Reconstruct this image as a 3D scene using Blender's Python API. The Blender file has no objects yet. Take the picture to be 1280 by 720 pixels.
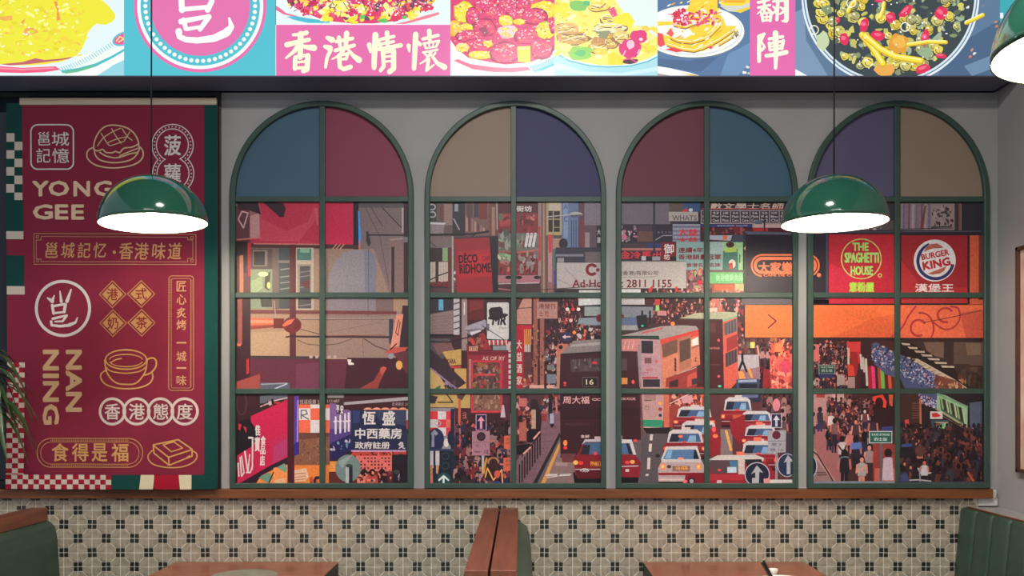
import bpy, bmesh, math, random
import numpy as np
from mathutils import Vector, Matrix, geometry

S = bpy.context.scene
COL = S.collection

# ------------------------------------------------------------------ camera
F = 1080.0            # focal length in pixels of the 1280x720 frame
D = 0.0032 * F        # distance camera - back wall (1 px = 3.2 mm on the wall)
EYE = 1.43
VX, VY = 650.0, 490.0
cam = bpy.data.cameras.new('camera')
cam.sensor_width = 36.0
cam.lens = F / 1280.0 * 36.0
cam.shift_x = -(VX - 640) / 1280.0
cam.shift_y = (VY - 360) / 1280.0
cam.clip_start = 0.05
camo = bpy.data.objects.new('camera', cam)
COL.objects.link(camo)
camo.location = (0, -D, EYE)
camo.rotation_euler = (math.pi / 2, 0, 0)
S.camera = camo

# ------------------------------------------------------------------ world, lights, exposure
w = bpy.data.worlds.new('world')
S.world = w
w.use_nodes = True
bgn = w.node_tree.nodes['Background']
bgn.inputs[0].default_value = (0.82, 0.88, 1.0, 1)
bgn.inputs[1].default_value = 0.45
vs = S.view_settings
vs.view_transform = 'Standard'
vs.look = 'None'
vs.gamma = 1.0
vs.use_curve_mapping = False
vs.exposure = 0.0

def area_light(name, loc, size, power, col, size_y=None):
    l = bpy.data.lights.new(name, 'AREA')
    l.energy = power
    l.color = col
    l.shape = 'RECTANGLE'
    l.size = size
    l.size_y = size_y or size
    o = bpy.data.objects.new(name, l)
    COL.objects.link(o)
    o.location = loc
    return o
# the room's ceiling lights: a spot panel over the aisle and a wide panel further back
area_light('ceiling_light', (0.05, -2.35, 3.38), 0.42, 82.0, (1.0, 0.96, 0.90))
area_light('ceiling_light', (-0.2, -4.7, 3.38), 1.6, 90.0, (1.0, 0.97, 0.94), 0.5)

# ------------------------------------------------------------------ helpers
def W(px, py, Y=0.0):
    """photo pixel -> point on the vertical plane at depth Y (wall = 0, towards camera negative)"""
    s = (D + Y) / F
    return ((px - VX) * s, Y, EYE + (VY - py) * s)

def lin(c):
    out = []
    for v in c[:3]:
        v = v / 255.0
        out.append(v / 12.92 if v <= 0.04045 else ((v + 0.055) / 1.055) ** 2.4)
    return tuple(out)

def link(o, parent=None):
    COL.objects.link(o)
    if parent is not None:
        o.parent = parent
    return o

def tag(o, label=None, cat=None, group=None, kind=None):
    if label: o['label'] = label
    if cat: o['category'] = cat
    if group: o['group'] = group
    if kind: o['kind'] = kind
    return o

def empty(name, loc=(0, 0, 0)):
    o = bpy.data.objects.new(name, None)
    o.empty_display_size = 0.05
    link(o)
    o.location = loc
    return o

def obj(name, bm, mat, parent=None, smooth=False):
    me = bpy.data.meshes.new(name)
    bmesh.ops.recalc_face_normals(bm, faces=bm.faces)
    bm.to_mesh(me)
    bm.free()
    if smooth:
        me.polygons.foreach_set('use_smooth', [True] * len(me.polygons))
    me.materials.append(mat)
    o = bpy.data.objects.new(name, me)
    link(o, parent)
    if parent is not None:
        o.matrix_parent_inverse = Matrix.Translation(-Vector(parent.location)) if parent.parent is None else Matrix.Identity(4)
    return o

def box(bm, x0, x1, y0, y1, z0, z1, bevel=0.0, seg=2):
    tmp = bmesh.new()
    bmesh.ops.create_cube(tmp, size=1.0)
    for v in tmp.verts:
        v.co = Vector(((x0 + x1) / 2 + v.co.x * (x1 - x0), (y0 + y1) / 2 + v.co.y * (y1 - y0), (z0 + z1) / 2 + v.co.z * (z1 - z0)))
    if bevel > 0:
        bmesh.ops.bevel(tmp, geom=list(tmp.edges), offset=bevel, segments=seg, affect='EDGES', profile=0.5)
    merge(bm, tmp)
    return bm

def merge(bm, tmp):
    vm = {}
    for v in tmp.verts:
        vm[v] = bm.verts.new(v.co)
    for f in tmp.faces:
        try:
            bm.faces.new([vm[v] for v in f.verts])
        except ValueError:
            pass
    tmp.free()

def bx(x0, x1, y0, y1, z0, z1, bevel=0.0, seg=2):
    return box(bmesh.new(), x0, x1, y0, y1, z0, z1, bevel, seg)

def tube(bm, pts, r, n=8, cap=True):
    pts = [Vector(p) for p in pts]
    rs = r if isinstance(r, (list, tuple)) else [r] * len(pts)
    rings = []
    for i, p in enumerate(pts):
        d = (pts[min(i + 1, len(pts) - 1)] - pts[max(i - 1, 0)]).normalized()
        a = d.orthogonal().normalized()
        b = d.cross(a)
        rings.append([bm.verts.new(p + (a * math.cos(t) + b * math.sin(t)) * rs[i]) for t in [2 * math.pi * k / n for k in range(n)]])
    for i in range(len(rings) - 1):
        # align the next ring to the closest starting vertex
        r0, r1 = rings[i], rings[i + 1]
        k = min(range(n), key=lambda q: (r1[q].co - pts[i + 1] - (r0[0].co - pts[i])).length)
        r1 = r1[k:] + r1[:k]
        rings[i + 1] = r1
        for j in range(n):
            bm.faces.new((r0[j], r0[(j + 1) % n], r1[(j + 1) % n], r1[j]))
    if cap:
        bm.faces.new(rings[0])
        bm.faces.new(rings[-1])
    return bm

def lathe(bm, prof, n=48, center=(0, 0, 0)):
    c = Vector(center)
    rings = []
    for (r, z) in prof:
        if r < 1e-6:
            rings.append([bm.verts.new(c + Vector((0, 0, z)))])
        else:
            rings.append([bm.verts.new(c + Vector((r * math.cos(2 * math.pi * k / n), r * math.sin(2 * math.pi * k / n), z))) for k in range(n)])
    for a, b in zip(rings, rings[1:]):
        for j in range(n):
            j2 = (j + 1) % n
            if len(a) == 1 and len(b) == 1:
                continue
            if len(a) == 1:
                bm.faces.new((a[0], b[j2], b[j]))
            elif len(b) == 1:
                bm.faces.new((a[j], a[j2], b[0]))
            else:
                bm.faces.new((a[j], a[j2], b[j2], b[j]))
    return bm

# ------------------------------------------------------------------ materials
def mat(name, col, rough=0.5, spec=0.5, metal=0.0, coat=0.0):
    m = bpy.data.materials.new(name)
    m.use_nodes = True
    b = m.node_tree.nodes['Principled BSDF']
    b.inputs['Base Color'].default_value = (*lin(col), 1)
    b.inputs['Roughness'].default_value = rough
    b.inputs['Specular IOR Level'].default_value = spec
    b.inputs['Metallic'].default_value = metal
    b.inputs['Coat Weight'].default_value = coat
    b.inputs['Coat Roughness'].default_value = 0.05
    return m, m.node_tree, b

def noisy(name, c0, c1, scale=(1, 1, 1), nscale=8.0, detail=4.0, rough=0.5, bump=0.1, bumpscale=None, spec=0.4, rnd=0.0, coat=0.0):
    """two-tone noise with fine relief, optional per-object shade variation"""
    m, nt, b = mat(name, c0, rough, spec, coat=coat)
    N, L = nt.nodes, nt.links
    tc = N.new('ShaderNodeTexCoord')
    mp = N.new('ShaderNodeMapping')
    mp.inputs['Scale'].default_value = scale
    L.new(tc.outputs['Object'], mp.inputs['Vector'])
    nz = N.new('ShaderNodeTexNoise')
    nz.inputs['Scale'].default_value = nscale
    nz.inputs['Detail'].default_value = detail
    L.new(mp.outputs[0], nz.inputs['Vector'])
    cr = N.new('ShaderNodeValToRGB')
    cr.color_ramp.elements[0].position = 0.32
    cr.color_ramp.elements[1].position = 0.68
    cr.color_ramp.elements[0].color = (*lin(c0), 1)
    cr.color_ramp.elements[1].color = (*lin(c1), 1)
    L.new(nz.outputs['Fac'], cr.inputs[0])
    out = cr.outputs[0]
    if rnd > 0:
        oi = N.new('ShaderNodeObjectInfo')
        mr = N.new('ShaderNodeMapRange')
        mr.inputs['To Min'].default_value = 1 - rnd
        mr.inputs['To Max'].default_value = 1 + rnd
        L.new(oi.outputs['Random'], mr.inputs['Value'])
        hs = N.new('ShaderNodeHueSaturation')
        L.new(mr.outputs[0], hs.inputs['Value'])
        L.new(out, hs.inputs['Color'])
        out = hs.outputs[0]
    L.new(out, b.inputs['Base Color'])
    if bump > 0:
        n2 = N.new('ShaderNodeTexNoise')
        n2.inputs['Scale'].default_value = bumpscale or nscale * 4
        n2.inputs['Detail'].default_value = 3
        L.new(mp.outputs[0], n2.inputs['Vector'])
        bp = N.new('ShaderNodeBump')
        bp.inputs['Strength'].default_value = bump
        bp.inputs['Distance'].default_value = 0.002
        L.new(n2.outputs['Fac'], bp.inputs['Height'])
        L.new(bp.outputs[0], b.inputs['Normal'])
    return m

def print_mat(name, gain=1.0, emit=0.0, rough=0.5, spec=0.3, weave=False, sat=1.0, mottle=0.0):
    """flat print: ink colours from the mesh's colour attribute"""
    m, nt, b = mat(name, (128, 128, 128), rough, spec)
    N, L = nt.nodes, nt.links
    at = N.new('ShaderNodeAttribute')
    at.attribute_name = 'ink'
    mul = N.new('ShaderNodeVectorMath')
    mul.operation = 'SCALE'
    mul.inputs['Scale'].default_value = gain
    L.new(at.outputs['Color'], mul.inputs[0])
    hs = N.new('ShaderNodeHueSaturation')
    hs.inputs['Saturation'].default_value = sat
    L.new(mul.outputs[0], hs.inputs['Color'])
    if mottle > 0:
        tcm = N.new('ShaderNodeTexCoord')
        nz = N.new('ShaderNodeTexNoise')
        nz.inputs['Scale'].default_value = 140.0
        nz.inputs['Detail'].default_value = 5.0
        nz.inputs['Roughness'].default_value = 0.7
        L.new(tcm.outputs['Object'], nz.inputs['Vector'])
        mr = N.new('ShaderNodeMapRange')
        mr.inputs['From Min'].default_value = 0.25
        mr.inputs['From Max'].default_value = 0.75
        mr.inputs['To Min'].default_value = 1 - mottle
        mr.inputs['To Max'].default_value = 1 + mottle
        L.new(nz.outputs['Fac'], mr.inputs['Value'])
        L.new(mr.outputs[0], hs.inputs['Value'])
    if emit > 0:
        L.new(hs.outputs[0], b.inputs['Emission Color'])
        b.inputs['Emission Strength'].default_value = emit
        b.inputs['Base Color'].default_value = (0.03, 0.03, 0.03, 1)
    else:
        L.new(hs.outputs[0], b.inputs['Base Color'])
    if weave:
        tc = N.new('ShaderNodeTexCoord')
        hs_ = []
        for d in ('X', 'Z'):
            wv = N.new('ShaderNodeTexWave')
            wv.bands_direction = d
            wv.inputs['Scale'].default_value = 90.0
            L.new(tc.outputs['Object'], wv.inputs['Vector'])
            hs_.append(wv)
        ad = N.new('ShaderNodeMath')
        L.new(hs_[0].outputs['Fac'], ad.inputs[0])
        L.new(hs_[1].outputs['Fac'], ad.inputs[1])
        bp = N.new('ShaderNodeBump')
        bp.inputs['Strength'].default_value = 0.35
        bp.inputs['Distance'].default_value = 0.001
        L.new(ad.outputs[0], bp.inputs['Height'])
        L.new(bp.outputs[0], b.inputs['Normal'])
    return m

M = {}
M['wall'] = noisy('grey_paint', (152, 152, 153), (160, 159, 159), nscale=3, rough=0.85, bump=0.15, bumpscale=160, spec=0.2)
M['frame'] = noisy('green_frame_paint', (51, 72, 65), (56, 78, 70), nscale=20, rough=0.45, bump=0.1, bumpscale=120, spec=0.4)
M['black'] = mat('black_metal', (30, 31, 36), 0.45, 0.4)[0]
M['boxdark'] = mat('dark_aluminium', (96, 100, 118), 0.5, 0.4)[0]
M['grout'] = noisy('grout', (214, 207, 194), (226, 220, 208), nscale=60, rough=0.9, bump=0.2, spec=0.2)
M['tile'] = noisy('stone_tile', (148, 139, 122), (182, 171, 152), nscale=70, detail=6, rough=0.42, bump=0.25, bumpscale=220, spec=0.4, rnd=0.09)
M['tiledark'] = noisy('dark_accent_tile', (30, 33, 28), (56, 60, 52), nscale=60, rough=0.35, bump=0.2, spec=0.5, rnd=0.30)
M['sill'] = noisy('stained_wood_ledge', (98, 57, 33), (130, 79, 46), scale=(1, 14, 14), nscale=4, detail=6, rough=0.4, bump=0.2, spec=0.4)
M['wood_y'] = noisy('red_brown_wood', (106, 61, 45), (130, 76, 57), scale=(16, 1.2, 16), nscale=4, detail=6, rough=0.38, bump=0.12, spec=0.4)
M['wood_x'] = noisy('red_brown_tabletop', (136, 75, 55), (161, 94, 70), scale=(1.2, 16, 16), nscale=4, detail=6, rough=0.3, bump=0.04, spec=0.4, coat=0.12)
M['vinyl'] = noisy('green_vinyl', (50, 71, 60), (56, 78, 65), nscale=30, rough=0.42, bump=0.25, bumpscale=260, spec=0.4)
M['floor'] = noisy('floor_grey', (110, 104, 98), (126, 118, 110), nscale=4, rough=0.5, bump=0.1)
M['ceil'] = mat('ceiling_dark_paint', (70, 70, 74), 0.9, 0.2)[0]
M['plaster'] = noisy('raw_plaster', (196, 194, 188), (224, 222, 216), nscale=40, rough=0.9, bump=0.5)
M['mural'] = print_mat('mural_print', gain=0.98, rough=0.42, spec=0.3, mottle=0.26)
M['banner'] = print_mat('banner_print', gain=0.82, rough=0.85, spec=0.15, weave=True)
M['lit'] = print_mat('backlit_print', gain=1.0, emit=1.05, rough=0.3)
# ------------------------------------------------------------------ flat print: vector shapes in photo pixels
_tc = {}
def glyphs(s, bold=0.0):
    key = (s, bold)
    if key in _tc:
        return _tc[key]
    cu = bpy.data.curves.new('lettering', 'FONT')
    cu.body = s
    cu.size = 1.0
    cu.resolution_u = 2
    cu.offset = bold
    o = bpy.data.objects.new('lettering', cu)
    COL.objects.link(o)
    dg = bpy.context.evaluated_depsgraph_get()
    dg.update()
    me = bpy.data.meshes.new_from_object(o.evaluated_get(dg))
    me.calc_loop_triangles()
    v = np.empty(len(me.vertices) * 3, dtype=np.float32)
    me.vertices.foreach_get('co', v)
    v = v.reshape(-1, 3)[:, :2]
    t = np.empty(len(me.loop_triangles) * 3, dtype=np.int32)
    me.loop_triangles.foreach_get('vertices', t)
    tri = v[t.reshape(-1, 3)].astype(float)
    bpy.data.objects.remove(o)
    bpy.data.meshes.remove(me)
    bpy.data.curves.remove(cu)
    if len(tri):
        mn = tri.reshape(-1, 2).min(0)
        mx = tri.reshape(-1, 2).max(0)
        tri = (tri - mn) / np.maximum(mx - mn, 1e-6)
        tri[..., 1] = 1 - tri[..., 1]
    _tc[key] = tri
    return tri

class Art:
    def __init__(self):
        self.sh = []           # (tris Nx3x2 px, linear colour, level)
        self.lv = np.zeros((800, 1400), dtype=np.int16)
        self.at(0, 0, 1)
    def at(self, x0, y0, s):
        self.x0, self.y0, self.s = x0, y0, s
    def layers(self, tris, col, n):
        k = len(tris) // n
        for i in range(n):
            self.add(tris[i * k:(i + 1) * k], col)
    def add(self, tris, col):
        tris = np.asarray(tris, dtype=float).reshape(-1, 3, 2)
        if not len(tris):
            return
        t = tris / self.s + np.array([self.x0, self.y0])
        p = t.reshape(-1, 2)
        a = np.clip(np.floor(p.min(0)).astype(int) + 40, 0, 799 + 600)
        b = np.clip(np.ceil(p.max(0)).astype(int) + 41, 1, 1400)
        sl = self.lv[min(a[1], 798):min(b[1], 800), min(a[0], 1398):b[0]]
        l = int(sl.max()) + 1 if sl.size else 1
        sl[...] = l
        self.sh.append((t, lin(col), l))
    def poly(self, pts, col):
        pts = [(float(x), float(y)) for x, y in pts]
        if len(pts) == 3:
            self.add([pts], col)
            return
        tr = geometry.tessellate_polygon([[Vector((x, y, 0)) for x, y in pts]])
        self.add([[pts[i] for i in t] for t in tr], col)
    def P(self, col, *c):
        self.poly(list(zip(c[0::2], c[1::2])), col)
    def rect(self, x0, y0, x1, y1, col):
        self.add([[(x0, y0), (x1, y0), (x1, y1)], [(x0, y0), (x1, y1), (x0, y1)]], col)
    def ell(self, cx, cy, rx, ry, col, n=20, rot=0.0):
        c, s = math.cos(rot), math.sin(rot)
        p = []
        for k in range(n):
            a = 2 * math.pi * k / n
            x, y = rx * math.cos(a), ry * math.sin(a)
            p.append((cx + x * c - y * s, cy + x * s + y * c))
        self.add([[p[0], p[i], p[i + 1]] for i in range(1, n - 1)], col)
    def ring(self, cx, cy, rx, ry, wd, col, a0=0.0, a1=360.0, n=40):
        t = []
        for k in range(n):
            a, b = [math.radians(a0 + (a1 - a0) * q / n) for q in (k, k + 1)]
            o = [(cx + rx * math.cos(q), cy + ry * math.sin(q)) for q in (a, b)]
            i = [(cx + (rx - wd) * math.cos(q), cy + (ry - wd) * math.sin(q)) for q in (a, b)]
            t += [[o[0], o[1], i[1]], [o[0], i[1], i[0]]]
        self.add(t, col)
    def line(self, pts, wd, col, closed=False):
        """polyline; each point (x, y) or (x, y, width)"""
        pts = [(p[0], p[1], p[2] if len(p) > 2 else wd) for p in pts]
        if closed:
            pts = pts + [pts[0]]
        t = []
        for (ax, ay, aw), (bx_, by, bw) in zip(pts, pts[1:]):
            dx, dy = bx_ - ax, by - ay
            l = math.hypot(dx, dy)
            if l < 1e-6:
                continue
            nx, ny = -dy / l, dx / l
            p = [(ax + nx * aw / 2, ay + ny * aw / 2), (bx_ + nx * bw / 2, by + ny * bw / 2), (bx_ - nx * bw / 2, by - ny * bw / 2), (ax - nx * aw / 2, ay - ny * aw / 2)]
            t += [[p[0], p[1], p[2]], [p[0], p[2], p[3]]]
        for (x, y, q) in (pts if len(pts) < 120 else pts[:1] + pts[-1:]):
            m = 8
            c = [(x + q / 2 * math.cos(2 * math.pi * k / m + .39), y + q / 2 * math.sin(2 * math.pi * k / m + .39)) for k in range(m)]
            t += [[c[0], c[i], c[i + 1]] for i in range(1, m - 1)]
        self.add(t, col)
    def brush(self, col, *strokes):
        """brush strokes, all of one character in one shape; a stroke is (w0, w1, x, y, x, y, ...)"""
        t = []
        keep = self.add
        self.add = lambda tr, c: t.extend(tr)
        kf = 1.0
        for st in strokes:
            if not isinstance(st, tuple):
                kf = st
                continue
            w0, w1 = st[0] * kf, st[1] * kf
            p = list(zip(st[2::2], st[3::2]))
            n = len(p) - 1
            self.line([(x, y, w0 + (w1 - w0) * i / n) for i, (x, y) in enumerate(p)], 1, col)
        self.add = keep
        self.add(t, col)
    def fat(self, tri, bold, w_, h_):
        """heavier strokes: the glyphs laid over themselves a few times, kept inside the same box"""
        if bold <= 0.004:
            return tri
        d = bold * h_ * 0.9
        dx, dy = d / w_, d / h_
        t = tri * np.array([1 - 2 * dx, 1 - 2 * dy]) + np.array([dx, dy])
        return np.concatenate([t + np.array([u * dx, v * dy]) for u, v in ((-1, -.6), (1, .6), (-.6, 1), (.6, -1))])
    def spl(self, pts, wd, col, closed=False, k=5):
        """smooth curve through the points"""
        P_ = [np.array(p[:2], dtype=float) for p in pts]
        n = len(P_)
        out = []
        for i in range(n if closed else n - 1):
            p0, p1, p2, p3 = (P_[(i - 1) % n], P_[i], P_[(i + 1) % n], P_[(i + 2) % n]) if closed else (P_[max(i - 1, 0)], P_[i], P_[i + 1], P_[min(i + 2, n - 1)])
            for j in range(k):
                t = j / k
                out.append(tuple(0.5 * (2 * p1 + (p2 - p0) * t + (2 * p0 - 5 * p1 + 4 * p2 - p3) * t * t + (3 * p1 - p0 - 3 * p2 + p3) * t ** 3)))
        if not closed:
            out.append(tuple(P_[-1]))
        self.line(out, wd, col, closed)
    def text(self, s, x0, y0, x1, y1, col, bold=0.0, shear=0.0, rot=0.0):
        tri = glyphs(s)
        if not len(tri):
            return
        t = self.fat(tri, bold, x1 - x0, y1 - y0) * np.array([x1 - x0, y1 - y0]) + np.array([x0, y0])
        if shear:
            t[..., 0] += (y1 - t[..., 1]) * shear
        n = 4 if bold > 0.004 else 1
        if rot:
            self.rotated(t, col, (x0 + x1) / 2, (y0 + y1) / 2, rot, n)
        else:
            self.layers(t, col, n)
    def rotated(self, t, col, cx, cy, rot, n=1):
        c, s = math.cos(rot), math.sin(rot)
        x, y = t[..., 0] - cx, t[..., 1] - cy
        self.layers(np.stack([cx + x * c - y * s, cy + x * s + y * c], -1), col, n)
    def textv(self, s, cx, cy, long_, high, col, bold=0.0):
        """lettering turned a quarter clockwise, reading downwards"""
        t = self.fat(glyphs(s), bold, long_, high) * np.array([long_, high]) + np.array([cx - long_ / 2, cy - high / 2])
        self.rotated(t, col, cx, cy, math.pi / 2, 4 if bold > 0.004 else 1)
    def blob(self, cx, cy, rx, ry, col, rng, jit=0.25, n=9, rot=0.0):
        c, s = math.cos(rot), math.sin(rot)
        p = []
        for k in range(n):
            a = 2 * math.pi * k / n
            q = 1 + rng.uniform(-jit, jit)
            x, y = rx * q * math.cos(a), ry * q * math.sin(a)
            p.append((cx + x * c - y * s, cy + x * s + y * c))
        self.add([[(cx, cy), p[i], p[(i + 1) % n]] for i in range(n)], col)
    def clutter(self, x0, y0, x1, y1, n, sz, pal, seed, asp=1.0, jit=0.4):
        rng = random.Random(seed)
        for _ in range(n):
            q = sz * rng.uniform(0.5, 1.5)
            self.blob(rng.uniform(x0, x1), rng.uniform(y0, y1), q * rng.uniform(.4, 1.0), q * asp * rng.uniform(.7, 1.7), rng.choice(pal), rng, jit, 5, rng.choice((0, 0, .3, -.3, 1.57)))
    def crowd(self, x0, y0, x1, y1, rows, sz0, sz1, seed, pal=None, dense=1.0, faces=.42):
        rng = random.Random(seed)
        cl = pal or [(38, 28, 38), (60, 40, 48), (95, 70, 80), (150, 110, 110), (45, 45, 75), (120, 45, 50), (25, 20, 28), (170, 130, 130), (80, 35, 40)]
        for r in range(rows):
            y = y0 + (y1 - y0) * r / max(1, rows - 1)
            s = sz0 + (sz1 - sz0) * r / max(1, rows - 1)
            x = x0 + rng.uniform(0, s)
            while x < x1:
                yy = y + rng.uniform(-.6, .6) * s
                c = rng.choice(cl)
                self.blob(x, yy + s * 2.3, s * 1.05, s * 1.9, c, rng, .15, 8)
                self.line([(x - s * .3, yy + s * 3.6), (x - s * .4, yy + s * 6)], s * .5, rng.choice([(30, 26, 38), (45, 45, 70)]))
                self.line([(x + s * .3, yy + s * 3.6), (x + s * .4, yy + s * 6)], s * .5, rng.choice([(30, 26, 38), (45, 45, 70)]))
                if rng.random() < faces:
                    self.line([(x + s * .8, yy + s * 1.5), (x + s * 1.0, yy + s * 3)], s * .4, (190, 110, 95))
                self.ell(x, yy, s * .52, s * .68, (35, 24, 28), 8)
                if rng.random() < faces:
                    self.ell(x + rng.uniform(-.15, .2) * s, yy + s * .2, s * .32, s * .44, rng.choice([(200, 126, 108), (170, 96, 86), (130, 74, 68)]), 7)
                x += s * rng.uniform(1.3, 2.6) / dense

def subdivide(t, c, maxlen):
    """split long triangles so that a print can follow cloth"""
    while True:
        e = np.linalg.norm(t - np.roll(t, -1, axis=1), axis=2)
        k = e.argmax(1)
        bad = e[np.arange(len(t)), k] > maxlen
        if not bad.any():
            return t, c
        b, kb, cb = t[bad], k[bad], c[bad]
        i = np.arange(len(b))
        p0, p1, p2 = b[i, kb], b[i, (kb + 1) % 3], b[i, (kb + 2) % 3]
        m = (p0 + p1) / 2
        t = np.concatenate([t[~bad], np.stack([p0, m, p2], 1), np.stack([m, p1, p2], 1)])
        c = np.concatenate([c[~bad], cb, cb])

def clip_poly(p, rc):
    for ax, lim, sg in ((0, rc[0], 1), (1, rc[1], 1), (0, rc[2], -1), (1, rc[3], -1)):
        o = []
        for i in range(len(p)):
            a, b = p[i], p[(i + 1) % len(p)]
            ia, ib = sg * (a[ax] - lim) >= 0, sg * (b[ax] - lim) >= 0
            if ia: o.append(a)
            if ia != ib:
                q = (lim - a[ax]) / (b[ax] - a[ax])
                o.append((a[0] + q * (b[0] - a[0]), a[1] + q * (b[1] - a[1])))
        p = o
        if len(p) < 3:
            return []
    return p

def emit_art(name, art, material, parent, Y, rc=None, maxlen=None, disp=None, eps=3e-5, back=None, backcol=(30, 24, 28)):
    """one mesh from the shapes of art inside the pixel rectangle rc; back = depth of a solid panel behind the ink"""
    T, C, LV = [], [], []
    for t, c, l in art.sh:
        if rc is not None:
            mn, mx = t.min(1), t.max(1)
            out = (mx[:, 0] <= rc[0]) | (mn[:, 0] >= rc[2]) | (mx[:, 1] <= rc[1]) | (mn[:, 1] >= rc[3])
            t = t[~out]
            if not len(t):
                continue
            mn, mx = t.min(1), t.max(1)
            ins = (mn[:, 0] >= rc[0]) & (mx[:, 0] <= rc[2]) & (mn[:, 1] >= rc[1]) & (mx[:, 1] <= rc[3])
            res = list(t[ins])
            for q in t[~ins]:
                p = clip_poly([tuple(v) for v in q], rc)
                res += [np.array([p[0], p[i], p[i + 1]]) for i in range(1, len(p) - 1)]
            if not res:
                continue
            t = np.array(res)
        T.append(t)
        C.append(np.tile(np.array([*c, l], dtype=float), (len(t), 1)))
    T = np.concatenate(T)
    C = np.concatenate(C)
    if maxlen:
        T, C = subdivide(T, C, maxlen)
    # orient all towards the camera
    a = (T[:, 1, 0] - T[:, 0, 0]) * (T[:, 2, 1] - T[:, 0, 1]) - (T[:, 1, 1] - T[:, 0, 1]) * (T[:, 2, 0] - T[:, 0, 0])
    T[a > 0] = T[a > 0][:, ::-1]
    ok = np.abs(a) > 1e-4
    T, C = T[ok], C[ok]
    s = (D + Y) / F
    n = len(T)
    V = np.empty((n, 3, 3))
    V[..., 0] = (T[..., 0] - VX) * s
    V[..., 2] = EYE + (VY - T[..., 1]) * s
    V[..., 1] = Y - eps * (C[:, None, 3] + 0.09 * (np.arange(n) % 9)[:, None])
    if disp is not None:
        V[..., 1] += disp(T[..., 0], T[..., 1])
    V = V.reshape(-1, 3)
    nv = n * 3
    tri = np.arange(nv).reshape(-1, 3)
    cols = np.repeat(np.concatenate([C[:, :3], np.ones((n, 1))], 1), 3, axis=0)
    if back is not None:
        x0, _, z1 = W(rc[0], rc[1], Y)
        x1, _, z0 = W(rc[2], rc[3], Y)
        bv = np.array([[x, y, z] for y in (Y, back) for x, z in ((x0, z0), (x1, z0), (x1, z1), (x0, z1))])
        bt = np.array([[0, 1, 2], [0, 2, 3], [5, 4, 7], [5, 7, 6], [4, 5, 1], [4, 1, 0], [3, 2, 6], [3, 6, 7], [1, 5, 6], [1, 6, 2], [4, 0, 3], [4, 3, 7]]) + nv
        V = np.concatenate([V, bv])
        tri = np.concatenate([tri, bt])
        cols = np.concatenate([cols, np.tile(np.array([*lin(backcol), 1.0]), (36, 1))])
    me = bpy.data.meshes.new(name)
    me.vertices.add(len(V))
    me.vertices.foreach_set('co', V.astype(np.float32).ravel())
    me.loops.add(len(tri) * 3)
    me.loops.foreach_set('vertex_index', tri.astype(np.int32).ravel())
    me.polygons.add(len(tri))
    me.polygons.foreach_set('loop_start', (np.arange(len(tri)) * 3).astype(np.int32))
    me.polygons.foreach_set('loop_total', np.full(len(tri), 3, dtype=np.int32))
    me.update(calc_edges=True)
    ca = me.color_attributes.new('ink', 'FLOAT_COLOR', 'CORNER')
    ca.data.foreach_set('color', cols.astype(np.float32).ravel())
    me.materials.append(material)
    o = bpy.data.objects.new(name, me)
    link(o, parent)
    if parent is not None:
        o.matrix_parent_inverse = Matrix.Translation(-Vector(parent.location)) if parent.parent is None else Matrix.Identity(4)
    return o
# ------------------------------------------------------------------ room shell
XR = 1.91             # right side wall
XL = -2.75
ZC = 3.42
YB = -6.2
tag(obj('floor', bx(XL, XR + 0.1, YB, 0.1, -0.1, 0.0), M['floor']), 'grey floor of the dining room', 'floor', kind='structure')
tag(obj('ceiling', bx(XL, XR + 0.1, YB, 0.1, ZC, ZC + 0.1), M['ceil']), 'dark painted ceiling above the booths', 'ceiling', kind='structure')
wr = tag(obj('wall_right', bx(XR, XR + 0.1, YB, 0.0, 0.0, ZC), M['wall']), 'grey painted side wall at the right end', 'wall', kind='structure')
ZS1 = W(0, 610.5)[2]   # top of the wooden ledge
ZS0 = W(0, 622)[2]     # its bottom = top of the tiles
XO = W(276, 0)[0]      # right edge of the dark opening behind the banner
bm = bmesh.new()
box(bm, XO, XR + 0.1, 0.0, 0.1, 0.0, ZC)
box(bm, XL, XO, 0.0, 0.1, 0.0, ZS0)
box(bm, XL, XO, 0.0, 0.1, W(0, 112)[2], ZC)
wb = tag(obj('wall_back', bm, M['wall']), 'grey painted wall with four arched picture windows and tiled lower part', 'wall', kind='structure')

# dark glazed opening behind the banner
w5 = tag(empty('window_5', (XL, 0.05, ZS1)), 'dark glazed opening with black frame behind the red banner', 'window', kind='structure')
bm = bmesh.new()
zt = W(0, 112)[2]
box(bm, XO - 0.022, XO + 0.002, -0.012, 0.07, ZS1, zt, 0.002)
box(bm, XL, XO, -0.01, 0.07, zt - 0.03, zt, 0.002)
box(bm, XL, XO, 0.0, 0.07, ZS1, ZS1 + 0.03, 0.002)
box(bm, -2.16, -2.125, 0.0, 0.07, ZS1, zt, 0.002)
obj('window_frame', bm, M['black'], w5)
gm, nt, b = mat('dark_glass', (32, 40, 52), 0.06, 0.5)
obj('pane', bx(XL, -2.16, 0.03, 0.038, ZS1, zt), gm, w5)
obj('pane', bx(-2.125, XO - 0.02, 0.03, 0.038, ZS1, zt), gm, w5)

# wooden ledge under windows and banner
XE = W(1236, 0)[0]
tag(obj('trim_1', bx(XL, XE, -0.034, 0.02, ZS0, ZS1, 0.002), M['sill']), 'long varnished wooden ledge between windows and tiles', 'ledge', kind='structure')
bm = bmesh.new()
box(bm, XE, XE + 0.022, -0.018, 0.0, ZS0 - 0.002, ZS1 - 0.004, 0.003)
box(bm, W(1221, 0)[0], XE + 0.03, -0.011, 0.0, W(0, 632)[2], ZS0 - 0.001, 0.002)
tag(obj('trim_2', bm, M['plaster']), 'ragged white plaster strip at the right end of the ledge', 'plaster', kind='structure')

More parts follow.
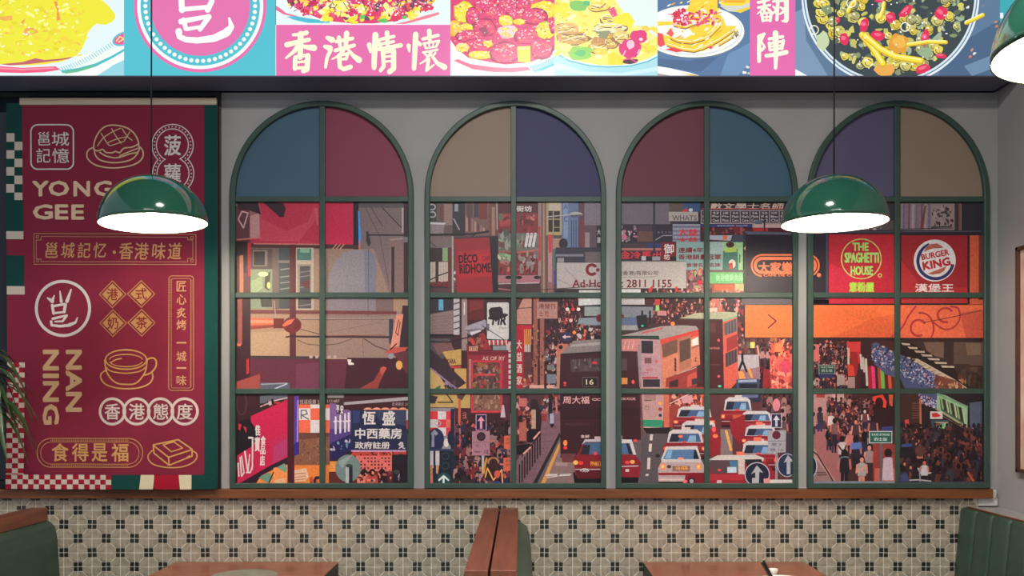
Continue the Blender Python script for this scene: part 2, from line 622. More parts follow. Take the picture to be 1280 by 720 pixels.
# ------------------------------------------------------------------ tiles on the lower wall
PX = 17.64
CELL = PX * 0.0032
GX0, GY0 = 345.25, 637.5
half = CELL
dot = 5.9 * 0.0032         # half side of the dark 2 x 2 insert (with its grout border)
g = 0.0021                 # half grout width
def prism(pts, y0, y1, bev=0.0008):
    """flat tile piece from an outline in X-Z, front edge slightly chamfered"""
    bm = bmesh.new()
    cx = sum(p[0] for p in pts) / len(pts)
    cz = sum(p[1] for p in pts) / len(pts)
    q = [(x + (cx - x) * bev / 0.02, z + (cz - z) * bev / 0.02) for x, z in pts]
    a = [bm.verts.new((x, y0, z)) for x, z in pts]
    m_ = [bm.verts.new((x, y1 + bev, z)) for x, z in pts]
    f = [bm.verts.new((x, y1, z)) for x, z in q]
    n = len(pts)
    for r0, r1 in ((a, m_), (m_, f)):
        for i in range(n):
            bm.faces.new((r0[i], r0[(i + 1) % n], r1[(i + 1) % n], r1[i]))
    bm.faces.new(f)
    return bm
def to_mesh(name, bm, m):
    me = bpy.data.meshes.new(name)
    bmesh.ops.recalc_face_normals(bm, faces=bm.faces)
    bm.to_mesh(me)
    bm.free()
    me.materials.append(m)
    return me
h = CELL
# quarter of an octagon (upper right one), the other three mirrored
r2 = g * 1.414
def quarter(sx, sz):
    # corner at the octagon centre; dark inserts sit at (h,0) and (0,h)
    e = h - dot - g * 0.4
    dg = g * 1.414
    pts = [(g, g), (e, g), (e, dot - dg * 0.5 - g * 0.2), (dot - dg * 0.5 - g * 0.2, e), (g, e)]
    # diagonal joint x+z = h : keep both diagonal corners inside it
    pts[2] = (e, h - dg - e) if h - dg - e > g else (e, g * 1.5)
    pts[3] = (h - dg - e, e) if h - dg - e > g else (g * 1.5, e)
    return [(x * sx, z * sz) for x, z in pts]
qm = [to_mesh('tile_quarter', prism(quarter(sx, sz), -0.003, -0.0065), M['tile']) for sx, sz in ((1, 1), (-1, 1), (-1, -1), (1, -1))]
k_ = h - dot
om = to_mesh('octagon_tile', prism([(k_, -dot), (k_, dot), (dot, k_), (-dot, k_), (-k_, dot), (-k_, -dot), (-dot, -k_), (dot, -k_)], -0.0005, -0.0042), M['grout'])
bm = bmesh.new()
ds = dot - 0.0013
for sx in (-1, 1):
    for sz in (-1, 1):
        merge(bm, prism([(sx * 0.0016, sz * 0.0016), (sx * ds, sz * 0.0016), (sx * ds, sz * ds), (sx * 0.0016, sz * ds)], -0.003, -0.0062, 0.0006))
am = to_mesh('accent_tile', bm, M['tiledark'])
XT1 = W(1222, 0)[0]
zbot = ZS0 - 7 * CELL
tw = obj('grout_bed', bx(XL, XT1, -0.004, 0.0, 0.0, ZS0), M['grout'], wb)
i0, i1 = -21, 50
rng = random.Random(4)
for j in range(0, 6):
    for i in range(i0, i1):
        X, _, Z = W(GX0 + PX * i, GY0 + PX * j)
        if X + h > XT1 + 0.03 or X < -2.25:
            continue
        if (i + j) % 2 == 0:
            o = bpy.data.objects.new('accent_tile', am)
            link(o, wb)
            o.location = (X, 0, Z)
            o.rotation_euler = (0, rng.uniform(-.03, .03), 0)
        else:
            o = bpy.data.objects.new('octagon_tile', om)
            link(o, wb)
            o.location = (X, 0, Z)
            for k in range(4):
                q = bpy.data.objects.new('tile_quarter', qm[k])
                link(q, o)
# the row cut by the ledge (only lower halves show), the cut column at the end of the wall and the rows hidden by the tables
bm = bmesh.new()
bd = bmesh.new()
for j in list(range(-1, 0)) + list(range(6, 18)):
    for i in range(i0, i1):
        X, _, Z = W(GX0 + PX * i, GY0 + PX * j)
        if X + h > XT1 + 0.03 or X < -2.25 or Z < 0.08:
            continue
        if (i + j) % 2 == 0:
            for sx in (-1, 1):
                for sz in ((-1,) if j == -1 else (-1, 1)):
                    z0_, z1_ = sorted((Z + sz * 0.0016, Z + sz * ds))
                    box(bd, *sorted((X + sx * 0.0016, X + sx * ds)), -0.0062, -0.003, z0_, min(z1_, ZS0))
        else:
            for sx in (-1, 1):
                for sz in ((-1,) if j == -1 else (-1, 1)):
                    merge(bm, prism([(X + x, Z + z) for x, z in quarter(sx, sz)], -0.003, -0.0065))
tag(obj('cut_tiles', bm, M['tile'], wb), kind='stuff')
tag(obj('cut_accent_tiles', bd, M['tiledark'], wb), kind='stuff')

# ------------------------------------------------------------------ windows: frames, coloured arch panes; the mural panels come with the art
WIN = [  # outer left, outer right, centre, arch pane colours (left, right)
    (289.5, 517.5, 404.0, (64, 92, 111), (124, 56, 77)),
    (531.5, 757.0, 642.0, (138, 119, 107), (54, 52, 91)),
    (769.5, 995.5, 882.5, (103, 54, 67), (60, 90, 109)),
    (1008.0, 1233.5, 1119.5, (86, 82, 109), (136, 119, 104)),
]
YT, YSP, YBOT = 128.0, 250.0, 610.0
BARS = (250.0, 369.5, 489.0)
YF, YBAR, YP = -0.024, -0.019, -0.006
windows = []
for wi, (xa, xb, xc, cl, cr_) in enumerate(WIN):
    wo = tag(empty('window_%d' % (wi + 1), W(xc, YBOT)), None, 'window', kind='structure')
    wo['label'] = ['arched green window frame beside the banner with blue and maroon top panes',
                   'arched green window frame with beige and navy top panes',
                   'arched green window frame with maroon left and blue right top panes',
                   'rightmost arched green window frame with purple and tan top panes'][wi]
    windows.append(wo)
    # outer frame: inverted U plus bottom rail
    def outline(inset):
        x0, x1 = W(xa + inset, 0)[0], W(xb - inset, 0)[0]
        zs = W(0, YSP - 6)[2]
        zt_ = W(0, YT + inset)[2]
        zb = W(0, YBOT - inset)[2]
        pts = [(x1, zb), (x1, zs)]
        for k in range(1, 36):
            a = math.pi * k / 36
            pts.append(((x0 + x1) / 2 + (x1 - x0) / 2 * math.cos(a), zs + (zt_ - zs) * math.sin(a)))
        pts += [(x0, zs), (x0, zb)]
        return pts
    po, pi_, pb = outline(0), outline(6.6), outline(1.0)
    bm = bmesh.new()
    n = len(po)
    def ringv(p, y): return [bm.verts.new((x, y, z)) for x, z in p]
    rings = [ringv(po, 0.0), ringv(po, YF + 0.002), ringv(pb, YF), ringv(outline(5.8), YF), ringv(pi_, YF + 0.002), ringv(pi_, 0.0)]
    for a, c in zip(rings, rings[1:]):
        for k in range(n):
            bm.faces.new((a[k], a[(k + 1) % n], c[(k + 1) % n], c[k]))
    obj('outer_frame', bm, M['frame'], wo)
    bz0, bz1 = W(0, YBOT - 6.6)[2], W(0, YT + 6.2)[2]
    obj('mullion', bx(W(xc - 3.3, 0)[0], W(xc + 3.3, 0)[0], YBAR, 0.0, bz0, bz1, 0.0015), M['frame'], wo)
    for by in BARS:
        for (q0, q1) in ((xa + 6.4, xc - 3.2), (xc + 3.2, xb - 6.4)):
            obj('transom', bx(W(q0, 0)[0], W(q1, 0)[0], YBAR + 0.001, 0.0, W(0, by + 3.3)[2], W(0, by - 3.3)[2], 0.0015), M['frame'], wo)
    # arch panes
    for side, c in ((-1, cl), (1, cr_)):
        pm = noisy('arch_pane_paint', c, tuple(v * 1.04 for v in c), nscale=4, rough=0.55, bump=0.05, spec=0.3)
        o5 = outline(4.0)
        xm = W(xc, 0)[0]
        arc = [p for p in o5[1:-1] if (p[0] - xm) * side > 0]
        zs = W(0, 250)[2]
        ztop = W(0, YT + 4)[2]
        if side < 0:
            pts = [(xm, zs), (xm, ztop)] + arc + [(arc[-1][0], zs)]
        else:
            pts = [(xm, zs), (arc[0][0], zs)] + arc + [(xm, ztop)]
        bm = bmesh.new()
        f = [bm.verts.new((x, YP, z)) for x, z in pts]
        r = [bm.verts.new((x, 0.0, z)) for x, z in pts]
        bm.faces.new(f)
        for k in range(len(pts)):
            bm.faces.new((f[k], f[(k + 1) % len(pts)], r[(k + 1) % len(pts)], r[k]))
        obj('arch_pane', bm, pm, wo)
# ------------------------------------------------------------------ the street mural, drawn in photo pixels (crop coordinates via at())
A = Art()
K = 16 / 3
DK, RD, WH = (45, 30, 36), (190, 45, 65), (222, 212, 210)
CR = [(40, 28, 36), (70, 40, 46), (120, 60, 60), (170, 95, 90), (200, 150, 145), (50, 50, 70), (30, 22, 28), (150, 50, 55)]

def window1():
    # ---- upper row
    A.at(280, 240, K)
    A.rect(40, 40, 1260, 700, (118, 92, 90))
    A.rect(660, 40, 1260, 700, (124, 106, 108))
    A.P((150, 124, 112), 660, 380, 1000, 380, 1110, 700, 660, 700)
    A.rect(1100, 300, 1200, 700, (134, 108, 106))
    A.P((142, 134, 142), 690, 700, 700, 560, 735, 470, 790, 410, 860, 385, 960, 385, 1000, 420, 1015, 500, 1010, 700)
    A.P((122, 122, 140), 935, 385, 960, 385, 1000, 420, 1015, 500, 1010, 700, 940, 700)
    A.line([(963, 380), (965, 700)], 4, (92, 88, 102))
    A.line([(930, 80), (1040, 300), (1100, 620)], 4, (88, 74, 80))
    A.line([(975, 95), (1060, 230)], 4, (70, 58, 66))
    A.line([(1050, 100), (1200, 255)], 7, (62, 50, 58))
    A.rect(895, 70, 1200, 105, (92, 84, 90))
    A.rect(1185, 105, 1197, 270, (170, 160, 160))
    A.P((186, 54, 78), 200, 60, 650, 60, 650, 348, 160, 340)
    A.P((200, 72, 92), 240, 120, 630, 105, 625, 170, 500, 330, 240, 325)
    A.P((188, 56, 80), 250, 110, 600, 100, 560, 200, 420, 260, 250, 180)
    A.rect(640, 70, 862, 352, (198, 44, 82))
    A.P((196, 92, 104), 608, 110, 622, 105, 632, 215, 618, 220)
    A.rect(862, 60, 897, 382, (44, 34, 42))
    A.P((64, 150, 232), 893, 125, 904, 130, 913, 300, 906, 380, 898, 380)
    A.P((210, 110, 90), 900, 320, 908, 320, 908, 382, 897, 382)
    A.P((74, 48, 48), 180, 340, 895, 352, 895, 378, 180, 372)
    A.line([(200, 345), (640, 350)], 8, (196, 120, 110))
    for k in range(3):
        A.line([(725 + 25 * k, 378), (750 + 25 * k, 350)], 6, (210, 150, 130))
    A.rect(80, 60, 240, 315, (152, 98, 102))
    A.P((98, 60, 68), 80, 90, 170, 110, 170, 320, 80, 320)
    A.P((190, 140, 140), 175, 160, 235, 140, 240, 305, 175, 305)
    A.P((62, 46, 54), 80, 60, 225, 60, 248, 152, 160, 118, 100, 120)
    A.P((60, 44, 52), 250, 60, 395, 75, 412, 110, 400, 165, 372, 168, 330, 130)
    A.line([(130, 240), (95, 180), (120, 130), (160, 140), (130, 240)], 9, (205, 160, 160))
    A.line([(85, 318), (240, 305)], 8, (210, 110, 110))
    A.rect(80, 322, 178, 700, (96, 52, 54))
    A.rect(104, 420, 130, 700, (198, 122, 92))
    A.P((190, 42, 52), 158, 340, 180, 340, 178, 560, 162, 560)
    A.P((45, 28, 32), 80, 330, 158, 330, 150, 540, 130, 540, 128, 420, 80, 430)
    A.rect(178, 378, 340, 520, (88, 68, 68))
    A.rect(192, 388, 290, 495, (134, 118, 112))
    A.rect(198, 396, 272, 488, (50, 42, 47))
    A.rect(178, 515, 322, 700, (136, 150, 116))
    A.P((160, 176, 130), 178, 600, 250, 560, 260, 640, 178, 700)
    A.P((70, 66, 50), 275, 560, 310, 530, 300, 660, 270, 640)
    A.ell(262, 548, 34, 16, (252, 224, 176))
    A.ell(298, 622, 12, 22, (232, 224, 130))
    A.rect(322, 375, 366, 700, (112, 94, 88))
    A.rect(366, 372, 440, 700, (66, 74, 76))
    for y in (460, 510, 560, 600, 640):
        A.line([(376, y + 8), (436, y)], 7, (140, 140, 136))
    A.rect(360, 455, 440, 474, (132, 120, 114))
    A.rect(478, 372, 598, 700, (186, 168, 152))
    A.rect(486, 378, 582, 455, (74, 116, 108))
    A.rect(508, 380, 570, 405, (130, 168, 148))
    A.rect(490, 482, 582, 676, (150, 138, 130))
    A.rect(506, 494, 574, 672, (78, 76, 80))
    for y in (530, 560, 630):
        A.line([(510, y + 6), (572, y - 4)], 6, (138, 130, 128))
    A.P((100, 50, 58), 520, 600, 570, 585, 570, 640, 520, 630)
    A.rect(438, 350, 480, 700, (92, 32, 46))
    A.rect(598, 380, 650, 700, (158, 128, 112))
    A.rect(1116, 365, 1136, 700, (56, 46, 52))
    A.rect(1198, 60, 1242, 700, (62, 40, 52))
    A.line([(955, 286), (1260, 288)], 10, (56, 46, 54))
    A.P((66, 54, 58), 948, 262, 962, 262, 980, 340, 965, 368, 948, 330)
    A.rect(1196, 300, 1250, 335, (120, 112, 124))
    A.line([(1110, 320), (1190, 310)], 8, (158, 146, 146))
    # ---- middle row
    A.at(280, 365, K)
    A.rect(40, 30, 1260, 680, (168, 136, 114))
    A.rect(640, 130, 1260, 440, (150, 124, 116))
    A.P((182, 150, 122), 178, 270, 440, 260, 430, 420, 178, 425)
    A.P((138, 116, 112), 640, 130, 1110, 140, 1110, 180, 640, 190)
    A.rect(178, 20, 322, 112, (132, 142, 120))
    A.P((70, 70, 60), 240, 30, 322, 30, 322, 100, 250, 100)
    A.rect(325, 20, 366, 115, (110, 90, 84))
    A.rect(366, 20, 440, 112, (72, 74, 76))
    A.rect(480, 20, 600, 122, (184, 164, 150))
    A.rect(494, 40, 582, 110, (80, 76, 80))
    A.line([(500, 92), (580, 82)], 6, (140, 130, 130))
    A.rect(600, 20, 700, 120, (156, 128, 116))
    A.rect(690, 20, 1012, 128, (136, 126, 134))
    A.rect(1012, 20, 1130, 130, (124, 100, 100))
    A.line([(960, 20), (962, 160)], 4, (86, 76, 86))
    A.P((116, 62, 64), 178, 118, 1150, 128, 1150, 150, 178, 146)
    A.line([(515, 182), (1115, 180)], 9, (118, 90, 88))
    A.line([(515, 178), (1115, 176)], 3, (190, 170, 160))
    A.line([(510, 248), (640, 282)], 5, (80, 56, 56))
    A.line([(490, 320), (560, 348), (650, 356), (760, 346), (850, 312)], 5, (96, 74, 72))
    A.line([(700, 270), (900, 230), (1050, 200)], 3, (120, 96, 92))
    A.line([(925, 300), (930, 430)], 4, (112, 90, 88))
    A.line([(935, 312), (1010, 360), (1100, 392)], 6, (70, 48, 50))
    A.line([(480, 297), (1260, 302)], 13, (62, 40, 46))
    A.line([(690, 292), (1080, 288)], 5, (130, 70, 66))
    A.rect(80, 20, 178, 680, (62, 34, 42))
    A.rect(92, 40, 122, 350, (150, 84, 78))
    A.P((205, 110, 90), 88, 340, 116, 345, 112, 362, 88, 360)
    A.P((188, 50, 56), 150, 450, 165, 440, 168, 540, 150, 550)
    A.P((212, 108, 84), 178, 170, 335, 176, 335, 232, 178, 248)
    A.P((236, 146, 116), 178, 185, 330, 190, 330, 206, 178, 208)
    A.P((150, 70, 62), 178, 225, 330, 218, 335, 236, 178, 250)
    A.rect(438, 30, 480, 680, (90, 40, 50))
    A.rect(330, 176, 400, 242, (112, 38, 42))
    A.ell(455, 220, 62, 54, (112, 40, 44))
    A.P((222, 110, 86), 388, 222, 420, 190, 472, 178, 448, 212, 400, 232)
    for k in range(4):
        A.line([(480 + 8 * k, 185 + 6 * k), (470 + 10 * k, 250 - 4 * k)], 3, (80, 26, 32))
    A.line([(335, 60), (345, 170)], 6, (170, 150, 146))
    A.line([(415, 300), (470, 292)], 10, (50, 30, 34))
    A.P((70, 56, 60), 178, 424, 660, 430, 660, 452, 178, 444)
    for k in range(5):
        A.rect(570 + 40 * k, 424, 590 + 40 * k, 442, (190, 160, 160))
    A.P((98, 46, 62), 175, 444, 822, 448, 800, 690, 175, 690)
    A.P((112, 56, 80), 480, 480, 640, 470, 640, 690, 480, 690)
    A.P((68, 34, 44), 822, 438, 1260, 440, 1260, 690, 800, 690)
    A.P((150, 62, 58), 840, 680, 1000, 590, 1050, 500, 1086, 506, 1040, 600, 1010, 690)
    A.P((196, 88, 74), 1040, 510, 1065, 495, 1086, 506, 1050, 560)
    A.P((62, 42, 50), 1190, 90, 1260, 90, 1260, 400, 1170, 380)
    A.P((60, 58, 76), 1100, 180, 1130, 180, 1120, 360, 1100, 340)
    A.P((222, 146, 124), 1150, 150, 1196, 148, 1166, 360, 1108, 372)
    A.line([(1165, 185), (1145, 270), (1160, 290), (1175, 200)], 6, (100, 50, 46))
    A.P((192, 86, 76), 1066, 405, 1112, 370, 1228, 368, 1200, 398, 1120, 410)
    A.line([(1110, 385), (1150, 345)], 8, (60, 30, 36))
    A.P((100, 52, 60), 1130, 410, 1260, 380, 1260, 600, 1200, 520)
    A.ell(1168, 488, 22, 30, (224, 172, 96))
    A.ell(1112, 428, 18, 18, (150, 150, 165))
    A.P((222, 216, 210), 822, 450, 850, 450, 846, 468, 866, 474, 866, 486, 830, 486)
    A.P((158, 76, 70), 85, 598, 240, 545, 242, 560, 240, 640, 120, 690, 85, 690)
    A.P((90, 92, 108), 240, 604, 440, 606, 440, 690, 240, 690)
    A.line([(250, 615), (420, 608)], 8, (150, 152, 165))
    A.line([(340, 645), (420, 612)], 8, (190, 190, 205))
    # ---- lower row
    A.at(280, 480, K)
    A.rect(40, 40, 1260, 720, (58, 30, 36))
    A.ell(120, 130, 36, 80, (82, 50, 58))
    A.ell(118, 130, 28, 70, (58, 30, 36))
    A.P((96, 96, 110), 240, 80, 430, 60, 430, 100, 240, 130)
    A.line([(245, 150), (340, 110), (430, 90)], 8, (200, 180, 180))
    A.clutter(250, 110, 430, 160, 14, 12, [(20, 16, 22), (180, 60, 60), (200, 180, 180)], 3)
    A.P((196, 34, 80), 180, 214, 436, 98, 436, 482, 300, 548, 90, 670, 90, 470, 182, 400)
    A.P((176, 60, 110), 330, 400, 436, 340, 436, 470, 330, 530)
    A.P((190, 40, 88), 300, 380, 436, 310, 436, 350, 330, 420)
    A.P((34, 24, 32), 85, 262, 152, 232, 180, 250, 242, 338, 180, 420, 85, 480)
    A.P((190, 44, 70), 98, 262, 118, 272, 108, 310, 96, 300)
    A.P((190, 44, 70), 128, 280, 152, 290, 148, 330)
    A.P((48, 30, 42), 85, 672, 436, 482, 436, 534, 165, 690, 85, 690)
    A.brush(WH, (12, 8, 95, 530, 100, 615), (10, 8, 108, 490, 118, 615, 134, 590, 118, 480), (12, 8, 140, 450, 160, 590, 172, 470), (14, 8, 168, 358, 192, 358, 190, 570), (10, 8, 150, 590, 176, 590, 192, 540))
    A.text('佳', 208, 272, 244, 345, WH, .03)
    A.text('寶', 205, 350, 240, 450, WH, .03)
    A.text('食', 244, 345, 280, 410, WH, .03)
    A.text('品', 242, 412, 278, 470, WH, .03)
    A.text('店', 240, 474, 274, 545, WH, .03)
    A.rect(468, 100, 800, 140, (66, 44, 46))
    A.text('恆達投資 22', 505, 104, 650, 134, (200, 170, 165))
    A.text('111487', 690, 104, 770, 124, (200, 170, 165))
    A.rect(690, 70, 810, 92, (150, 140, 140))
    cc = [(236, 108, 78), (226, 216, 216)]
    for r_, (y0, y1) in enumerate(((136, 162), (162, 240), (240, 325))):
        for c_, (x0, x1) in enumerate(((498, 577), (577, 652), (652, 705))):
            A.rect(x0, y0, x1, y1, cc[(r_ + c_) % 2])
    A.line([(515, 232), (515, 175), (548, 175), (555, 200), (520, 208), (565, 236)], 8, (104, 96, 112))
    A.rect(465, 325, 705, 540, (136, 90, 70))
    A.clutter(470, 335, 700, 535, 110, 7, [(150, 102, 78), (112, 70, 56), (168, 116, 86)], 5)
    A.P((110, 66, 56), 465, 325, 705, 325, 705, 350, 465, 375)
    A.rect(465, 540, 710, 700, (236, 132, 64))
    A.P((232, 190, 162), 468, 575, 550, 560, 566, 620, 540, 648, 468, 650)
    for y in (600, 622, 640):
        A.line([(470, y), (545, y - 8)], 5, (190, 110, 80))
    A.P((244, 150, 84), 330, 560, 430, 535, 430, 700, 330, 700)
    A.P((238, 180, 140), 335, 640, 410, 625, 410, 665, 335, 665)
    A.P((118, 160, 140), 352, 556, 404, 528, 420, 560, 416, 592)
    A.P((236, 140, 70), 195, 690, 250, 610, 330, 570, 330, 690)
    A.P((110, 150, 132), 262, 604, 306, 592, 326, 625, 296, 660, 232, 625)
    A.line([(300, 660), (330, 590)], 8, (40, 28, 32))
    A.clutter(580, 620, 650, 660, 10, 14, [(60, 30, 36), (200, 80, 60), (70, 90, 70)], 8)
    A.rect(424, 60, 470, 700, (76, 28, 38))
    A.P((92, 62, 156), 470, 80, 500, 76, 502, 465, 466, 482)
    A.line([(494, 110), (490, 410)], 7, (190, 170, 220))
    A.P((60, 40, 130), 466, 400, 500, 380, 502, 465, 466, 482)
    # purple sign
    A.P((126, 96, 150), 706, 128, 740, 130, 850, 182, 850, 440, 706, 522)
    A.P((82, 62, 130), 706, 300, 850, 300, 850, 440, 706, 522)
    A.P((40, 34, 88), 706, 400, 850, 330, 850, 440, 706, 522)
    A.rect(750, 140, 798, 200, (70, 50, 70))
    A.text('平', 748, 140, 770, 190, WH, .03)
    A.text('安', 775, 140, 797, 200, WH, .03)
    for x in (745, 776, 808, 832):
        A.line([(x, 220 - (x - 745) * .3), (x, 330 - (x - 745) * .2)], 12, (228, 222, 226))
        A.line([(x - 12, 250), (x + 10, 245)], 8, (228, 222, 226))
    A.clutter(715, 380, 840, 460, 16, 10, [(110, 150, 170), (30, 30, 70), (190, 180, 210)], 21)
    # navy pharmacy sign
    A.rect(800, 60, 1260, 170, (64, 32, 36))
    A.P((172, 162, 168), 800, 122, 1260, 82, 1260, 106, 800, 140)
    A.text('香港藥房 2002', 1120, 122, 1245, 146, (170, 150, 150))
    for k in range(6):
        A.ell(960 + 58 * k, 178, 32, 22, (236, 150, 120), 12)
    A.rect(848, 172, 1216, 442, (38, 42, 74))
    A.P((58, 66, 92), 1000, 180, 1216, 176, 1216, 280, 1040, 240)
    A.rect(860, 176, 905, 260, (50, 60, 110))
    A.text('恆', 922, 180, 1012, 272, WH, .028)
    A.text('盛', 1056, 178, 1142, 276, WH, .028)
    A.text('中西藥房', 874, 294, 1186, 366, WH, .03)
    A.text('政府註册', 874, 384, 1106, 432, WH, .03)
    A.text('免', 1162, 384, 1214, 432, WH, .03)
    A.rect(1216, 180, 1250, 240, (214, 200, 205))
    A.rect(1216, 240, 1250, 300, (200, 60, 70))
    A.rect(848, 440, 1216, 452, (196, 150, 190))
    A.rect(848, 452, 1216, 480, (190, 66, 52))
    A.clutter(850, 455, 1216, 478, 16, 10, [(60, 20, 26), (230, 110, 80), (40, 30, 40)], 9)
    A.rect(880, 478, 1124, 582, (224, 112, 104))
    for r_ in range(4):
        for c_ in range(9):
            if (r_ * 7 + c_ * 3) % 5:
                A.rect(910 + 23 * c_, 488 + 22 * r_, 922 + 23 * c_, 500 + 22 * r_, (100, 36, 48))
    A.rect(1120, 470, 1230, 690, (36, 28, 36))
    A.rect(700, 585, 1125, 690, (96, 40, 40))
    A.rect(706, 515, 760, 585, (236, 150, 70))
    for (x, c) in ((930, (236, 128, 104)), (1050, (48, 26, 30)), (1170, (40, 30, 40)), (985, (190, 70, 60))):
        A.blob(x, 650, 46, 62, c, random.Random(x), .12)
        A.ell(x + 4, 590, 22, 26, (40, 22, 26), 10)
    A.ell(1180, 500, 50, 34, (36, 30, 40))
    A.line([(1160, 620), (1170, 600), (1165, 640)], 5, (150, 150, 160))
    A.ell(1150, 585, 22, 14, (70, 66, 76), 10)
    A.clutter(870, 590, 1120, 665, 30, 10, CR + [(236, 128, 104), (220, 90, 70)], 12)
    A.ell(828, 562, 85, 92, (116, 134, 134), 28)
    A.P((146, 160, 158), 760, 520, 828, 480, 860, 470, 790, 560)
    A.rect(812, 545, 834, 690, (176, 182, 182))
    A.rect(834, 545, 858, 690, (40, 38, 46))
    A.ell(836, 545, 24, 12, (60, 66, 70), 12)
    A.ell(1236, 370, 44, 74, (46, 50, 76), 20)
    A.rect(1226, 335, 1244, 690, (176, 172, 182))

def window2():
    A.at(525, 240, K)
    A.rect(20, 40, 1260, 700, (92, 72, 76))
    A.rect(50, 60, 218, 285, (98, 84, 86))
    A.rect(50, 70, 110, 200, (62, 56, 66))
    A.ring(80, 100, 26, 22, 8, (180, 172, 180))
    A.ring(82, 150, 26, 22, 8, (180, 172, 180))
    A.rect(160, 80, 215, 220, (146, 118, 110))
    A.rect(130, 90, 158, 190, (110, 66, 66))
    A.P((140, 126, 132), 55, 206, 168, 206, 156, 275, 55, 278)
    A.P((206, 196, 204), 55, 200, 176, 206, 160, 218, 55, 214)
    A.rect(218, 60, 300, 295, (52, 46, 54))
    A.P((150, 150, 165), 230, 80, 255, 80, 255, 130, 230, 130)
    A.line([(225, 180), (262, 250)], 7, (170, 164, 175))
    A.rect(300, 60, 460, 290, (120, 86, 84))
    for k in range(8):
        A.P([(178, 136, 126), (96, 60, 62), (150, 108, 102)][k % 3], 305 + 19 * k, 150 + 14 * k, 318 + 19 * k, 158 + 14 * k, 318 + 19 * k, 262, 305 + 19 * k, 265)
    A.rect(392, 70, 448, 182, (118, 50, 46))
    A.rect(360, 70, 390, 170, (58, 56, 74))
    A.rect(310, 80, 350, 170, (86, 66, 72))
    A.rect(460, 60, 520, 300, (110, 70, 66))
    A.rect(478, 100, 500, 290, (156, 120, 108))
    A.line([(512, 70), (514, 250)], 6, (190, 176, 176))
    A.line([(50, 286), (350, 280), (455, 264)], 13, (34, 28, 36))
    A.line([(350, 295), (380, 275)], 6, (34, 28, 36))
    A.rect(50, 295, 222, 372, (120, 104, 106))
    A.line([(55, 330), (110, 365)], 5, (60, 50, 54))
    A.rect(50, 372, 222, 700, (58, 44, 50))
    A.rect(150, 372, 185, 462, (138, 164, 116))
    A.rect(60, 466, 190, 600, (192, 176, 164))
    for k in range(7):
        A.line([(66 + 18 * k, 470), (66 + 18 * k, 610)], 3, (150, 132, 126))
    A.rect(104, 372, 124, 700, (62, 46, 50))
    A.line([(60, 590), (130, 555), (188, 535)], 8, (54, 40, 46))
    A.text('NURSE', 62, 595, 188, 630, (140, 40, 48), .03)
    A.rect(60, 640, 190, 700, (84, 60, 64))
    A.rect(186, 370, 212, 700, (96, 56, 54))
    A.rect(212, 295, 224, 700, (170, 154, 150))
    A.clutter(226, 540, 244, 690, 12, 6, [(200, 190, 195), (60, 40, 60), (150, 60, 70)], 2)
    # red cafe sign
    A.P((150, 42, 52), 230, 312, 464, 296, 488, 700, 246, 700)
    A.P((172, 42, 54), 250, 400, 468, 380, 482, 560, 258, 580)
    A.P((186, 42, 56), 270, 430, 465, 410, 474, 535, 280, 550)
    A.P((38, 30, 40), 462, 294, 522, 294, 524, 700, 488, 700)
    A.line([(230, 310), (522, 294)], 6, (50, 38, 46))
    A.text('DÉCO', 256, 402, 384, 474, (48, 18, 28), .035, rot=-.06)
    A.text('CAFÉ', 414, 420, 468, 458, (92, 22, 34), .01, rot=-.06)
    A.text('RIDHOME', 262, 476, 474, 542, (48, 18, 28), .035, rot=-.05)
    # food poster
    A.rect(522, 60, 792, 145, (82, 32, 40))
    A.rect(522, 140, 792, 275, (128, 42, 50))
    A.P((170, 60, 64), 540, 150, 600, 150, 610, 220, 530, 230)
    A.P((70, 24, 34), 650, 190, 740, 170, 740, 210, 660, 215)
    A.ell(755, 170, 22, 20, (190, 120, 100))
    A.P((90, 112, 92), 525, 150, 548, 142, 550, 185, 528, 195)
    A.clutter(525, 150, 780, 270, 34, 16, [(150, 46, 52), (96, 30, 38), (168, 72, 70), (112, 34, 44)], 31)
    A.text('街坊', 642, 92, 746, 132, WH, .03)
    A.rect(522, 275, 792, 400, (112, 112, 104))
    A.clutter(525, 280, 785, 380, 50, 15, [(134, 142, 124), (92, 100, 84), (150, 150, 140), (120, 60, 58), (74, 86, 72)], 32)
    for x in (705, 730, 755):
        A.line([(x, 360), (x + 14, 280)], 18, (216, 206, 206))
    A.rect(522, 392, 792, 404, (150, 90, 86))
    A.rect(522, 404, 792, 550, (124, 54, 56))
    A.clutter(528, 405, 600, 455, 14, 14, [(150, 178, 140), (120, 150, 110), (190, 196, 170)], 33)
    A.clutter(660, 410, 780, 500, 22, 16, [(150, 140, 140), (120, 100, 104), (170, 160, 158)], 34)
    A.clutter(525, 450, 780, 550, 40, 14, [(160, 50, 54), (190, 110, 100), (96, 36, 42), (140, 120, 118)], 35)
    A.line([(650, 405), (785, 385)], 7, (200, 110, 100))
    A.rect(520, 555, 800, 605, (168, 112, 124))
    for x in (590, 660, 780):
        A.ell(x, 570, 22, 12, (40, 30, 38), 10)
    A.rect(520, 605, 800, 700, (74, 50, 56))
    A.line([(525, 612), (790, 606)], 7, (190, 170, 176))
    A.line([(525, 645), (605, 655)], 7, (180, 110, 112))
    # poles and right hand buildings
    A.rect(788, 60, 806, 560, (150, 130, 130))
    A.rect(806, 60, 842, 700, (122, 92, 84))
    A.rect(820, 60, 830, 700, (168, 132, 112))
    A.P((190, 44, 54), 790, 230, 802, 230, 804, 450, 790, 470)
    A.rect(842, 60, 950, 290, (172, 152, 114))
    A.rect(858, 72, 936, 124, (190, 176, 160))
    A.rect(856, 128, 932, 266, (40, 34, 42))
    A.line([(888, 128), (888, 266)], 7, (180, 160, 120))
    A.line([(856, 182), (932, 182)], 6, (180, 160, 120))
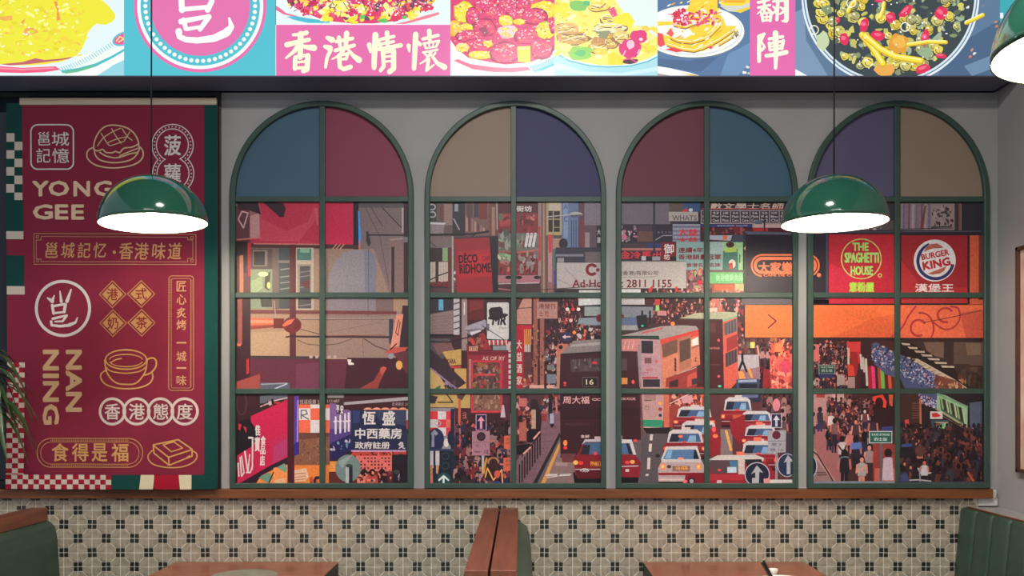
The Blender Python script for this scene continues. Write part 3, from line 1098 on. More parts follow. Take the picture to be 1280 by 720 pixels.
    A.line([(890, 236), (932, 236)], 6, (150, 130, 104))
    A.rect(945, 60, 1055, 380, (98, 116, 152))
    A.rect(956, 70, 986, 310, (124, 146, 184))
    A.text('A', 958, 80, 984, 115, (70, 90, 140), .03)
    A.text('C', 958, 160, 984, 200, (70, 90, 140), .03)
    for x in (1010, 1024, 1040):
        A.line([(x, 190), (x, 370)], 5, (60, 66, 92))
    A.rect(1055, 60, 1096, 380, (92, 62, 78))
    A.rect(1072, 190, 1096, 380, (120, 52, 62))
    A.rect(1096, 60, 1220, 222, (124, 114, 126))
    A.rect(1096, 222, 1220, 400, (92, 72, 84))
    A.rect(1100, 270, 1130, 400, (150, 132, 136))
    A.rect(1176, 225, 1220, 400, (44, 36, 46))
    A.text('大', 1180, 250, 1206, 285, WH)
    A.text('廈', 1180, 300, 1206, 340, WH)
    A.line([(845, 166), (1005, 152)], 7, (170, 164, 166))
    A.ell(1040, 150, 44, 17, (172, 170, 170))
    A.P((80, 80, 92), 1000, 155, 1082, 150, 1070, 168, 1010, 168)
    A.rect(850, 285, 890, 700, (140, 96, 94))
    A.rect(854, 330, 880, 600, (176, 134, 134))
    A.P((196, 60, 70), 855, 285, 880, 285, 878, 400, 858, 410)
    A.P((60, 110, 110), 888, 320, 902, 320, 904, 620, 890, 620)
    A.P((70, 70, 140), 890, 520, 904, 520, 904, 620, 890, 620)
    A.rect(885, 310, 945, 380, (170, 130, 118))
    A.ell(955, 345, 30, 36, (38, 32, 42), 12)
    A.rect(905, 370, 1220, 475, (56, 52, 68))
    A.rect(905, 415, 1090, 430, (126, 122, 136))
    A.rect(1100, 400, 1220, 470, (104, 92, 98))
    A.rect(915, 440, 960, 470, (150, 140, 146))
    # ad hotline board (runs on behind the next window)
    A.rect(912, 472, 1780, 650, (178, 168, 168))
    A.rect(905, 645, 1780, 690, (60, 46, 52))
    A.rect(1060, 655, 1220, 690, (200, 196, 196))
    A.rect(900, 655, 960, 700, (38, 30, 36))
    A.line([(965, 510), (1100, 640)], 4, (146, 132, 134))
    A.line([(912, 580), (1000, 620), (1205, 625)], 3, (140, 120, 122))
    A.ring(1145, 518, 42, 42, 20, (122, 30, 42), 40, 330)
    A.ell(1185, 520, 12, 12, (122, 30, 42), 10)
    A.line([(740, 655), (1000, 640), (1200, 625)], 5, (70, 50, 54))
    A.at(0, 0, 1)
    A.text('Ad-Hotline: 2811 1155', 715.5, 349.5, 839.5, 359.5, (112, 24, 36), .025)
    A.text('晶行(香港)有限公司', 762, 339, 822.5, 345, (96, 84, 84), .015)
    # ---- middle row
    A.at(525, 365, K)
    A.rect(20, 20, 1260, 690, (64, 38, 44))
    A.rect(50, 30, 218, 142, (56, 48, 58))
    A.P((96, 164, 196), 125, 50, 156, 50, 156, 122, 125, 122)
    A.P((136, 112, 112), 60, 150, 226, 120, 226, 292, 60, 292)
    for k in range(6):
        A.line([(65, 170 + 20 * k), (225, 150 + 22 * k)], 3, (112, 90, 92))
    A.rect(60, 280, 230, 300, (40, 32, 38))
    A.rect(224, 40, 264, 285, (184, 176, 184))
    for k in range(5):
        A.line([(228, 80 + 42 * k), (262, 70 + 42 * k)], 9, (90, 76, 86))
    A.rect(278, 40, 316, 390, (150, 128, 128))
    A.line([(296, 70), (296, 150)], 8, (210, 200, 205))
    A.rect(314, 30, 428, 185, (98, 38, 44))
    A.P((124, 48, 52), 330, 60, 420, 60, 420, 110, 330, 130)
    A.P((84, 78, 86), 60, 310, 200, 310, 220, 370, 150, 450, 70, 380)
    A.P((120, 84, 84), 80, 350, 200, 330, 230, 390, 130, 420)
    A.line([(60, 330), (190, 335), (330, 300)], 8, (40, 30, 36))
    A.P((192, 154, 90), 150, 400, 275, 380, 275, 485, 200, 490)
    A.text('KARA', 180, 445, 240, 478, (80, 40, 50), .03)
    A.rect(198, 492, 275, 508, (180, 60, 60))
    A.rect(230, 510, 310, 690, (196, 156, 96))
    A.P((196, 160, 104), 60, 500, 110, 530, 215, 690, 60, 690)
    A.P((60, 44, 54), 60, 392, 130, 430, 308, 606, 244, 648, 62, 490)
    A.line([(75, 510), (160, 580), (240, 640)], 10, (150, 120, 160))
    A.P((60, 110, 60), 100, 640, 140, 620, 130, 660)
    A.clutter(165, 600, 230, 650, 10, 12, [(80, 60, 70), (150, 130, 150), (60, 50, 60)], 14)
    A.P((150, 48, 54), 395, 280, 425, 270, 480, 385, 395, 388)
    A.clutter(320, 310, 470, 400, 22, 14, [(120, 44, 48), (84, 40, 42), (150, 96, 80), (200, 60, 60)], 15)
    for k in range(5):
        A.rect(328 + 12 * k, 362, 336 + 12 * k, 394, (206, 160, 130))
    A.P((160, 152, 166), 298, 232, 432, 184, 464, 214, 420, 250, 342, 292, 302, 262)
    A.P((120, 112, 128), 300, 252, 400, 244, 410, 262, 342, 292)
    A.P((204, 200, 206), 330, 268, 400, 252, 408, 262, 345, 288)
    # hat sign
    A.P((40, 34, 42), 440, 70, 450, 62, 590, 62, 600, 70, 600, 318, 590, 328, 450, 322, 440, 312)
    A.P((206, 202, 202), 447, 76, 454, 70, 586, 70, 593, 76, 592, 312, 584, 318, 454, 314, 447, 308)
    A.ell(520, 164, 68, 18, (48, 40, 48), 20, -.18)
    A.P((48, 40, 48), 462, 170, 458, 120, 474, 104, 536, 98, 550, 112, 556, 152)
    A.text('MR', 478, 160, 574, 222, (44, 36, 44), .05, .15)
    A.text('Hair', 528, 230, 582, 248, (130, 124, 126))
    A.rect(440, 212, 462, 260, (110, 100, 116))
    A.line([(415, 225), (560, 318)], 5, (60, 50, 56))
    for k in range(9):
        A.P([(214, 196, 196), (196, 44, 58)][k % 2], 455 + 14 * k, 322, 469 + 14 * k, 322, 469 + 14 * k, 354, 460 + 14 * k, 354)
    A.rect(486, 358, 572, 388, (136, 146, 150))
    A.rect(575, 330, 640, 388, (190, 180, 178))
    A.clutter(570, 325, 690, 390, 16, 10, [(190, 44, 58), (214, 196, 196), (70, 40, 48)], 16)
    A.rect(316, 394, 640, 690, (142, 44, 60))
    A.rect(322, 398, 596, 420, (112, 34, 46))
    A.text('AS OF BY', 416, 430, 566, 456, (214, 176, 170), .02)
    A.rect(326, 448, 344, 690, (150, 130, 120))
    A.rect(340, 454, 550, 690, (196, 52, 68))
    A.rect(354, 470, 532, 690, (98, 62, 58))
    A.clutter(360, 475, 528, 640, 70, 13, [(120, 82, 70), (70, 44, 46), (150, 120, 116), (60, 56, 74), (170, 60, 60), (140, 100, 60)], 17)
    A.rect(375, 545, 505, 558, (206, 70, 76))
    A.rect(590, 390, 612, 690, (206, 198, 190))
    for k in range(7):
        A.rect(590, 400 + 36 * k, 612, 412 + 36 * k, (150, 40, 52))
    # red vertical shop signs
    A.rect(640, 220, 694, 690, (176, 34, 50))
    for k, ch in enumerate('大益酒家'):
        A.text(ch, 644, 320 + 80 * k, 680, 380 + 80 * k, (220, 196, 190), .02)
    A.rect(694, 222, 742, 352, (206, 140, 76))
    for k in range(3):
        A.line([(702 + 14 * k, 240), (708 + 12 * k, 345)], 5, (170, 60, 60))
    A.rect(660, 222, 745, 248, (186, 40, 54))
    for k in range(4):
        A.rect(696 + 11 * k, 352, 703 + 11 * k, 400, (214, 200, 196))
    A.rect(645, 40, 790, 215, (190, 136, 124))
    A.P((80, 44, 48), 645, 40, 690, 40, 650, 120, 645, 120)
    A.line([(645, 110), (740, 105), (910, 85)], 5, (80, 50, 50))
    A.rect(690, 400, 745, 690, (92, 52, 54))
    A.clutter(692, 540, 830, 690, 40, 12, CR + [(200, 150, 90), (210, 190, 180)], 18)
    A.rect(744, 40, 756, 690, (70, 36, 40))
    A.rect(756, 40, 784, 690, (152, 90, 78))
    A.rect(784, 180, 800, 690, (66, 36, 40))
    A.rect(800, 180, 828, 690, (156, 92, 82))
    A.rect(828, 180, 836, 690, (58, 32, 38))
    A.clutter(745, 200, 836, 640, 40, 9, [(180, 120, 100), (110, 60, 56), (60, 34, 38)], 19)
    A.rect(840, 180, 1220, 690, (56, 34, 40))
    A.rect(830, 40, 1220, 340, (62, 36, 42))
    A.rect(780, 66, 916, 178, (172, 130, 124))
    A.text('港發行', 790, 78, 906, 112, (118, 52, 54), .02)
    A.text('士 社', 792, 126, 860, 164, (150, 62, 60), .02)
    A.clutter(835, 180, 1220, 360, 260, 8, CR + [(36, 26, 34), (66, 62, 80), (40, 30, 40), (52, 34, 42), (30, 24, 30)], 20, 1.4)
    A.clutter(920, 50, 1100, 240, 190, 7, CR + [(60, 34, 40), (40, 28, 34), (48, 30, 38), (200, 60, 66), (96, 44, 48)], 22, 1.4)
    for (x, y, c) in ((982, 116, (232, 226, 220)), (1020, 116, (226, 52, 62)), (1056, 116, (236, 228, 222)), (1028, 270, (250, 140, 70)), (1005, 190, (240, 190, 180))):
        A.ell(x, y, 12, 12, c, 12)
    A.rect(1056, 30, 1220, 92, (206, 204, 206))
    A.P((50, 44, 52), 1080, 90, 1220, 84, 1220, 165, 1080, 165)
    A.rect(1096, 98, 1220, 160, (142, 152, 150))
    A.P((130, 142, 152), 1058, 175, 1205, 168, 1205, 222, 1052, 222)
    A.ell(1195, 175, 22, 26, (110, 34, 46), 14)
    A.clutter(1060, 225, 1205, 310, 40, 12, CR + [(214, 120, 90), (190, 180, 186)], 23)
    A.ell(976, 300, 32, 32, (48, 54, 92), 20)
    A.line([(955, 300), (1000, 298)], 9, (230, 190, 190))
    A.P((230, 190, 190), 948, 300, 970, 284, 970, 316)
    A.rect(906, 346, 988, 432, (190, 112, 94))
    A.ell(938, 368, 14, 14, (40, 28, 34), 12)
    A.clutter(840, 340, 910, 640, 110, 9, CR + [(90, 96, 116), (180, 170, 172)], 24)
    A.rect(846, 486, 896, 520, (120, 116, 116))
    A.rect(845, 548, 906, 610, (120, 124, 136))
    A.rect(910, 432, 936, 690, (176, 128, 110))
    for x in (755, 800, 870):
        A.P((216, 160, 150), x - 25, 622, x + 25, 618, x + 28, 642, x - 25, 642)
    # dark double decker, number 16
    A.P((132, 122, 122), 940, 412, 1022, 326, 1220, 314, 1220, 398)
    A.P((166, 156, 156), 1010, 350, 1220, 332, 1220, 352, 1000, 366)
    A.P((44, 30, 36), 936, 412, 1220, 394, 1220, 416, 936, 430)
    A.P((62, 30, 40), 936, 425, 1220, 410, 1220, 700, 928, 700)
    A.P((76, 62, 68), 1002, 452, 1220, 440, 1220, 528, 1006, 532)
    A.clutter(1010, 450, 1200, 525, 22, 12, [(92, 76, 80), (60, 46, 54), (110, 96, 98)], 25)
    A.ell(1164, 472, 18, 10, (200, 56, 66), 10)
    A.rect(1082, 566, 1188, 632, (104, 84, 84))
    A.rect(1086, 571, 1184, 628, (38, 30, 34))
    A.text('16', 1106, 582, 1156, 618, (226, 212, 176), .01)
    A.ell(966, 606, 10, 7, (240, 80, 84), 10)
    A.ell(966, 622, 10, 6, (226, 50, 60), 10)
    # ---- lower row
    A.at(525, 480, K)
    A.rect(20, 30, 640, 720, (62, 34, 40))
    A.rect(60, 50, 335, 162, (192, 158, 98))
    A.P((60, 50, 58), 60, 70, 120, 85, 100, 130, 60, 130)
    A.line([(180, 70), (220, 122), (120, 122)], 8, (50, 36, 42))
    A.P((90, 60, 66), 245, 70, 310, 60, 280, 110, 250, 95)
    A.rect(235, 160, 330, 440, (70, 36, 42))
    A.rect(55, 155, 238, 445, (66, 60, 76))
    A.rect(60, 160, 230, 440, (150, 140, 150))
    cc = [(214, 60, 70), (216, 206, 210)]
    for r_ in range(3):
        for c_ in range(3):
            A.rect(66 + 54 * c_, 182 + 54 * r_, 92 + 56 * c_ + 28, 236 + 54 * r_, cc[(r_ + c_) % 2] if (r_, c_) != (1, 2) else (226, 110, 90))
    A.rect(205, 165, 230, 440, (40, 40, 66))
    A.ring(120, 262, 22, 20, 7, (176, 166, 176))
    A.ell(106, 372, 56, 78, (38, 44, 80), 24)
    A.P((150, 146, 166), 72, 330, 98, 302, 122, 330, 106, 345, 96, 335, 96, 420, 76, 420, 80, 345)
    A.ell(176, 392, 18, 28, (222, 212, 206), 12)
    A.ell(205, 360, 22, 50, (34, 36, 60), 12)
    A.rect(60, 432, 235, 450, (56, 60, 96))
    A.rect(60, 450, 235, 720, (34, 42, 56))
    A.rect(66, 446, 90, 560, (210, 200, 205))
    A.rect(104, 446, 130, 540, (206, 196, 200))
    A.P((214, 130, 100), 70, 540, 84, 540, 88, 660, 70, 660)
    A.P((214, 150, 110), 108, 540, 128, 540, 120, 600, 108, 595)
    A.rect(132, 446, 210, 610, (28, 36, 48))
    A.ring(170, 480, 26, 24, 6, (56, 66, 80))
    A.ring(170, 545, 26, 24, 6, (56, 66, 80))
    A.ell(160, 635, 46, 46, (40, 74, 78), 20)
    A.line([(128, 640), (158, 612), (190, 640)], 12, (232, 240, 236))
    A.line([(158, 618), (158, 665)], 12, (232, 240, 236))
    A.rect(240, 450, 310, 655, (44, 46, 64))
    A.rect(255, 100, 272, 440, (208, 98, 74))
    A.rect(340, 40, 550, 192, (202, 58, 70))
    A.rect(354, 40, 536, 178, (128, 88, 78))
    for r_ in range(3):
        A.clutter(365, 75 + 34 * r_, 530, 95 + 34 * r_, 16, 9, [(170, 130, 110), (90, 56, 56), (150, 110, 96)], 40 + r_)
    A.text('三元', 282, 190, 310, 232, (200, 130, 120), .02)
    A.rect(552, 60, 600, 240, (88, 44, 58))
    A.P((200, 180, 196), 548, 140, 560, 140, 570, 222, 536, 222)
    A.crowd(245, 265, 610, 620, 6, 18, 28, 51, dense=1.15)
    A.clutter(250, 250, 600, 650, 150, 10, [(200, 110, 96), (50, 36, 46), (60, 34, 44), (120, 60, 60), (36, 26, 34), (190, 80, 76), (90, 60, 90)], 52)
    A.rect(412, 475, 428, 600, (190, 180, 182))
    A.P((222, 150, 60), 412, 600, 440, 490, 450, 490, 430, 600)
    A.blob(490, 580, 55, 75, (56, 34, 40), random.Random(6), .1)
    A.ell(488, 515, 40, 30, (176, 120, 90), 14)
    A.ell(490, 530, 30, 34, (60, 34, 36), 14)
    A.line([(435, 620), (450, 560), (490, 640), (545, 570), (550, 660)], 9, (236, 170, 96))
    A.ell(515, 600, 20, 26, (214, 90, 80), 12)
    A.ell(515, 655, 20, 10, (60, 60, 140), 10)
    for (x, y) in ((560, 340), (556, 486)):
        A.P((216, 104, 76), x, y + 6, x + 70, y, x + 70, y + 92, x, y + 90)
        A.text('的士', x + 16, y + 16, x + 50, y + 38, (120, 50, 50), .01)
        A.text('CITY', x + 14, y + 46, x + 52, y + 62, (120, 50, 50), .02)
    A.line([(605, 200), (606, 650)], 7, (130, 110, 120))
    A.rect(372, 202, 444, 310, (206, 150, 170))
    A.rect(377, 207, 439, 305, (32, 32, 78))
    A.P((226, 152, 168), 408, 214, 432, 246, 416, 246, 416, 298, 400, 298, 400, 246, 384, 246)
    A.rect(348, 314, 466, 476, (172, 124, 140))
    A.ell(408, 350, 30, 30, (52, 36, 48), 20)
    A.ell(408, 350, 18, 18, (70, 44, 56), 14)
    A.line([(350, 388), (464, 388)], 3, (90, 60, 74))
    A.text('7', 430, 400, 440, 416, (80, 50, 64), .02)
    A.text('12', 430, 440, 456, 462, (60, 40, 54), .03)
    A.text('早', 368, 400, 396, 420, (110, 80, 96), .01)
    A.line([(362, 452), (398, 452)], 7, (110, 80, 96))
    # pavement, railing, road
    A.rect(640, 30, 1260, 720, (84, 50, 56))
    A.P((126, 92, 104), 820, 180, 940, 60, 940, 330, 735, 690, 640, 690, 640, 520)
    for k in range(9):
        A.line([(850 - 24 * k, 250 + 46 * k), (940 - 22 * k, 240 + 46 * k)], 3, (104, 72, 84))
    A.P((138, 112, 112), 935, 318, 1260, 318, 1260, 690, 745, 690)
    A.P((44, 36, 44), 738, 690, 930, 320, 938, 350, 775, 690)
    A.P((110, 96, 100), 765, 690, 935, 350, 938, 375, 790, 690)
    A.P((222, 154, 80), 792, 690, 928, 388, 932, 420, 822, 690)
    for (x, y) in ((870, 600), (960, 600)):
        A.P((212, 200, 200), x - 25, y, x + 50, y - 4, x + 40, y + 10, x - 35, y + 14)
    A.line([(850, 622), (920, 612)], 7, (212, 200, 200))
    A.P((172, 140, 140), 905, 520, 990, 515, 980, 545, 900, 545)
    A.rect(640, 60, 712, 400, (84, 42, 48))
    A.clutter(645, 70, 720, 380, 40, 14, CR + [(190, 90, 80), (214, 150, 140)], 53)
    A.rect(660, 95, 712, 150, (196, 110, 104))
    A.blob(765, 230, 50, 120, (44, 30, 36), random.Random(3), .12)
    A.ell(760, 130, 26, 30, (50, 36, 40), 12)
    A.rect(742, 170, 772, 298, (186, 150, 130))
    A.clutter(690, 190, 740, 290, 14, 12, [(60, 36, 42), (180, 96, 86)], 54)
    A.rect(662, 255, 708, 380, (176, 96, 84))
    A.clutter(780, 80, 930, 190, 30, 14, CR + [(200, 180, 180)], 55)
    A.line([(870, 95), (868, 200), (880, 275)], 26, (40, 28, 36))
    A.ell(872, 85, 16, 18, (50, 30, 34), 10)
    A.P((170, 166, 190), 864, 198, 890, 194, 892, 262, 866, 265)
    A.line([(905, 90), (912, 190)], 12, (206, 110, 100))
    A.P((150, 50, 60), 812, 195, 845, 200, 838, 250, 810, 245)
    for k in range(9):
        x = 800 - 17 * k
        A.line([(x, 330 + 26 * k), (x, 470 + 26 * k)], 9, (32, 22, 28))
    A.line([(806, 330), (680, 480)], 8, (60, 36, 40))
    A.P((30, 22, 28), 715, 310, 805, 300, 800, 340, 745, 390, 715, 390)
    A.P((236, 160, 150), 752, 362, 798, 312, 804, 320, 760, 372)
    A.P((30, 22, 28), 645, 410, 735, 395, 735, 430, 680, 470, 645, 470)
    A.P((236, 160, 150), 684, 462, 735, 415, 740, 424, 692, 470)
    # rear of the dark bus
    A.P((58, 28, 36), 932, 20, 1260, 20, 1260, 360, 1100, 430, 1040, 490, 936, 490)
    A.P((50, 24, 30), 950, 170, 1260, 160, 1260, 230, 950, 240)
    A.P((64, 34, 40), 936, 240, 1260, 236, 1260, 240, 936, 248)
    A.text('周大福', 952, 82, 1128, 132, (228, 168, 168), .015)
    A.ring(1164, 103, 18, 8, 4, (228, 168, 168))
    A.ring(1194, 103, 18, 8, 4, (228, 168, 168))
    A.text('HONG KONG TAI FOOK', 965, 258, 1130, 276, (92, 60, 66))
    A.P((110, 60, 64), 936, 462, 1040, 462, 1020, 522, 950, 522)
    A.ell(968, 392, 14, 20, (250, 150, 90), 12)
    A.ell(968, 425, 14, 12, (230, 50, 60), 12)
    A.text('食鮮', 1070, 338, 1128, 360, (226, 190, 190), .02)
    # taxi across the mullion of windows two and three
    A.at(0, 0, 1)
    A.P((26, 18, 24), 716, 590, 799, 590, 798, 604, 718, 604)
    A.P((132, 30, 42), 717, 574, 724, 564, 792, 564, 800, 576, 799, 594, 719, 594)
    A.P((92, 22, 32), 719, 586, 799, 586, 798, 598, 721, 598)
    A.P((132, 30, 42), 722, 568, 730, 550, 784, 550, 794, 568)
    A.P((196, 192, 200), 727, 556, 731, 549, 784, 549, 788, 556, 784, 552, 732, 552)
    A.P((72, 100, 134), 725, 568, 731, 553, 783, 553, 790, 568)
    A.P((44, 40, 54), 725, 568, 729, 556, 738, 556, 736, 568)
    A.P((120, 176, 220), 752, 566, 756, 555, 772, 555, 774, 566)
    A.ell(744, 566.5, 2.4, 2.2, (236, 70, 76), 10)
    for x in (719.5, 795):
        A.ell(x, 578, 3.2, 2.8, (255, 190, 100), 12)
    for x in (726, 788):
        A.ell(x, 578.5, 3.0, 2.6, (240, 60, 64), 12)
    A.rect(737, 575, 752, 583.5, (120, 44, 40))
    A.text('FM4613', 738, 576.5, 751, 582.5, (230, 150, 70), .03)
    A.line([(719, 586.5), (799, 586.5)], 1.2, (190, 176, 180))
    A.ring(730.5, 589, 5.6, 3.8, 1.1, (214, 222, 216), 180, 360, 14)
    A.text('TAXI', 726.5, 586, 734.5, 590, (214, 222, 216), .02)
    A.rect(743, 545.5, 754, 549, (206, 176, 182))
def cab(cx, y0, w_, h_, seed=0, lamp=True, dark=1.0):
    """rear of a red taxi with pale roof, in current crop units"""
    x0, x1 = cx - w_ / 2, cx + w_ / 2
    q = lambda f: x0 + w_ * f
    v = lambda f: y0 + h_ * f
    A.P((28, 20, 26), q(.02), v(.82), q(.98), v(.82), q(.96), v(1.0), q(.04), v(1.0))
    A.P((138, 34, 46), q(0), v(.56), q(.1), v(.42), q(.9), v(.42), q(1), v(.56), q(.99), v(.9), q(.01), v(.9))
    A.P((96, 24, 36), q(.01), v(.74), q(.99), v(.74), q(.97), v(.93), q(.03), v(.93))
    A.P((206, 198, 202), q(.14), v(.1), q(.24), v(0), q(.76), v(0), q(.86), v(.1), q(.9), v(.44), q(.1), v(.44))
    A.P((66, 92, 134), q(.14), v(.42), q(.2), v(.14), q(.8), v(.14), q(.86), v(.42))
    A.P((38, 40, 60), q(.14), v(.42), q(.2), v(.14), q(.42), v(.14), q(.34), v(.42))
    A.P((130, 168, 206), q(.55), v(.40), q(.6), v(.2), q(.74), v(.2), q(.74), v(.40))
    A.ell(q(.48), v(.42), w_ * .05, h_ * .03, (240, 70, 74), 10)
    A.P((170, 60, 70), q(.02), v(.56), q(.98), v(.56), q(.98), v(.6), q(.02), v(.6))
    for f in (.08, .92):
        A.ell(q(f), v(.64), w_ * .06, h_ * .07, (250, 120, 84), 10)
        A.ell(q(f), v(.64), w_ * .03, h_ * .035, (255, 206, 130), 8)
    A.rect(q(.36), v(.60), q(.66), v(.72), (190, 90, 66))
    A.line([(q(.05), v(.80)), (q(.95), v(.80))], h_ * .03, (176, 160, 166))
    if lamp:
        A.rect(q(.42), v(-.07), q(.62), v(0), (216, 190, 190))

def window3():
    A.at(765, 240, K)
    A.rect(20, 40, 390, 225, (112, 102, 116))
    A.rect(390, 40, 620, 225, (58, 52, 70))
    A.rect(380, 60, 475, 132, (96, 84, 78))
    A.rect(475, 60, 600, 132, (62, 84, 124))
    A.P((206, 60, 66), 470, 122, 500, 108, 506, 132, 470, 132)
    A.ell(525, 120, 14, 12, (200, 206, 214), 10)
    A.rect(570, 130, 600, 225, (50, 44, 64))
    A.rect(378, 132, 574, 194, (172, 162, 158))
    A.text('WHATS', 402, 156, 564, 190, (84, 76, 80), .012)
    A.rect(20, 215, 640, 460, (52, 44, 60))
    A.rect(168, 262, 272, 332, (104, 76, 68))
    A.rect(170, 225, 268, 260, (76, 60, 72))
    A.clutter(60, 225, 165, 335, 40, 12, [(206, 196, 204), (60, 40, 56), (190, 120, 150), (120, 110, 120), (44, 36, 50)], 61)
    A.ell(80, 300, 18, 22, (206, 110, 150), 12)
    A.line([(290, 320), (340, 290), (400, 290)], 6, (150, 150, 166))
    A.text('K E A N', 305, 262, 395, 276, (130, 124, 140))
    A.rect(404, 214, 588, 330, (150, 150, 166))
    for k in range(4):
        A.rect(404, 226 + 28 * k, 588, 238 + 28 * k, (112, 112, 134))
    A.text('大益', 440, 244, 572, 292, (214, 50, 62), .04)
    A.text('大益', 440, 300, 572, 345, (196, 48, 60), .04)
    A.rect(20, 340, 330, 376, (72, 58, 72))
    A.rect(232, 342, 330, 372, (50, 62, 110))
    A.rect(60, 340, 230, 372, (66, 56, 62))
    A.rect(20, 374, 335, 390, (176, 110, 106))
    A.rect(20, 390, 335, 450, (72, 40, 56))
    A.text('金冷馬出', 52, 394, 330, 446, (206, 52, 66), .03)
    A.rect(190, 428, 430, 462, (40, 34, 44))
    A.rect(196, 428, 226, 456, (180, 176, 184))
    A.rect(268, 430, 322, 456, (150, 146, 156))
    A.rect(328, 334, 428, 458, (118, 34, 46))
    A.text('御', 345, 346, 412, 412, WH, .02)
    A.text('坊', 345, 414, 385, 452, WH, .02)
    A.rect(388, 430, 432, 460, (34, 28, 36))
    A.rect(274, 60, 288, 410, (52, 50, 68))
    # teal health sign
    A.rect(428, 332, 872, 520, (134, 166, 166))
    A.rect(640, 330, 750, 410, (158, 184, 178))
    A.text('連續4年', 440, 370, 606, 406, (122, 34, 46), .03, .05)
    A.text('香港銷量冠軍', 440, 416, 726, 452, (122, 34, 46), .03)
    A.text('香港名醫名牌', 494, 474, 722, 502, (122, 34, 46), .03)
    A.rect(738, 332, 872, 524, (156, 198, 148))
    A.P((62, 112, 100), 740, 395, 836, 380, 842, 522, 736, 522)
    A.P((170, 196, 84), 752, 378, 830, 366, 830, 400, 752, 404)
    A.ell(786, 352, 28, 20, (74, 44, 40), 14)
    A.ell(800, 480, 24, 30, (214, 206, 190), 14)
    A.P((190, 56, 60), 776, 478, 802, 470, 806, 512, 780, 512)
    A.line([(850, 420), (850, 470)], 9, (70, 110, 84))
    # white hotline board's end
    A.rect(48, 460, 494, 642, (182, 174, 172))
    A.rect(48, 460, 494, 466, (120, 112, 114))
    A.at(0, 0, 1)
    A.text('晶行(香港)有限公司', 762, 338.5, 822.5, 345, (96, 84, 84), .018)
    A.line([(774, 347), (820, 346)], .6, (130, 120, 120))
    A.text('Ad-Hotline: 2811 1155', 715.5, 349.5, 839.5, 359.5, (112, 24, 36), .025)
    A.at(765, 240, K)
    A.rect(494, 520, 650, 700, (120, 80, 86))
    A.clutter(498, 520, 640, 690, 80, 12, [(170, 120, 120), (200, 180, 180), (96, 60, 70), (150, 170, 140), (200, 90, 90), (60, 40, 50), (180, 160, 120)], 62)
    A.P((206, 44, 54), 570, 590, 600, 584, 604, 614, 570, 618)
    A.rect(20, 642, 494, 720, (60, 40, 48))
    A.clutter(190, 648, 600, 690, 60, 11, [(206, 60, 66), (180, 96, 96), (60, 40, 48), (220, 190, 180), (90, 60, 60)], 63)
    A.rect(50, 648, 190, 672, (206, 206, 206))
    A.rect(648, 520, 880, 540, (110, 90, 90))
    A.rect(640, 536, 874, 610, (112, 188, 122))
    A.text('香港健康食品', 690, 548, 870, 592, (166, 220, 168), .015)
    A.rect(640, 610, 884, 700, (150, 96, 84))
    A.rect(680, 618, 812, 656, (230, 98, 64))
    A.rect(818, 612, 876, 660, (190, 180, 130))
    A.clutter(645, 655, 880, 695, 40, 10, [(190, 96, 90), (220, 150, 130), (90, 50, 56)], 64)
    # school sign
    A.rect(588, 50, 1260, 222, (58, 44, 52))
    A.text('數文學士名師', 652, 74, 1140, 116, (204, 178, 168), .03, .2)
    A.line([(600, 112), (1140, 112)], 5, (190, 90, 84))
    A.rect(592, 122, 1220, 212, (176, 164, 168))
    for k, tx in enumerate(('S-22', 'S3', 'S4E', 'S4', 'S5', 'S6', 'S5-S6', 'M1-M2', 'S6')):
        x = 597 + 65 * k + (0 if k else 0)
        A.rect(x, 127, x + 60, 206, (62, 54, 66))
        A.text(tx, x + 12, 133, x + 48, 148, (214, 206, 208), .01)
        A.text(['Math', 'Phy', 'Phy', 'Math', 'Math', 'Math', 'Math', 'Bio', 'Eng'][k], x + 8, 156, x + 52, 172, (214, 206, 208), .01)
        A.text(['Core', 'Chem', 'Music', 'Core', 'Core', 'Core', 'M2', 'Chi', 'LS'][k], x + 8, 180, x + 52, 198, (214, 206, 208), .01)
    A.rect(592, 214, 936, 236, (56, 62, 112))
    A.text('www.study.com.hk', 700, 218, 905, 232, (196, 196, 212))
    A.rect(936, 214, 1260, 240, (190, 160, 156))
    A.rect(592, 238, 1260, 290, (80, 34, 42))
    A.rect(940, 240, 1040, 262, (176, 46, 52))
    A.rect(955, 188, 1000, 212, (92, 100, 124))
    A.line([(1016, 160), (1016, 280)], 10, (52, 48, 64))
    A.rect(592, 262, 880, 332, (74, 46, 54))
    A.clutter(600, 240, 880, 285, 30, 12, [(120, 46, 50), (60, 34, 40), (150, 80, 80)], 65)
    A.P((170, 176, 190), 645, 290, 800, 290, 790, 326, 645, 318)
    A.P((220, 110, 70), 740, 292, 770, 292, 764, 320, 738, 320)
    A.rect(800, 285, 880, 335, (70, 74, 90))
    # black fast food sign
    A.P((44, 38, 48), 874, 262, 1260, 282, 1260, 720, 880, 720)
    A.P((88, 92, 112), 874, 262, 1260, 274, 1260, 286, 900, 284)
    A.P((62, 56, 66), 874, 268, 892, 284, 892, 720, 882, 720)
    A.P((200, 170, 120), 876, 376, 890, 362, 888, 390)
    A.P((56, 50, 60), 900, 560, 1260, 520, 1260, 720, 900, 720)
    A.at(0, 0, 1)
    O = (240, 124, 84)
    for (ex, cc) in ((0, O), (2.2, (44, 38, 48)), (3.6, O), (7.4, (44, 38, 48))):
        A.ell(953 - .5, 332, 14.3 - ex, 14.3 - ex, cc, 28)
        A.ell(1010.5, 332, 14.3 - ex, 14.3 - ex, cc, 28)
        A.rect(952.5, 317.7 + ex, 1010.5, 346.3 - ex, cc)
    A.rect(952, 342.6, 1013, 346.6, (44, 38, 48))
    A.text('大家樂', 947.5, 327.5, 991, 341.5, O, .035)
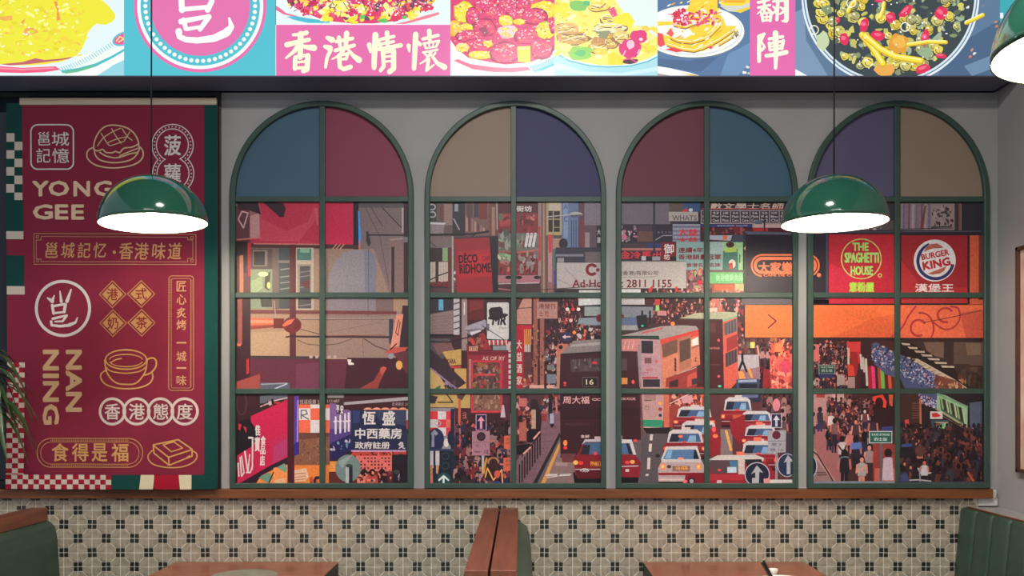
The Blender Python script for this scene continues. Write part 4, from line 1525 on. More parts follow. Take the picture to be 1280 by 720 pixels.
    A.text('CAFÉ DE CORAL', 954, 342, 1006, 345.8, O, .03)
    A.ell(1023.3, 344, 2.6, 2.6, O, 12)
    # ---- middle row
    A.at(765, 365, K)
    A.rect(20, 20, 890, 700, (70, 42, 48))
    A.rect(48, 30, 216, 84, (198, 192, 194))
    for k in range(4):
        A.line([(50, 52 + 9 * k), (200, 50 + 9 * k)], 2, (150, 140, 142))
    A.P((122, 126, 136), 30, 92, 272, 92, 272, 170, 30, 170)
    A.P((44, 40, 50), 30, 84, 275, 90, 275, 100, 30, 96)
    A.ell(55, 170, 26, 26, (112, 36, 50), 16)
    A.P((90, 102, 136), 50, 178, 160, 168, 170, 225, 50, 225)
    A.P((150, 150, 150), 48, 222, 170, 222, 175, 255, 48, 262)
    A.rect(48, 255, 180, 292, (60, 44, 50))
    A.P((34, 34, 42), 160, 160, 230, 150, 240, 240, 170, 240)
    for x in (200, 252, 320):
        A.line([(x, 130), (x, 210)], 14, (34, 32, 40))
    A.ell(202, 226, 9, 7, (70, 200, 170), 8)
    A.clutter(275, 50, 640, 200, 330, 7.5, CR + [(36, 26, 32), (50, 32, 38), (214, 130, 110), (46, 38, 52), (60, 36, 42)], 66, 1.3)
    A.P((150, 200, 110), 290, 90, 312, 86, 316, 124, 292, 128)
    A.rect(300, 126, 362, 158, (190, 130, 130))
    A.rect(284, 48, 318, 85, (190, 60, 70))
    A.ell(404, 212, 14, 14, (255, 140, 70), 12)
    A.rect(640, 40, 735, 140, (190, 120, 108))
    A.clutter(640, 45, 880, 140, 60, 11, CR + [(230, 170, 150), (214, 96, 90)], 67)
    A.P((222, 196, 180), 645, 108, 700, 104, 700, 132, 645, 134)
    A.clutter(820, 130, 880, 340, 40, 11, CR + [(214, 90, 90), (180, 170, 180)], 68)
    # third bus
    A.P((170, 170, 146), 450, 176, 560, 140, 760, 132, 832, 138, 832, 164, 736, 188)
    A.P((70, 58, 58), 440, 176, 736, 182, 736, 196, 440, 190)
    A.P((72, 34, 42), 430, 186, 736, 190, 744, 690, 560, 690)
    A.P((92, 52, 58), 650, 210, 690, 208, 690, 270, 650, 272)
    A.P((130, 170, 140), 736, 186, 832, 158, 832, 172, 738, 204)
    A.P((206, 92, 80), 736, 200, 832, 168, 842, 590, 746, 690)
    A.P((98, 94, 100), 744, 212, 828, 176, 832, 262, 748, 292)
    for k in range(4):
        A.line([(758 + 20 * k, 208 - 8 * k), (760 + 20 * k, 284 - 7 * k)], 5, (60, 44, 50))
    A.P((86, 74, 82), 752, 412, 832, 376, 834, 464, 756, 504)
    for k in range(4):
        A.line([(764 + 19 * k, 408 - 8 * k), (766 + 19 * k, 494 - 9 * k)], 5, (50, 36, 42))
    A.P((150, 52, 54), 762, 310, 832, 280, 836, 364, 764, 400)
    A.text('TAI FOOK', 645, 368, 718, 382, (206, 140, 136), .02)
    A.line([(640, 485), (715, 485)], 5, (110, 60, 64))
    A.ell(710, 322, 9, 10, (240, 70, 76), 10)
    A.ell(710, 562, 9, 9, (240, 90, 90), 10)
    A.ell(716, 628, 12, 8, (90, 200, 150), 8)
    # second bus, pale rear with orange side
    A.P((156, 146, 146), 40, 296, 330, 228, 470, 222, 560, 228, 576, 250, 318, 318)
    for k in range(4):
        A.P((192, 96, 100), 200 + 34 * k, 268 - 8 * k, 240 + 34 * k, 256 - 8 * k, 232 + 34 * k, 272 - 8 * k, 190 + 34 * k, 284 - 8 * k)
    A.P((38, 62, 54), 40, 292, 310, 292, 318, 320, 180, 314, 40, 308)
    A.P((180, 140, 150), 178, 314, 320, 318, 346, 700, 196, 700)
    A.P((46, 40, 48), 194, 324, 272, 326, 272, 410, 196, 408)
    A.rect(216, 438, 262, 476, (112, 74, 76))
    A.ell(296, 464, 9, 9, (226, 70, 76), 10)
    A.text('城巴', 225, 510, 270, 528, (180, 60, 70), .01)
    A.text('CITY', 192, 534, 245, 552, (150, 60, 76), .01)
    A.rect(200, 566, 306, 578, (170, 60, 70))
    A.rect(206, 582, 318, 700, (52, 44, 54))
    A.P((206, 126, 100), 320, 318, 575, 250, 586, 484, 360, 576, 350, 700, 336, 700)
    A.P((202, 66, 60), 320, 318, 575, 250, 577, 292, 326, 352)
    A.P((112, 80, 68), 330, 352, 434, 314, 436, 402, 338, 440)
    A.P((172, 110, 90), 434, 312, 524, 284, 526, 500, 450, 530)
    A.P((92, 66, 62), 448, 330, 520, 306, 522, 440, 452, 470)
    A.P((226, 220, 214), 530, 320, 572, 300, 574, 350, 530, 362)
    A.P((150, 96, 80), 530, 372, 578, 352, 580, 362, 532, 384)
    for k in range(4):
        A.line([(420, 446 + 22 * k), (422, 458 + 22 * k)], 13, (80, 44, 44))
    A.line([(552, 440), (560, 440), (552, 462), (562, 462)], 5, (90, 50, 46))
    A.P((150, 58, 54), 360, 574, 566, 500, 566, 620, 500, 700, 352, 700)
    A.line([(430, 548), (560, 502)], 6, (170, 160, 166))
    A.P((70, 40, 46), 380, 600, 440, 580, 440, 700, 380, 700)
    A.P((196, 84, 72), 500, 560, 560, 530, 566, 600, 500, 640)
    A.P((60, 54, 66), 530, 580, 570, 572, 570, 610, 530, 620)
    # first bus, end of its rear
    A.P((196, 126, 126), 30, 314, 184, 312, 170, 396, 30, 394)
    for k in range(4):
        A.line([(60 + 28 * k, 330), (50 + 28 * k, 380)], 6, (214, 170, 170))
    A.P((56, 30, 36), 30, 394, 168, 396, 168, 410, 30, 410)
    A.P((62, 30, 38), 30, 406, 162, 406, 186, 700, 30, 700)
    A.P((150, 130, 136), 168, 400, 186, 330, 196, 430, 186, 700)
    A.P((86, 66, 72), 48, 446, 98, 444, 100, 522, 48, 524)
    A.rect(48, 572, 102, 614, (216, 140, 74))
    A.ell(140, 600, 10, 14, (250, 90, 84), 10)
    # orange board (runs on behind the fourth window)
    A.rect(838, 300, 1260, 700, (86, 50, 56))
    A.clutter(840, 310, 1220, 430, 90, 14, [(40, 28, 34), (56, 36, 42), (120, 60, 56), (150, 110, 70), (90, 90, 100), (206, 110, 96)], 69)
    A.P((226, 206, 110), 920, 334, 950, 334, 948, 374, 920, 374)
    A.rect(838, 412, 980, 424, (60, 50, 60))
    A.P((172, 166, 176), 838, 420, 976, 418, 980, 500, 838, 530)
    A.P((150, 110, 120), 838, 520, 1000, 500, 1010, 580, 838, 600)
    A.P((232, 150, 80), 838, 530, 870, 530, 890, 575, 850, 580)
    A.P((232, 150, 80), 900, 510, 918, 510, 940, 572, 924, 574)
    A.line([(866, 410), (868, 460), (845, 520)], 16, (34, 26, 34))
    A.line([(866, 455), (895, 530)], 14, (34, 26, 34))
    A.ell(853, 402, 10, 12, (200, 100, 84), 10)
    A.line([(968, 360), (976, 420)], 12, (200, 150, 130))
    A.crowd(985, 390, 1060, 560, 3, 16, 20, 70)
    A.P((206, 100, 92), 1050, 420, 1220, 410, 1220, 700, 1050, 700)
    A.clutter(1040, 330, 1200, 420, 40, 14, [(214, 90, 80), (236, 150, 110), (120, 40, 46), (90, 40, 44)], 71)
    A.rect(1080, 340, 1132, 400, (232, 130, 90))
    A.clutter(1055, 425, 1200, 640, 80, 12, [(226, 140, 124), (190, 60, 66), (240, 176, 150), (150, 44, 54), (214, 96, 88)], 72)
    A.ell(1156, 500, 44, 40, (206, 70, 96), 18)
    A.P((140, 40, 48), 1010, 510, 1050, 520, 1060, 640, 1000, 640)
    A.P((60, 72, 104), 825, 584, 975, 578, 985, 610, 970, 650, 830, 650)
    A.P((150, 160, 186), 840, 588, 960, 582, 965, 600, 838, 604)
    A.rect(846, 612, 966, 640, (34, 34, 50))
    # ---- lower row
    A.at(765, 480, K)
    A.rect(20, 30, 640, 720, (100, 88, 94))
    A.P((90, 80, 86), 200, 290, 640, 290, 640, 720, 180, 720)
    for (x, y, h_) in ((262, 335, 40), (255, 398, 52), (245, 490, 76), (234, 598, 14)):
        A.P((218, 204, 200), x - 10, y, x + 10, y, x + 6, y + h_, x - 13, y + h_)
    A.P((186, 144, 144), 186, 20, 346, 20, 340, 245, 190, 245)
    A.rect(212, 40, 290, 110, (160, 120, 122))
    A.line([(215, 112), (260, 108)], 5, (70, 50, 56))
    A.text('巴士', 216, 140, 250, 170, (90, 50, 60))
    A.ell(318, 128, 11, 11, (255, 170, 80), 10)
    A.ell(320, 168, 13, 13, (160, 50, 60), 10)
    A.ell(320, 208, 11, 11, (60, 36, 44), 10)
    A.P((46, 142, 106), 190, 238, 336, 240, 332, 288, 190, 284)
    A.P((210, 170, 160), 190, 284, 332, 288, 330, 294, 190, 290)
    A.P((206, 108, 84), 342, 20, 390, 20, 392, 285, 345, 292)
    A.P((150, 60, 56), 378, 20, 640, 20, 640, 300, 380, 290)
    A.clutter(385, 60, 600, 150, 40, 16, [(200, 96, 84), (220, 160, 140), (110, 50, 50), (240, 140, 110), (60, 40, 50)], 73)
    A.P((206, 150, 160), 460, 90, 530, 70, 540, 120, 470, 130)
    A.line([(385, 130), (520, 62)], 7, (214, 190, 186))
    A.P((40, 28, 34), 205, 292, 390, 288, 380, 330, 230, 330)
    A.P((60, 28, 36), 20, 20, 186, 20, 192, 372, 20, 372)
    A.P((50, 24, 30), 30, 155, 180, 158, 180, 210, 30, 208)
    A.text('TAI FOOK', 58, 90, 156, 108, (222, 166, 166), .03)
    A.P((110, 64, 70), 184, 60, 196, 60, 210, 340, 195, 350)
    A.rect(640, 30, 1260, 720, (92, 50, 56))
    A.rect(720, 300, 800, 480, (130, 114, 120))
    A.P((226, 170, 84), 748, 308, 766, 308, 800, 440, 784, 448)
    A.crowd(1000, 80, 1200, 240, 4, 18, 26, 74)
    A.rect(1125, 330, 1220, 480, (60, 50, 62))
    A.ell(1092, 140, 26, 42, (206, 130, 140), 14)
    A.P((40, 44, 64), 840, 64, 985, 60, 990, 120, 850, 130)
    A.P((96, 104, 140), 850, 70, 975, 66, 970, 90, 860, 96)
    cab(835, 88, 230, 200)
    cab(960, 180, 250, 150, lamp=False)
    A.P((142, 36, 48), 780, 250, 880, 200, 890, 300, 850, 400, 790, 330)
    cab(985, 275, 260, 160)
    A.rect(955, 252, 1000, 272, (230, 120, 100))
    cab(975, 378, 280, 200)
    A.rect(940, 354, 992, 380, (232, 120, 96))
    cab(545, 150, 290, 160)
    cab(575, 245, 300, 200)
    A.P((142, 36, 48), 640, 300, 700, 290, 722, 370, 720, 470, 650, 480)
    A.ell(686, 346, 18, 13, (250, 130, 90), 12)
    A.ell(676, 300, 14, 20, (240, 90, 90), 12)
    cab(485, 302, 300, 200)
    A.ell(455, 348, 16, 10, (250, 120, 90), 10)
    # nearest pale car
    A.P((26, 20, 26), 305, 620, 620, 620, 610, 668, 310, 668)
    A.P((186, 164, 166), 305, 560, 335, 500, 590, 500, 620, 560, 620, 650, 308, 650)
    A.P((206, 198, 200), 325, 500, 360, 416, 565, 412, 590, 490, 590, 520, 330, 520)
    A.P((86, 120, 164), 338, 500, 368, 438, 556, 436, 580, 500)
    A.P((130, 176, 214), 350, 495, 372, 442, 400, 440, 390, 495)
    A.P((34, 34, 48), 540, 500, 545, 440, 558, 438, 580, 500)
    A.ell(456, 496, 20, 9, (246, 150, 120), 12)
    A.rect(400, 544, 518, 582, (150, 110, 100))
    A.text('HH 4378', 424, 548, 500, 572, (246, 170, 80), .03)
    A.P((150, 44, 54), 308, 590, 620, 590, 620, 608, 308, 608)
    for x in (337, 575):
        A.ell(x, 550, 20, 22, (250, 150, 90), 12)
        A.ell(x, 550, 10, 11, (255, 220, 150), 10)
    A.ell(378, 550, 15, 12, (90, 50, 54), 12)
    A.line([(312, 636), (610, 636)], 9, (220, 196, 194))
    A.ell(302, 478, 16, 12, (40, 30, 38), 10)
    # red bonnet in front, and the corner cab
    A.P((128, 28, 42), 470, 680, 490, 600, 600, 590, 700, 596, 1000, 600, 1060, 680)
    A.ell(528, 646, 24, 24, (40, 30, 36), 16)
    A.ell(528, 646, 14, 14, (176, 166, 170), 14)
    A.ell(484, 648, 16, 12, (250, 110, 120), 12)
    A.P((206, 200, 196), 640, 505, 700, 474, 950, 470, 1010, 492, 1000, 520, 640, 530)
    A.P((150, 36, 50), 640, 520, 1020, 515, 1090, 600, 1090, 690, 640, 690)
    A.P((88, 66, 74), 648, 506, 836, 506, 832, 592, 660, 596)
    A.P((70, 120, 160), 780, 512, 832, 510, 830, 590, 790, 592)
    A.rect(765, 552, 826, 590, (196, 220, 232))
    A.P((206, 190, 186), 836, 500, 880, 498, 880, 600, 838, 600)
    A.P((40, 34, 44), 880, 502, 990, 500, 1010, 540, 900, 560)
    A.P((176, 50, 62), 640, 600, 870, 604, 872, 640, 640, 640)
    A.ell(712, 572, 12, 9, (240, 70, 80), 10)
    A.rect(696, 640, 728, 660, (206, 190, 190))
    A.rect(826, 450, 878, 474, (234, 120, 96))
    # taxi at the left edge (continues from window two)
    A.P((24, 18, 24), 20, 600, 180, 600, 170, 668, 20, 668)
    A.P((138, 34, 46), 20, 470, 150, 470, 190, 520, 184, 620, 20, 620)
    A.P((210, 204, 208), 20, 390, 60, 368, 130, 370, 160, 470, 140, 470, 115, 392, 20, 398)
    A.P((80, 110, 158), 20, 398, 96, 396, 130, 466, 20, 466)
    A.P((40, 36, 50), 92, 396, 110, 398, 136, 466, 110, 466)
    A.ell(100, 522, 16, 12, (240, 70, 74), 12)
    A.ell(134, 518, 17, 13, (255, 170, 100), 12)
    A.ell(155, 376, 12, 10, (240, 60, 64), 10)
    A.line([(20, 550), (172, 545)], 8, (190, 176, 180))
    A.rect(88, 566, 112, 584, (222, 210, 206))
    A.P((206, 196, 204), 48, 344, 66, 344, 66, 372, 48, 372)
    # street signs
    A.rect(1056, 196, 1128, 292, (190, 184, 200))
    A.rect(1061, 201, 1123, 287, (40, 44, 74))
    A.P((206, 206, 216), 1092, 208, 1114, 240, 1099, 240, 1099, 282, 1085, 282, 1085, 240, 1070, 240)
    A.P((160, 158, 168), 1034, 310, 1156, 306, 1154, 454, 1036, 460)
    A.ell(1092, 340, 28, 28, (92, 34, 52), 20)
    A.line([(1036, 380), (1154, 378)], 3, (90, 86, 98))
    A.text('早 7', 1060, 394, 1126, 416, (84, 80, 92), .02)
    A.text('夜 12', 1050, 428, 1136, 446, (84, 80, 92), .02)
    A.rect(1084, 456, 1100, 700, (150, 150, 160))
    A.ell(1164, 540, 66, 78, (190, 194, 210), 28)
    A.ell(1164, 540, 61, 73, (40, 48, 80), 28)
    A.P((176, 178, 188), 1168, 472, 1210, 520, 1185, 515, 1185, 600, 1160, 600, 1160, 515, 1140, 525)
    A.ell(964, 602, 84, 82, (196, 196, 208), 30)
    A.ell(964, 602, 78, 76, (34, 36, 60), 30)
    A.P((176, 176, 184), 962, 540, 1004, 590, 978, 585, 975, 680, 930, 680, 930, 625, 952, 625, 950, 585, 924, 600)
    A.P((214, 206, 204), 1045, 636, 1260, 636, 1260, 656, 1045, 660)
    A.P((230, 150, 150), 1006, 630, 1046, 626, 1050, 668, 1010, 668)

def window4():
    A.at(1000, 240, K)
    A.rect(20, 40, 1260, 300, (62, 57, 66))
    A.rect(330, 190, 640, 262, (92, 82, 88))
    A.clutter(360, 225, 540, 258, 24, 8, [(180, 168, 170), (120, 108, 112)], 81)
    A.rect(664, 76, 1080, 256, (134, 120, 128))
    for k, c in enumerate([(150, 130, 138), (110, 104, 130), (128, 116, 140), (150, 110, 112), (96, 88, 104), (146, 120, 130), (170, 148, 150)] * 3):
        A.P(c, 675 + 12 * k, 80, 690 + 12 * k, 80, 684 + 12 * k, 250, 672 + 12 * k, 250)
    A.P((120, 66, 70), 830, 90, 842, 90, 820, 250, 800, 250)
    A.rect(872, 80, 1030, 250, (152, 136, 132))
    A.clutter(880, 88, 1020, 228, 60, 9, [(70, 60, 64), (90, 78, 80), (170, 152, 148), (58, 48, 54)], 82, jit=.6)
    A.line([(876, 236), (1000, 230)], 8, (54, 48, 54))
    A.line([(670, 248), (1020, 240)], 6, (78, 68, 74))
    A.rect(1030, 76, 1056, 256, (66, 56, 62))
    A.rect(1056, 76, 1070, 250, (130, 78, 74))
    A.rect(1076, 60, 1260, 290, (52, 49, 56))
    A.rect(20, 255, 1260, 292, (50, 44, 54))
    A.line([(60, 268), (1205, 262)], 8, (78, 80, 94))
    A.rect(20, 290, 192, 720, (48, 42, 54))
    A.rect(170, 280, 186, 720, (70, 72, 88))
    A.at(0, 0, 1)
    for (ex, cc) in ((0, (240, 124, 84)), (2.2, (48, 42, 54)), (3.6, (240, 124, 84)), (7.4, (48, 42, 54))):
        A.ell(1010.0, 332, 14.3 - ex, 14.3 - ex, cc, 28)
    A.ell(1023.3, 344, 2.6, 2.6, (240, 124, 84), 12)
    A.at(1000, 240, K)
    A.rect(190, 285, 664, 745, (186, 44, 60))
    A.P((200, 48, 72), 192, 480, 420, 560, 480, 745, 192, 745)
    A.rect(190, 280, 664, 287, (120, 40, 48))
    A.ring(406, 447, 136, 136, 7, (194, 200, 116))
    G = (164, 216, 116)
    A.text('THE', 346, 338, 456, 394, G, .05)
    A.text('SPAGHETTI', 294, 404, 524, 474, G, .05)
    A.text('HOUSE', 334, 494, 484, 556, G, .05)
    A.ring(530, 557, 14, 14, 6, (210, 214, 130))
    A.text('意粉屋', 324, 600, 492, 668, (170, 214, 84), .055)
    A.rect(660, 285, 1130, 760, (46, 38, 46))
    A.rect(672, 290, 1113, 742, (156, 42, 50))
    A.P((176, 50, 56), 672, 460, 800, 620, 1113, 640, 1113, 742, 672, 742)
    A.ell(895, 458, 140, 140, (222, 218, 220), 40)
    A.ring(900, 462, 128, 128, 22, (52, 56, 108), 10, 250)
    A.ell(906, 448, 104, 106, (222, 218, 220), 36)
    A.P((176, 100, 84), 822, 400, 836, 370, 870, 348, 910, 344, 945, 362, 950, 374, 880, 378)
    A.P((176, 100, 84), 846, 546, 972, 496, 960, 525, 930, 545, 880, 552)
    A.text('BURGER', 804, 398, 992, 440, (178, 46, 58), .05, rot=-.19)
    A.text('KING', 812, 450, 1000, 508, (178, 46, 58), .07, rot=-.19)
    A.ring(1008, 490, 9, 9, 2, (178, 46, 58))
    A.text('漢堡王', 764, 612, 1022, 668, (226, 214, 214), .025)
    A.rect(1128, 290, 1260, 760, (202, 94, 68))
    A.rect(1188, 290, 1260, 720, (110, 56, 52))
    # ---- orange board of windows three and four
    A.at(0, 0, 1)
    A.rect(1000, 379.6, 1212, 382.4, (44, 36, 46))
    A.rect(927, 372, 1000, 382, (96, 88, 96))
    A.rect(929, 381, 1240, 422.5, (60, 40, 46))
    A.rect(931, 381.5, 1240, 421.8, (240, 118, 68))
    A.P((226, 104, 66), 1090, 398, 1120, 392, 1120, 422, 1040, 421.8)
    A.line([(960, 393.5), (969.5, 401.5), (960, 410)], 1.6, (84, 44, 58))
    A.at(1000, 365, K)
    A.rect(660, 90, 1260, 306, (226, 108, 74))
    A.P((200, 88, 68), 1060, 140, 1260, 110, 1260, 306, 1100, 306)
    A.line([(1118, 84), (1205, 84)], 6, (160, 70, 60))
    sw = (178, 52, 62)
    A.spl([(768, 96), (720, 160), (675, 240), (600, 306)], 12, sw)
    A.spl([(870, 306), (888, 250), (870, 180), (830, 145), (790, 140)], 11, sw)
    A.ring(785, 240, 58, 60, 14, sw, 60, 330, 30)
    A.spl([(1000, 98), (1050, 110), (1060, 180), (1020, 235), (960, 250), (900, 215), (870, 185)], 11, sw)
    A.ring(965, 155, 58, 54, 14, sw, 70, 330, 30)
    A.line([(820, 205), (1000, 170), (1200, 124)], 5, (96, 50, 50))
    A.line([(640, 300), (560, 270), (200, 300)], 3, (200, 90, 66))
    A.rect(20, 306, 1260, 330, (52, 38, 40))
    # street under the board
    A.rect(20, 328, 640, 720, (72, 42, 46))
    A.crowd(60, 345, 320, 560, 7, 13, 19, 83, dense=1.2)
    A.clutter(65, 330, 330, 640, 230, 8, CR + [(214, 110, 100), (190, 170, 170), (40, 30, 40)], 84)
    A.P((206, 110, 110), 66, 350, 122, 350, 124, 460, 66, 470)
    A.ell(86, 372, 15, 16, (44, 30, 40), 12)
    A.P((200, 60, 62), 304, 334, 400, 332, 396, 420, 330, 440)
    A.P((150, 40, 46), 330, 400, 400, 400, 370, 560, 340, 560)
    A.line([(318, 380), (318, 480)], 14, (206, 180, 160))
    A.P((206, 70, 56), 310, 480, 350, 490, 360, 560, 316, 560)
    A.rect(400, 330, 480, 640, (60, 34, 40))
    for (x, y0, y1, c) in ((398, 420, 510, (196, 190, 186)), (415, 440, 530, (186, 180, 178)), (434, 450, 620, (206, 204, 200)), (382, 400, 470, (190, 50, 60))):
        A.line([(x, y0), (x + 8, y1)], 15, c)
    for (x, c) in ((455, (170, 40, 50)), (480, (230, 60, 130)), (504, (60, 40, 44)), (522, (190, 70, 60)), (542, (110, 190, 80)), (566, (90, 40, 40)), (590, (220, 90, 60)), (612, (100, 50, 44)), (690, (120, 60, 50)), (710, (190, 90, 60))):
        A.P(c, x - 12, 490 + max(0, x - 500) * .55, x + 12, 500 + max(0, x - 500) * .6, x + 24, 720, x, 720)
    A.rect(660, 330, 1260, 720, (64, 46, 44))
    A.P((112, 88, 78), 820, 335, 958, 335, 952, 440, 900, 430, 840, 390)
    A.P((92, 74, 66), 1020, 335, 1260, 335, 1260, 560, 1120, 480, 1020, 480)
    A.P((120, 98, 84), 1100, 340, 1200, 340, 1200, 420, 1110, 420)
    A.rect(955, 325, 1020, 480, (56, 44, 44))
    A.rect(1010, 490, 1260, 720, (60, 46, 42))
    A.clutter(1020, 500, 1200, 640, 24, 18, [(74, 56, 48), (52, 40, 38), (90, 70, 58)], 85)
    A.P((40, 30, 34), 660, 335, 740, 340, 1010, 500, 1130, 640, 1000, 640, 660, 420)
    # pale treads of the stairs
    for k in range(7):
        x, y = 668 + 44 * k, 340 + 25 * k
        A.P((190, 172, 154), x, y, x + 60 + 5 * k, y + 4, x + 62 + 5 * k, y + 16, x + 14, y + 14)
    A.P((196, 176, 156), 740, 445, 780, 445, 1030, 585, 1110, 640, 1040, 640, 830, 510)
    for k in range(9):
        A.line([(760 + 30 * k, 475 + 20 * k), (800 + 34 * k, 465 + 20 * k)], 4, (120, 98, 86))
    A.P((120, 70, 56), 880, 545, 1040, 590, 1120, 660, 900, 660)
    A.clutter(900, 560, 1100, 650, 30, 12, [(160, 110, 80), (96, 56, 48), (200, 150, 120)], 86)
    # glittering garland net
    A.P((78, 88, 130), 470, 350, 500, 335, 620, 400, 620, 570, 560, 545, 480, 470)
    A.P((78, 88, 130), 620, 400, 700, 430, 770, 470, 880, 545, 900, 660, 690, 640, 655, 560, 620, 560)
    rng = random.Random(87)
    for _ in range(520):
        u = rng.random()
        x = 472 + u * 420
        y = 345 + u * 200 + rng.uniform(0, 1) * (120 if u < .4 else 125 if u < .8 else 100)
        q = rng.uniform(3, 7)
        A.ell(x, y, q, q, rng.choice([(196, 206, 230), (130, 150, 200), (60, 66, 110), (40, 36, 60), (206, 150, 160), (90, 110, 170)]), 6, rng.uniform(0, 1))
    for (x, y) in ((530, 365), (580, 395), (700, 440), (745, 465)):
        A.line([(x - 20, y + 22), (x, y - 10), (x + 14, y - 12)], 8, (40, 26, 30))
        A.P((200, 180, 160), x + 10, y - 8, x + 30, y - 2, x + 26, y + 10, x + 8, y + 2)
    A.rect(122, 488, 228, 545, (36, 74, 66))
    A.line([(122, 488), (228, 488), (228, 545), (122, 545)], 4, (150, 170, 160), True)
    A.text('TAXI STAND', 132, 496, 220, 508, (206, 214, 206))
    A.text('的士站', 140, 514, 210, 534, (206, 214, 206))
    A.rect(124, 545, 222, 572, (44, 50, 100))
    A.P((170, 150, 152), 244, 552, 290, 552, 290, 620, 240, 620)
    A.P((170, 140, 140), 316, 566, 360, 566, 362, 640, 312, 640)
    # ---- lower row
    A.at(1000, 480, K)
    A.rect(20, 30, 640, 720, (76, 44, 50))
    A.P((176, 130, 130), 66, 50, 236, 50, 236, 220, 66, 220)
    A.P((206, 160, 160), 210, 50, 236, 50, 230, 210, 206, 220)
    A.rect(104, 66, 160, 90, (150, 56, 60))
    A.rect(238, 50, 288, 225, (190, 160, 156))
    A.P((96, 56, 60), 230, 50, 242, 50, 242, 220, 236, 220)
    A.rect(288, 50, 340, 200, (110, 60, 62))
    A.P((160, 100, 104), 60, 300, 200, 300, 330, 700, 60, 700)
    A.P((186, 140, 136), 60, 430, 90, 430, 230, 640, 215, 650, 60, 520)
    A.P((150, 112, 114), 60, 520, 110, 510, 215, 650, 60, 650)
    A.line([(70, 440), (110, 470), (180, 585), (215, 645)], 10, (54, 34, 42))
    A.line([(108, 590), (165, 590)], 6, (60, 40, 46))
    A.line([(112, 606), (170, 604)], 6, (60, 40, 46))
    A.ell(62, 548, 48, 76, (190, 190, 206), 24)
    A.ell(62, 548, 42, 70, (30, 36, 70), 24)
    A.rect(480, 70, 625, 300, (50, 30, 36))
    A.P((232, 72, 54), 478, 84, 545, 70, 572, 120, 565, 160, 500, 140, 480, 130)
    A.ell(522, 130, 28, 42, (54, 26, 32), 14)
    A.P((214, 90, 66), 585, 70, 615, 70, 610, 150, 590, 140)
    A.crowd(180, 100, 470, 300, 6, 17, 25, 88, dense=1.25)
    A.clutter(180, 90, 480, 380, 150, 9, [(190, 106, 92), (60, 36, 42), (40, 26, 32), (52, 32, 40), (190, 90, 84), (36, 26, 34), (150, 120, 124), (120, 50, 52)], 89)
    # figures that stand out
    def person(x, y, s, top, legs=(36, 34, 52), hair=(34, 24, 28), face=None):
        A.line([(x - s * .35, y + s * 3.6), (x - s * .45, y + s * 6.4)], s * .7, legs)
        A.line([(x + s * .35, y + s * 3.6), (x + s * .4, y + s * 6.4)], s * .7, legs)
        A.P(top, x - s * 1.1, y + s * 1.2, x - s * .4, y + s * .8, x + s * .4, y + s * .8, x + s * 1.1, y + s * 1.2, x + s * 1.0, y + s * 4.0, x - s * 1.0, y + s * 4.0)
        A.line([(x - s * 1.1, y + s * 1.4), (x - s * 1.3, y + s * 3.2)], s * .45, face or (190, 112, 98))
        A.line([(x + s * 1.1, y + s * 1.4), (x + s * 1.25, y + s * 3.2)], s * .45, face or (190, 112, 98))
        A.ell(x, y, s * .72, s * .88, hair, 12)
        if face:
            A.ell(x, y + s * .2, s * .5, s * .62, face, 10)
    person(128, 170, 22, (50, 48, 66), (44, 52, 90))
    person(82, 200, 20, (170, 130, 130), (60, 50, 70))
    person(200, 195, 20, (206, 190, 190), (90, 60, 66), face=(170, 100, 90))
    person(225, 245, 22, (120, 80, 84))
    person(480, 230, 24, (56, 44, 56))
    person(425, 180, 18, (110, 60, 66), face=(220, 200, 200))
    person(330, 320, 22, (190, 110, 110), face=(206, 130, 112))
    person(365, 250, 22, (70, 50, 60), face=(206, 130, 112))
    person(275, 365, 26, (190, 180, 184), (50, 44, 60))
    A.line([(250, 410), (285, 460), (300, 410)], 10, (50, 40, 50))
    person(365, 370, 28, (40, 38, 52), (40, 34, 44))
    A.P((90, 110, 176), 330, 395, 400, 385, 408, 430, 335, 435)
    person(455, 420, 26, (150, 130, 134), (60, 44, 54), face=(214, 140, 120))
    person(505, 440, 24, (150, 50, 56), (80, 40, 48))
    person(290, 460, 32, (38, 32, 44), (34, 30, 40))
    A.ring(292, 540, 58, 60, 8, (110, 130, 140), 200, 300, 14)
    person(405, 500, 28, (170, 160, 162), (214, 140, 120), face=(214, 140, 120))
    A.line([(385, 585), (430, 545)], 12, (220, 150, 130))
    A.P((56, 62, 120), 540, 285, 612, 280, 614, 320, 600, 325, 540, 320)
    A.P((150, 60, 56), 480, 400, 625, 400, 625, 660, 480, 660)
    A.P((196, 100, 88), 490, 560, 625, 560, 625, 680, 490, 680)
    A.P((200, 180, 196), 548, 495, 580, 482, 608, 492, 616, 640, 540, 640)
    A.ell(580, 458, 26, 30, (40, 28, 32), 14)
    A.rect(524, 390, 540, 690, (96, 96, 104))
    A.rect(453, 313, 607, 394, (206, 214, 210))
    A.rect(458, 318, 602, 389, (40, 96, 92))
    A.text('TAXI STAND', 468, 329, 592, 344, (206, 220, 214), .02)
    A.text('的士站', 488, 355, 572, 378, (206, 220, 214), .025)
    A.rect(60, 646, 1240, 720, (130, 134, 150))
    # right pane: dark market
    A.rect(655, 30, 1260, 650, (44, 32, 38))
    A.rect(655, 50, 800, 260, (66, 44, 44))
    for k in range(7):
        A.line([(740, 130 + 16 * k), (785, 128 + 16 * k)], 7, (110, 70, 60))
    A.P((78, 88, 130), 770, 60, 900, 60, 925, 140, 905, 175, 830, 130)
    rng = random.Random(91)
    for _ in range(120):
        u = rng.random()
        A.ell(785 + u * 130, 62 + u * 50 + rng.uniform(0, 1) * 60, rng.uniform(3, 7), rng.uniform(3, 7), rng.choice([(196, 206, 230), (130, 150, 200), (50, 50, 90), (206, 150, 160)]), 6)
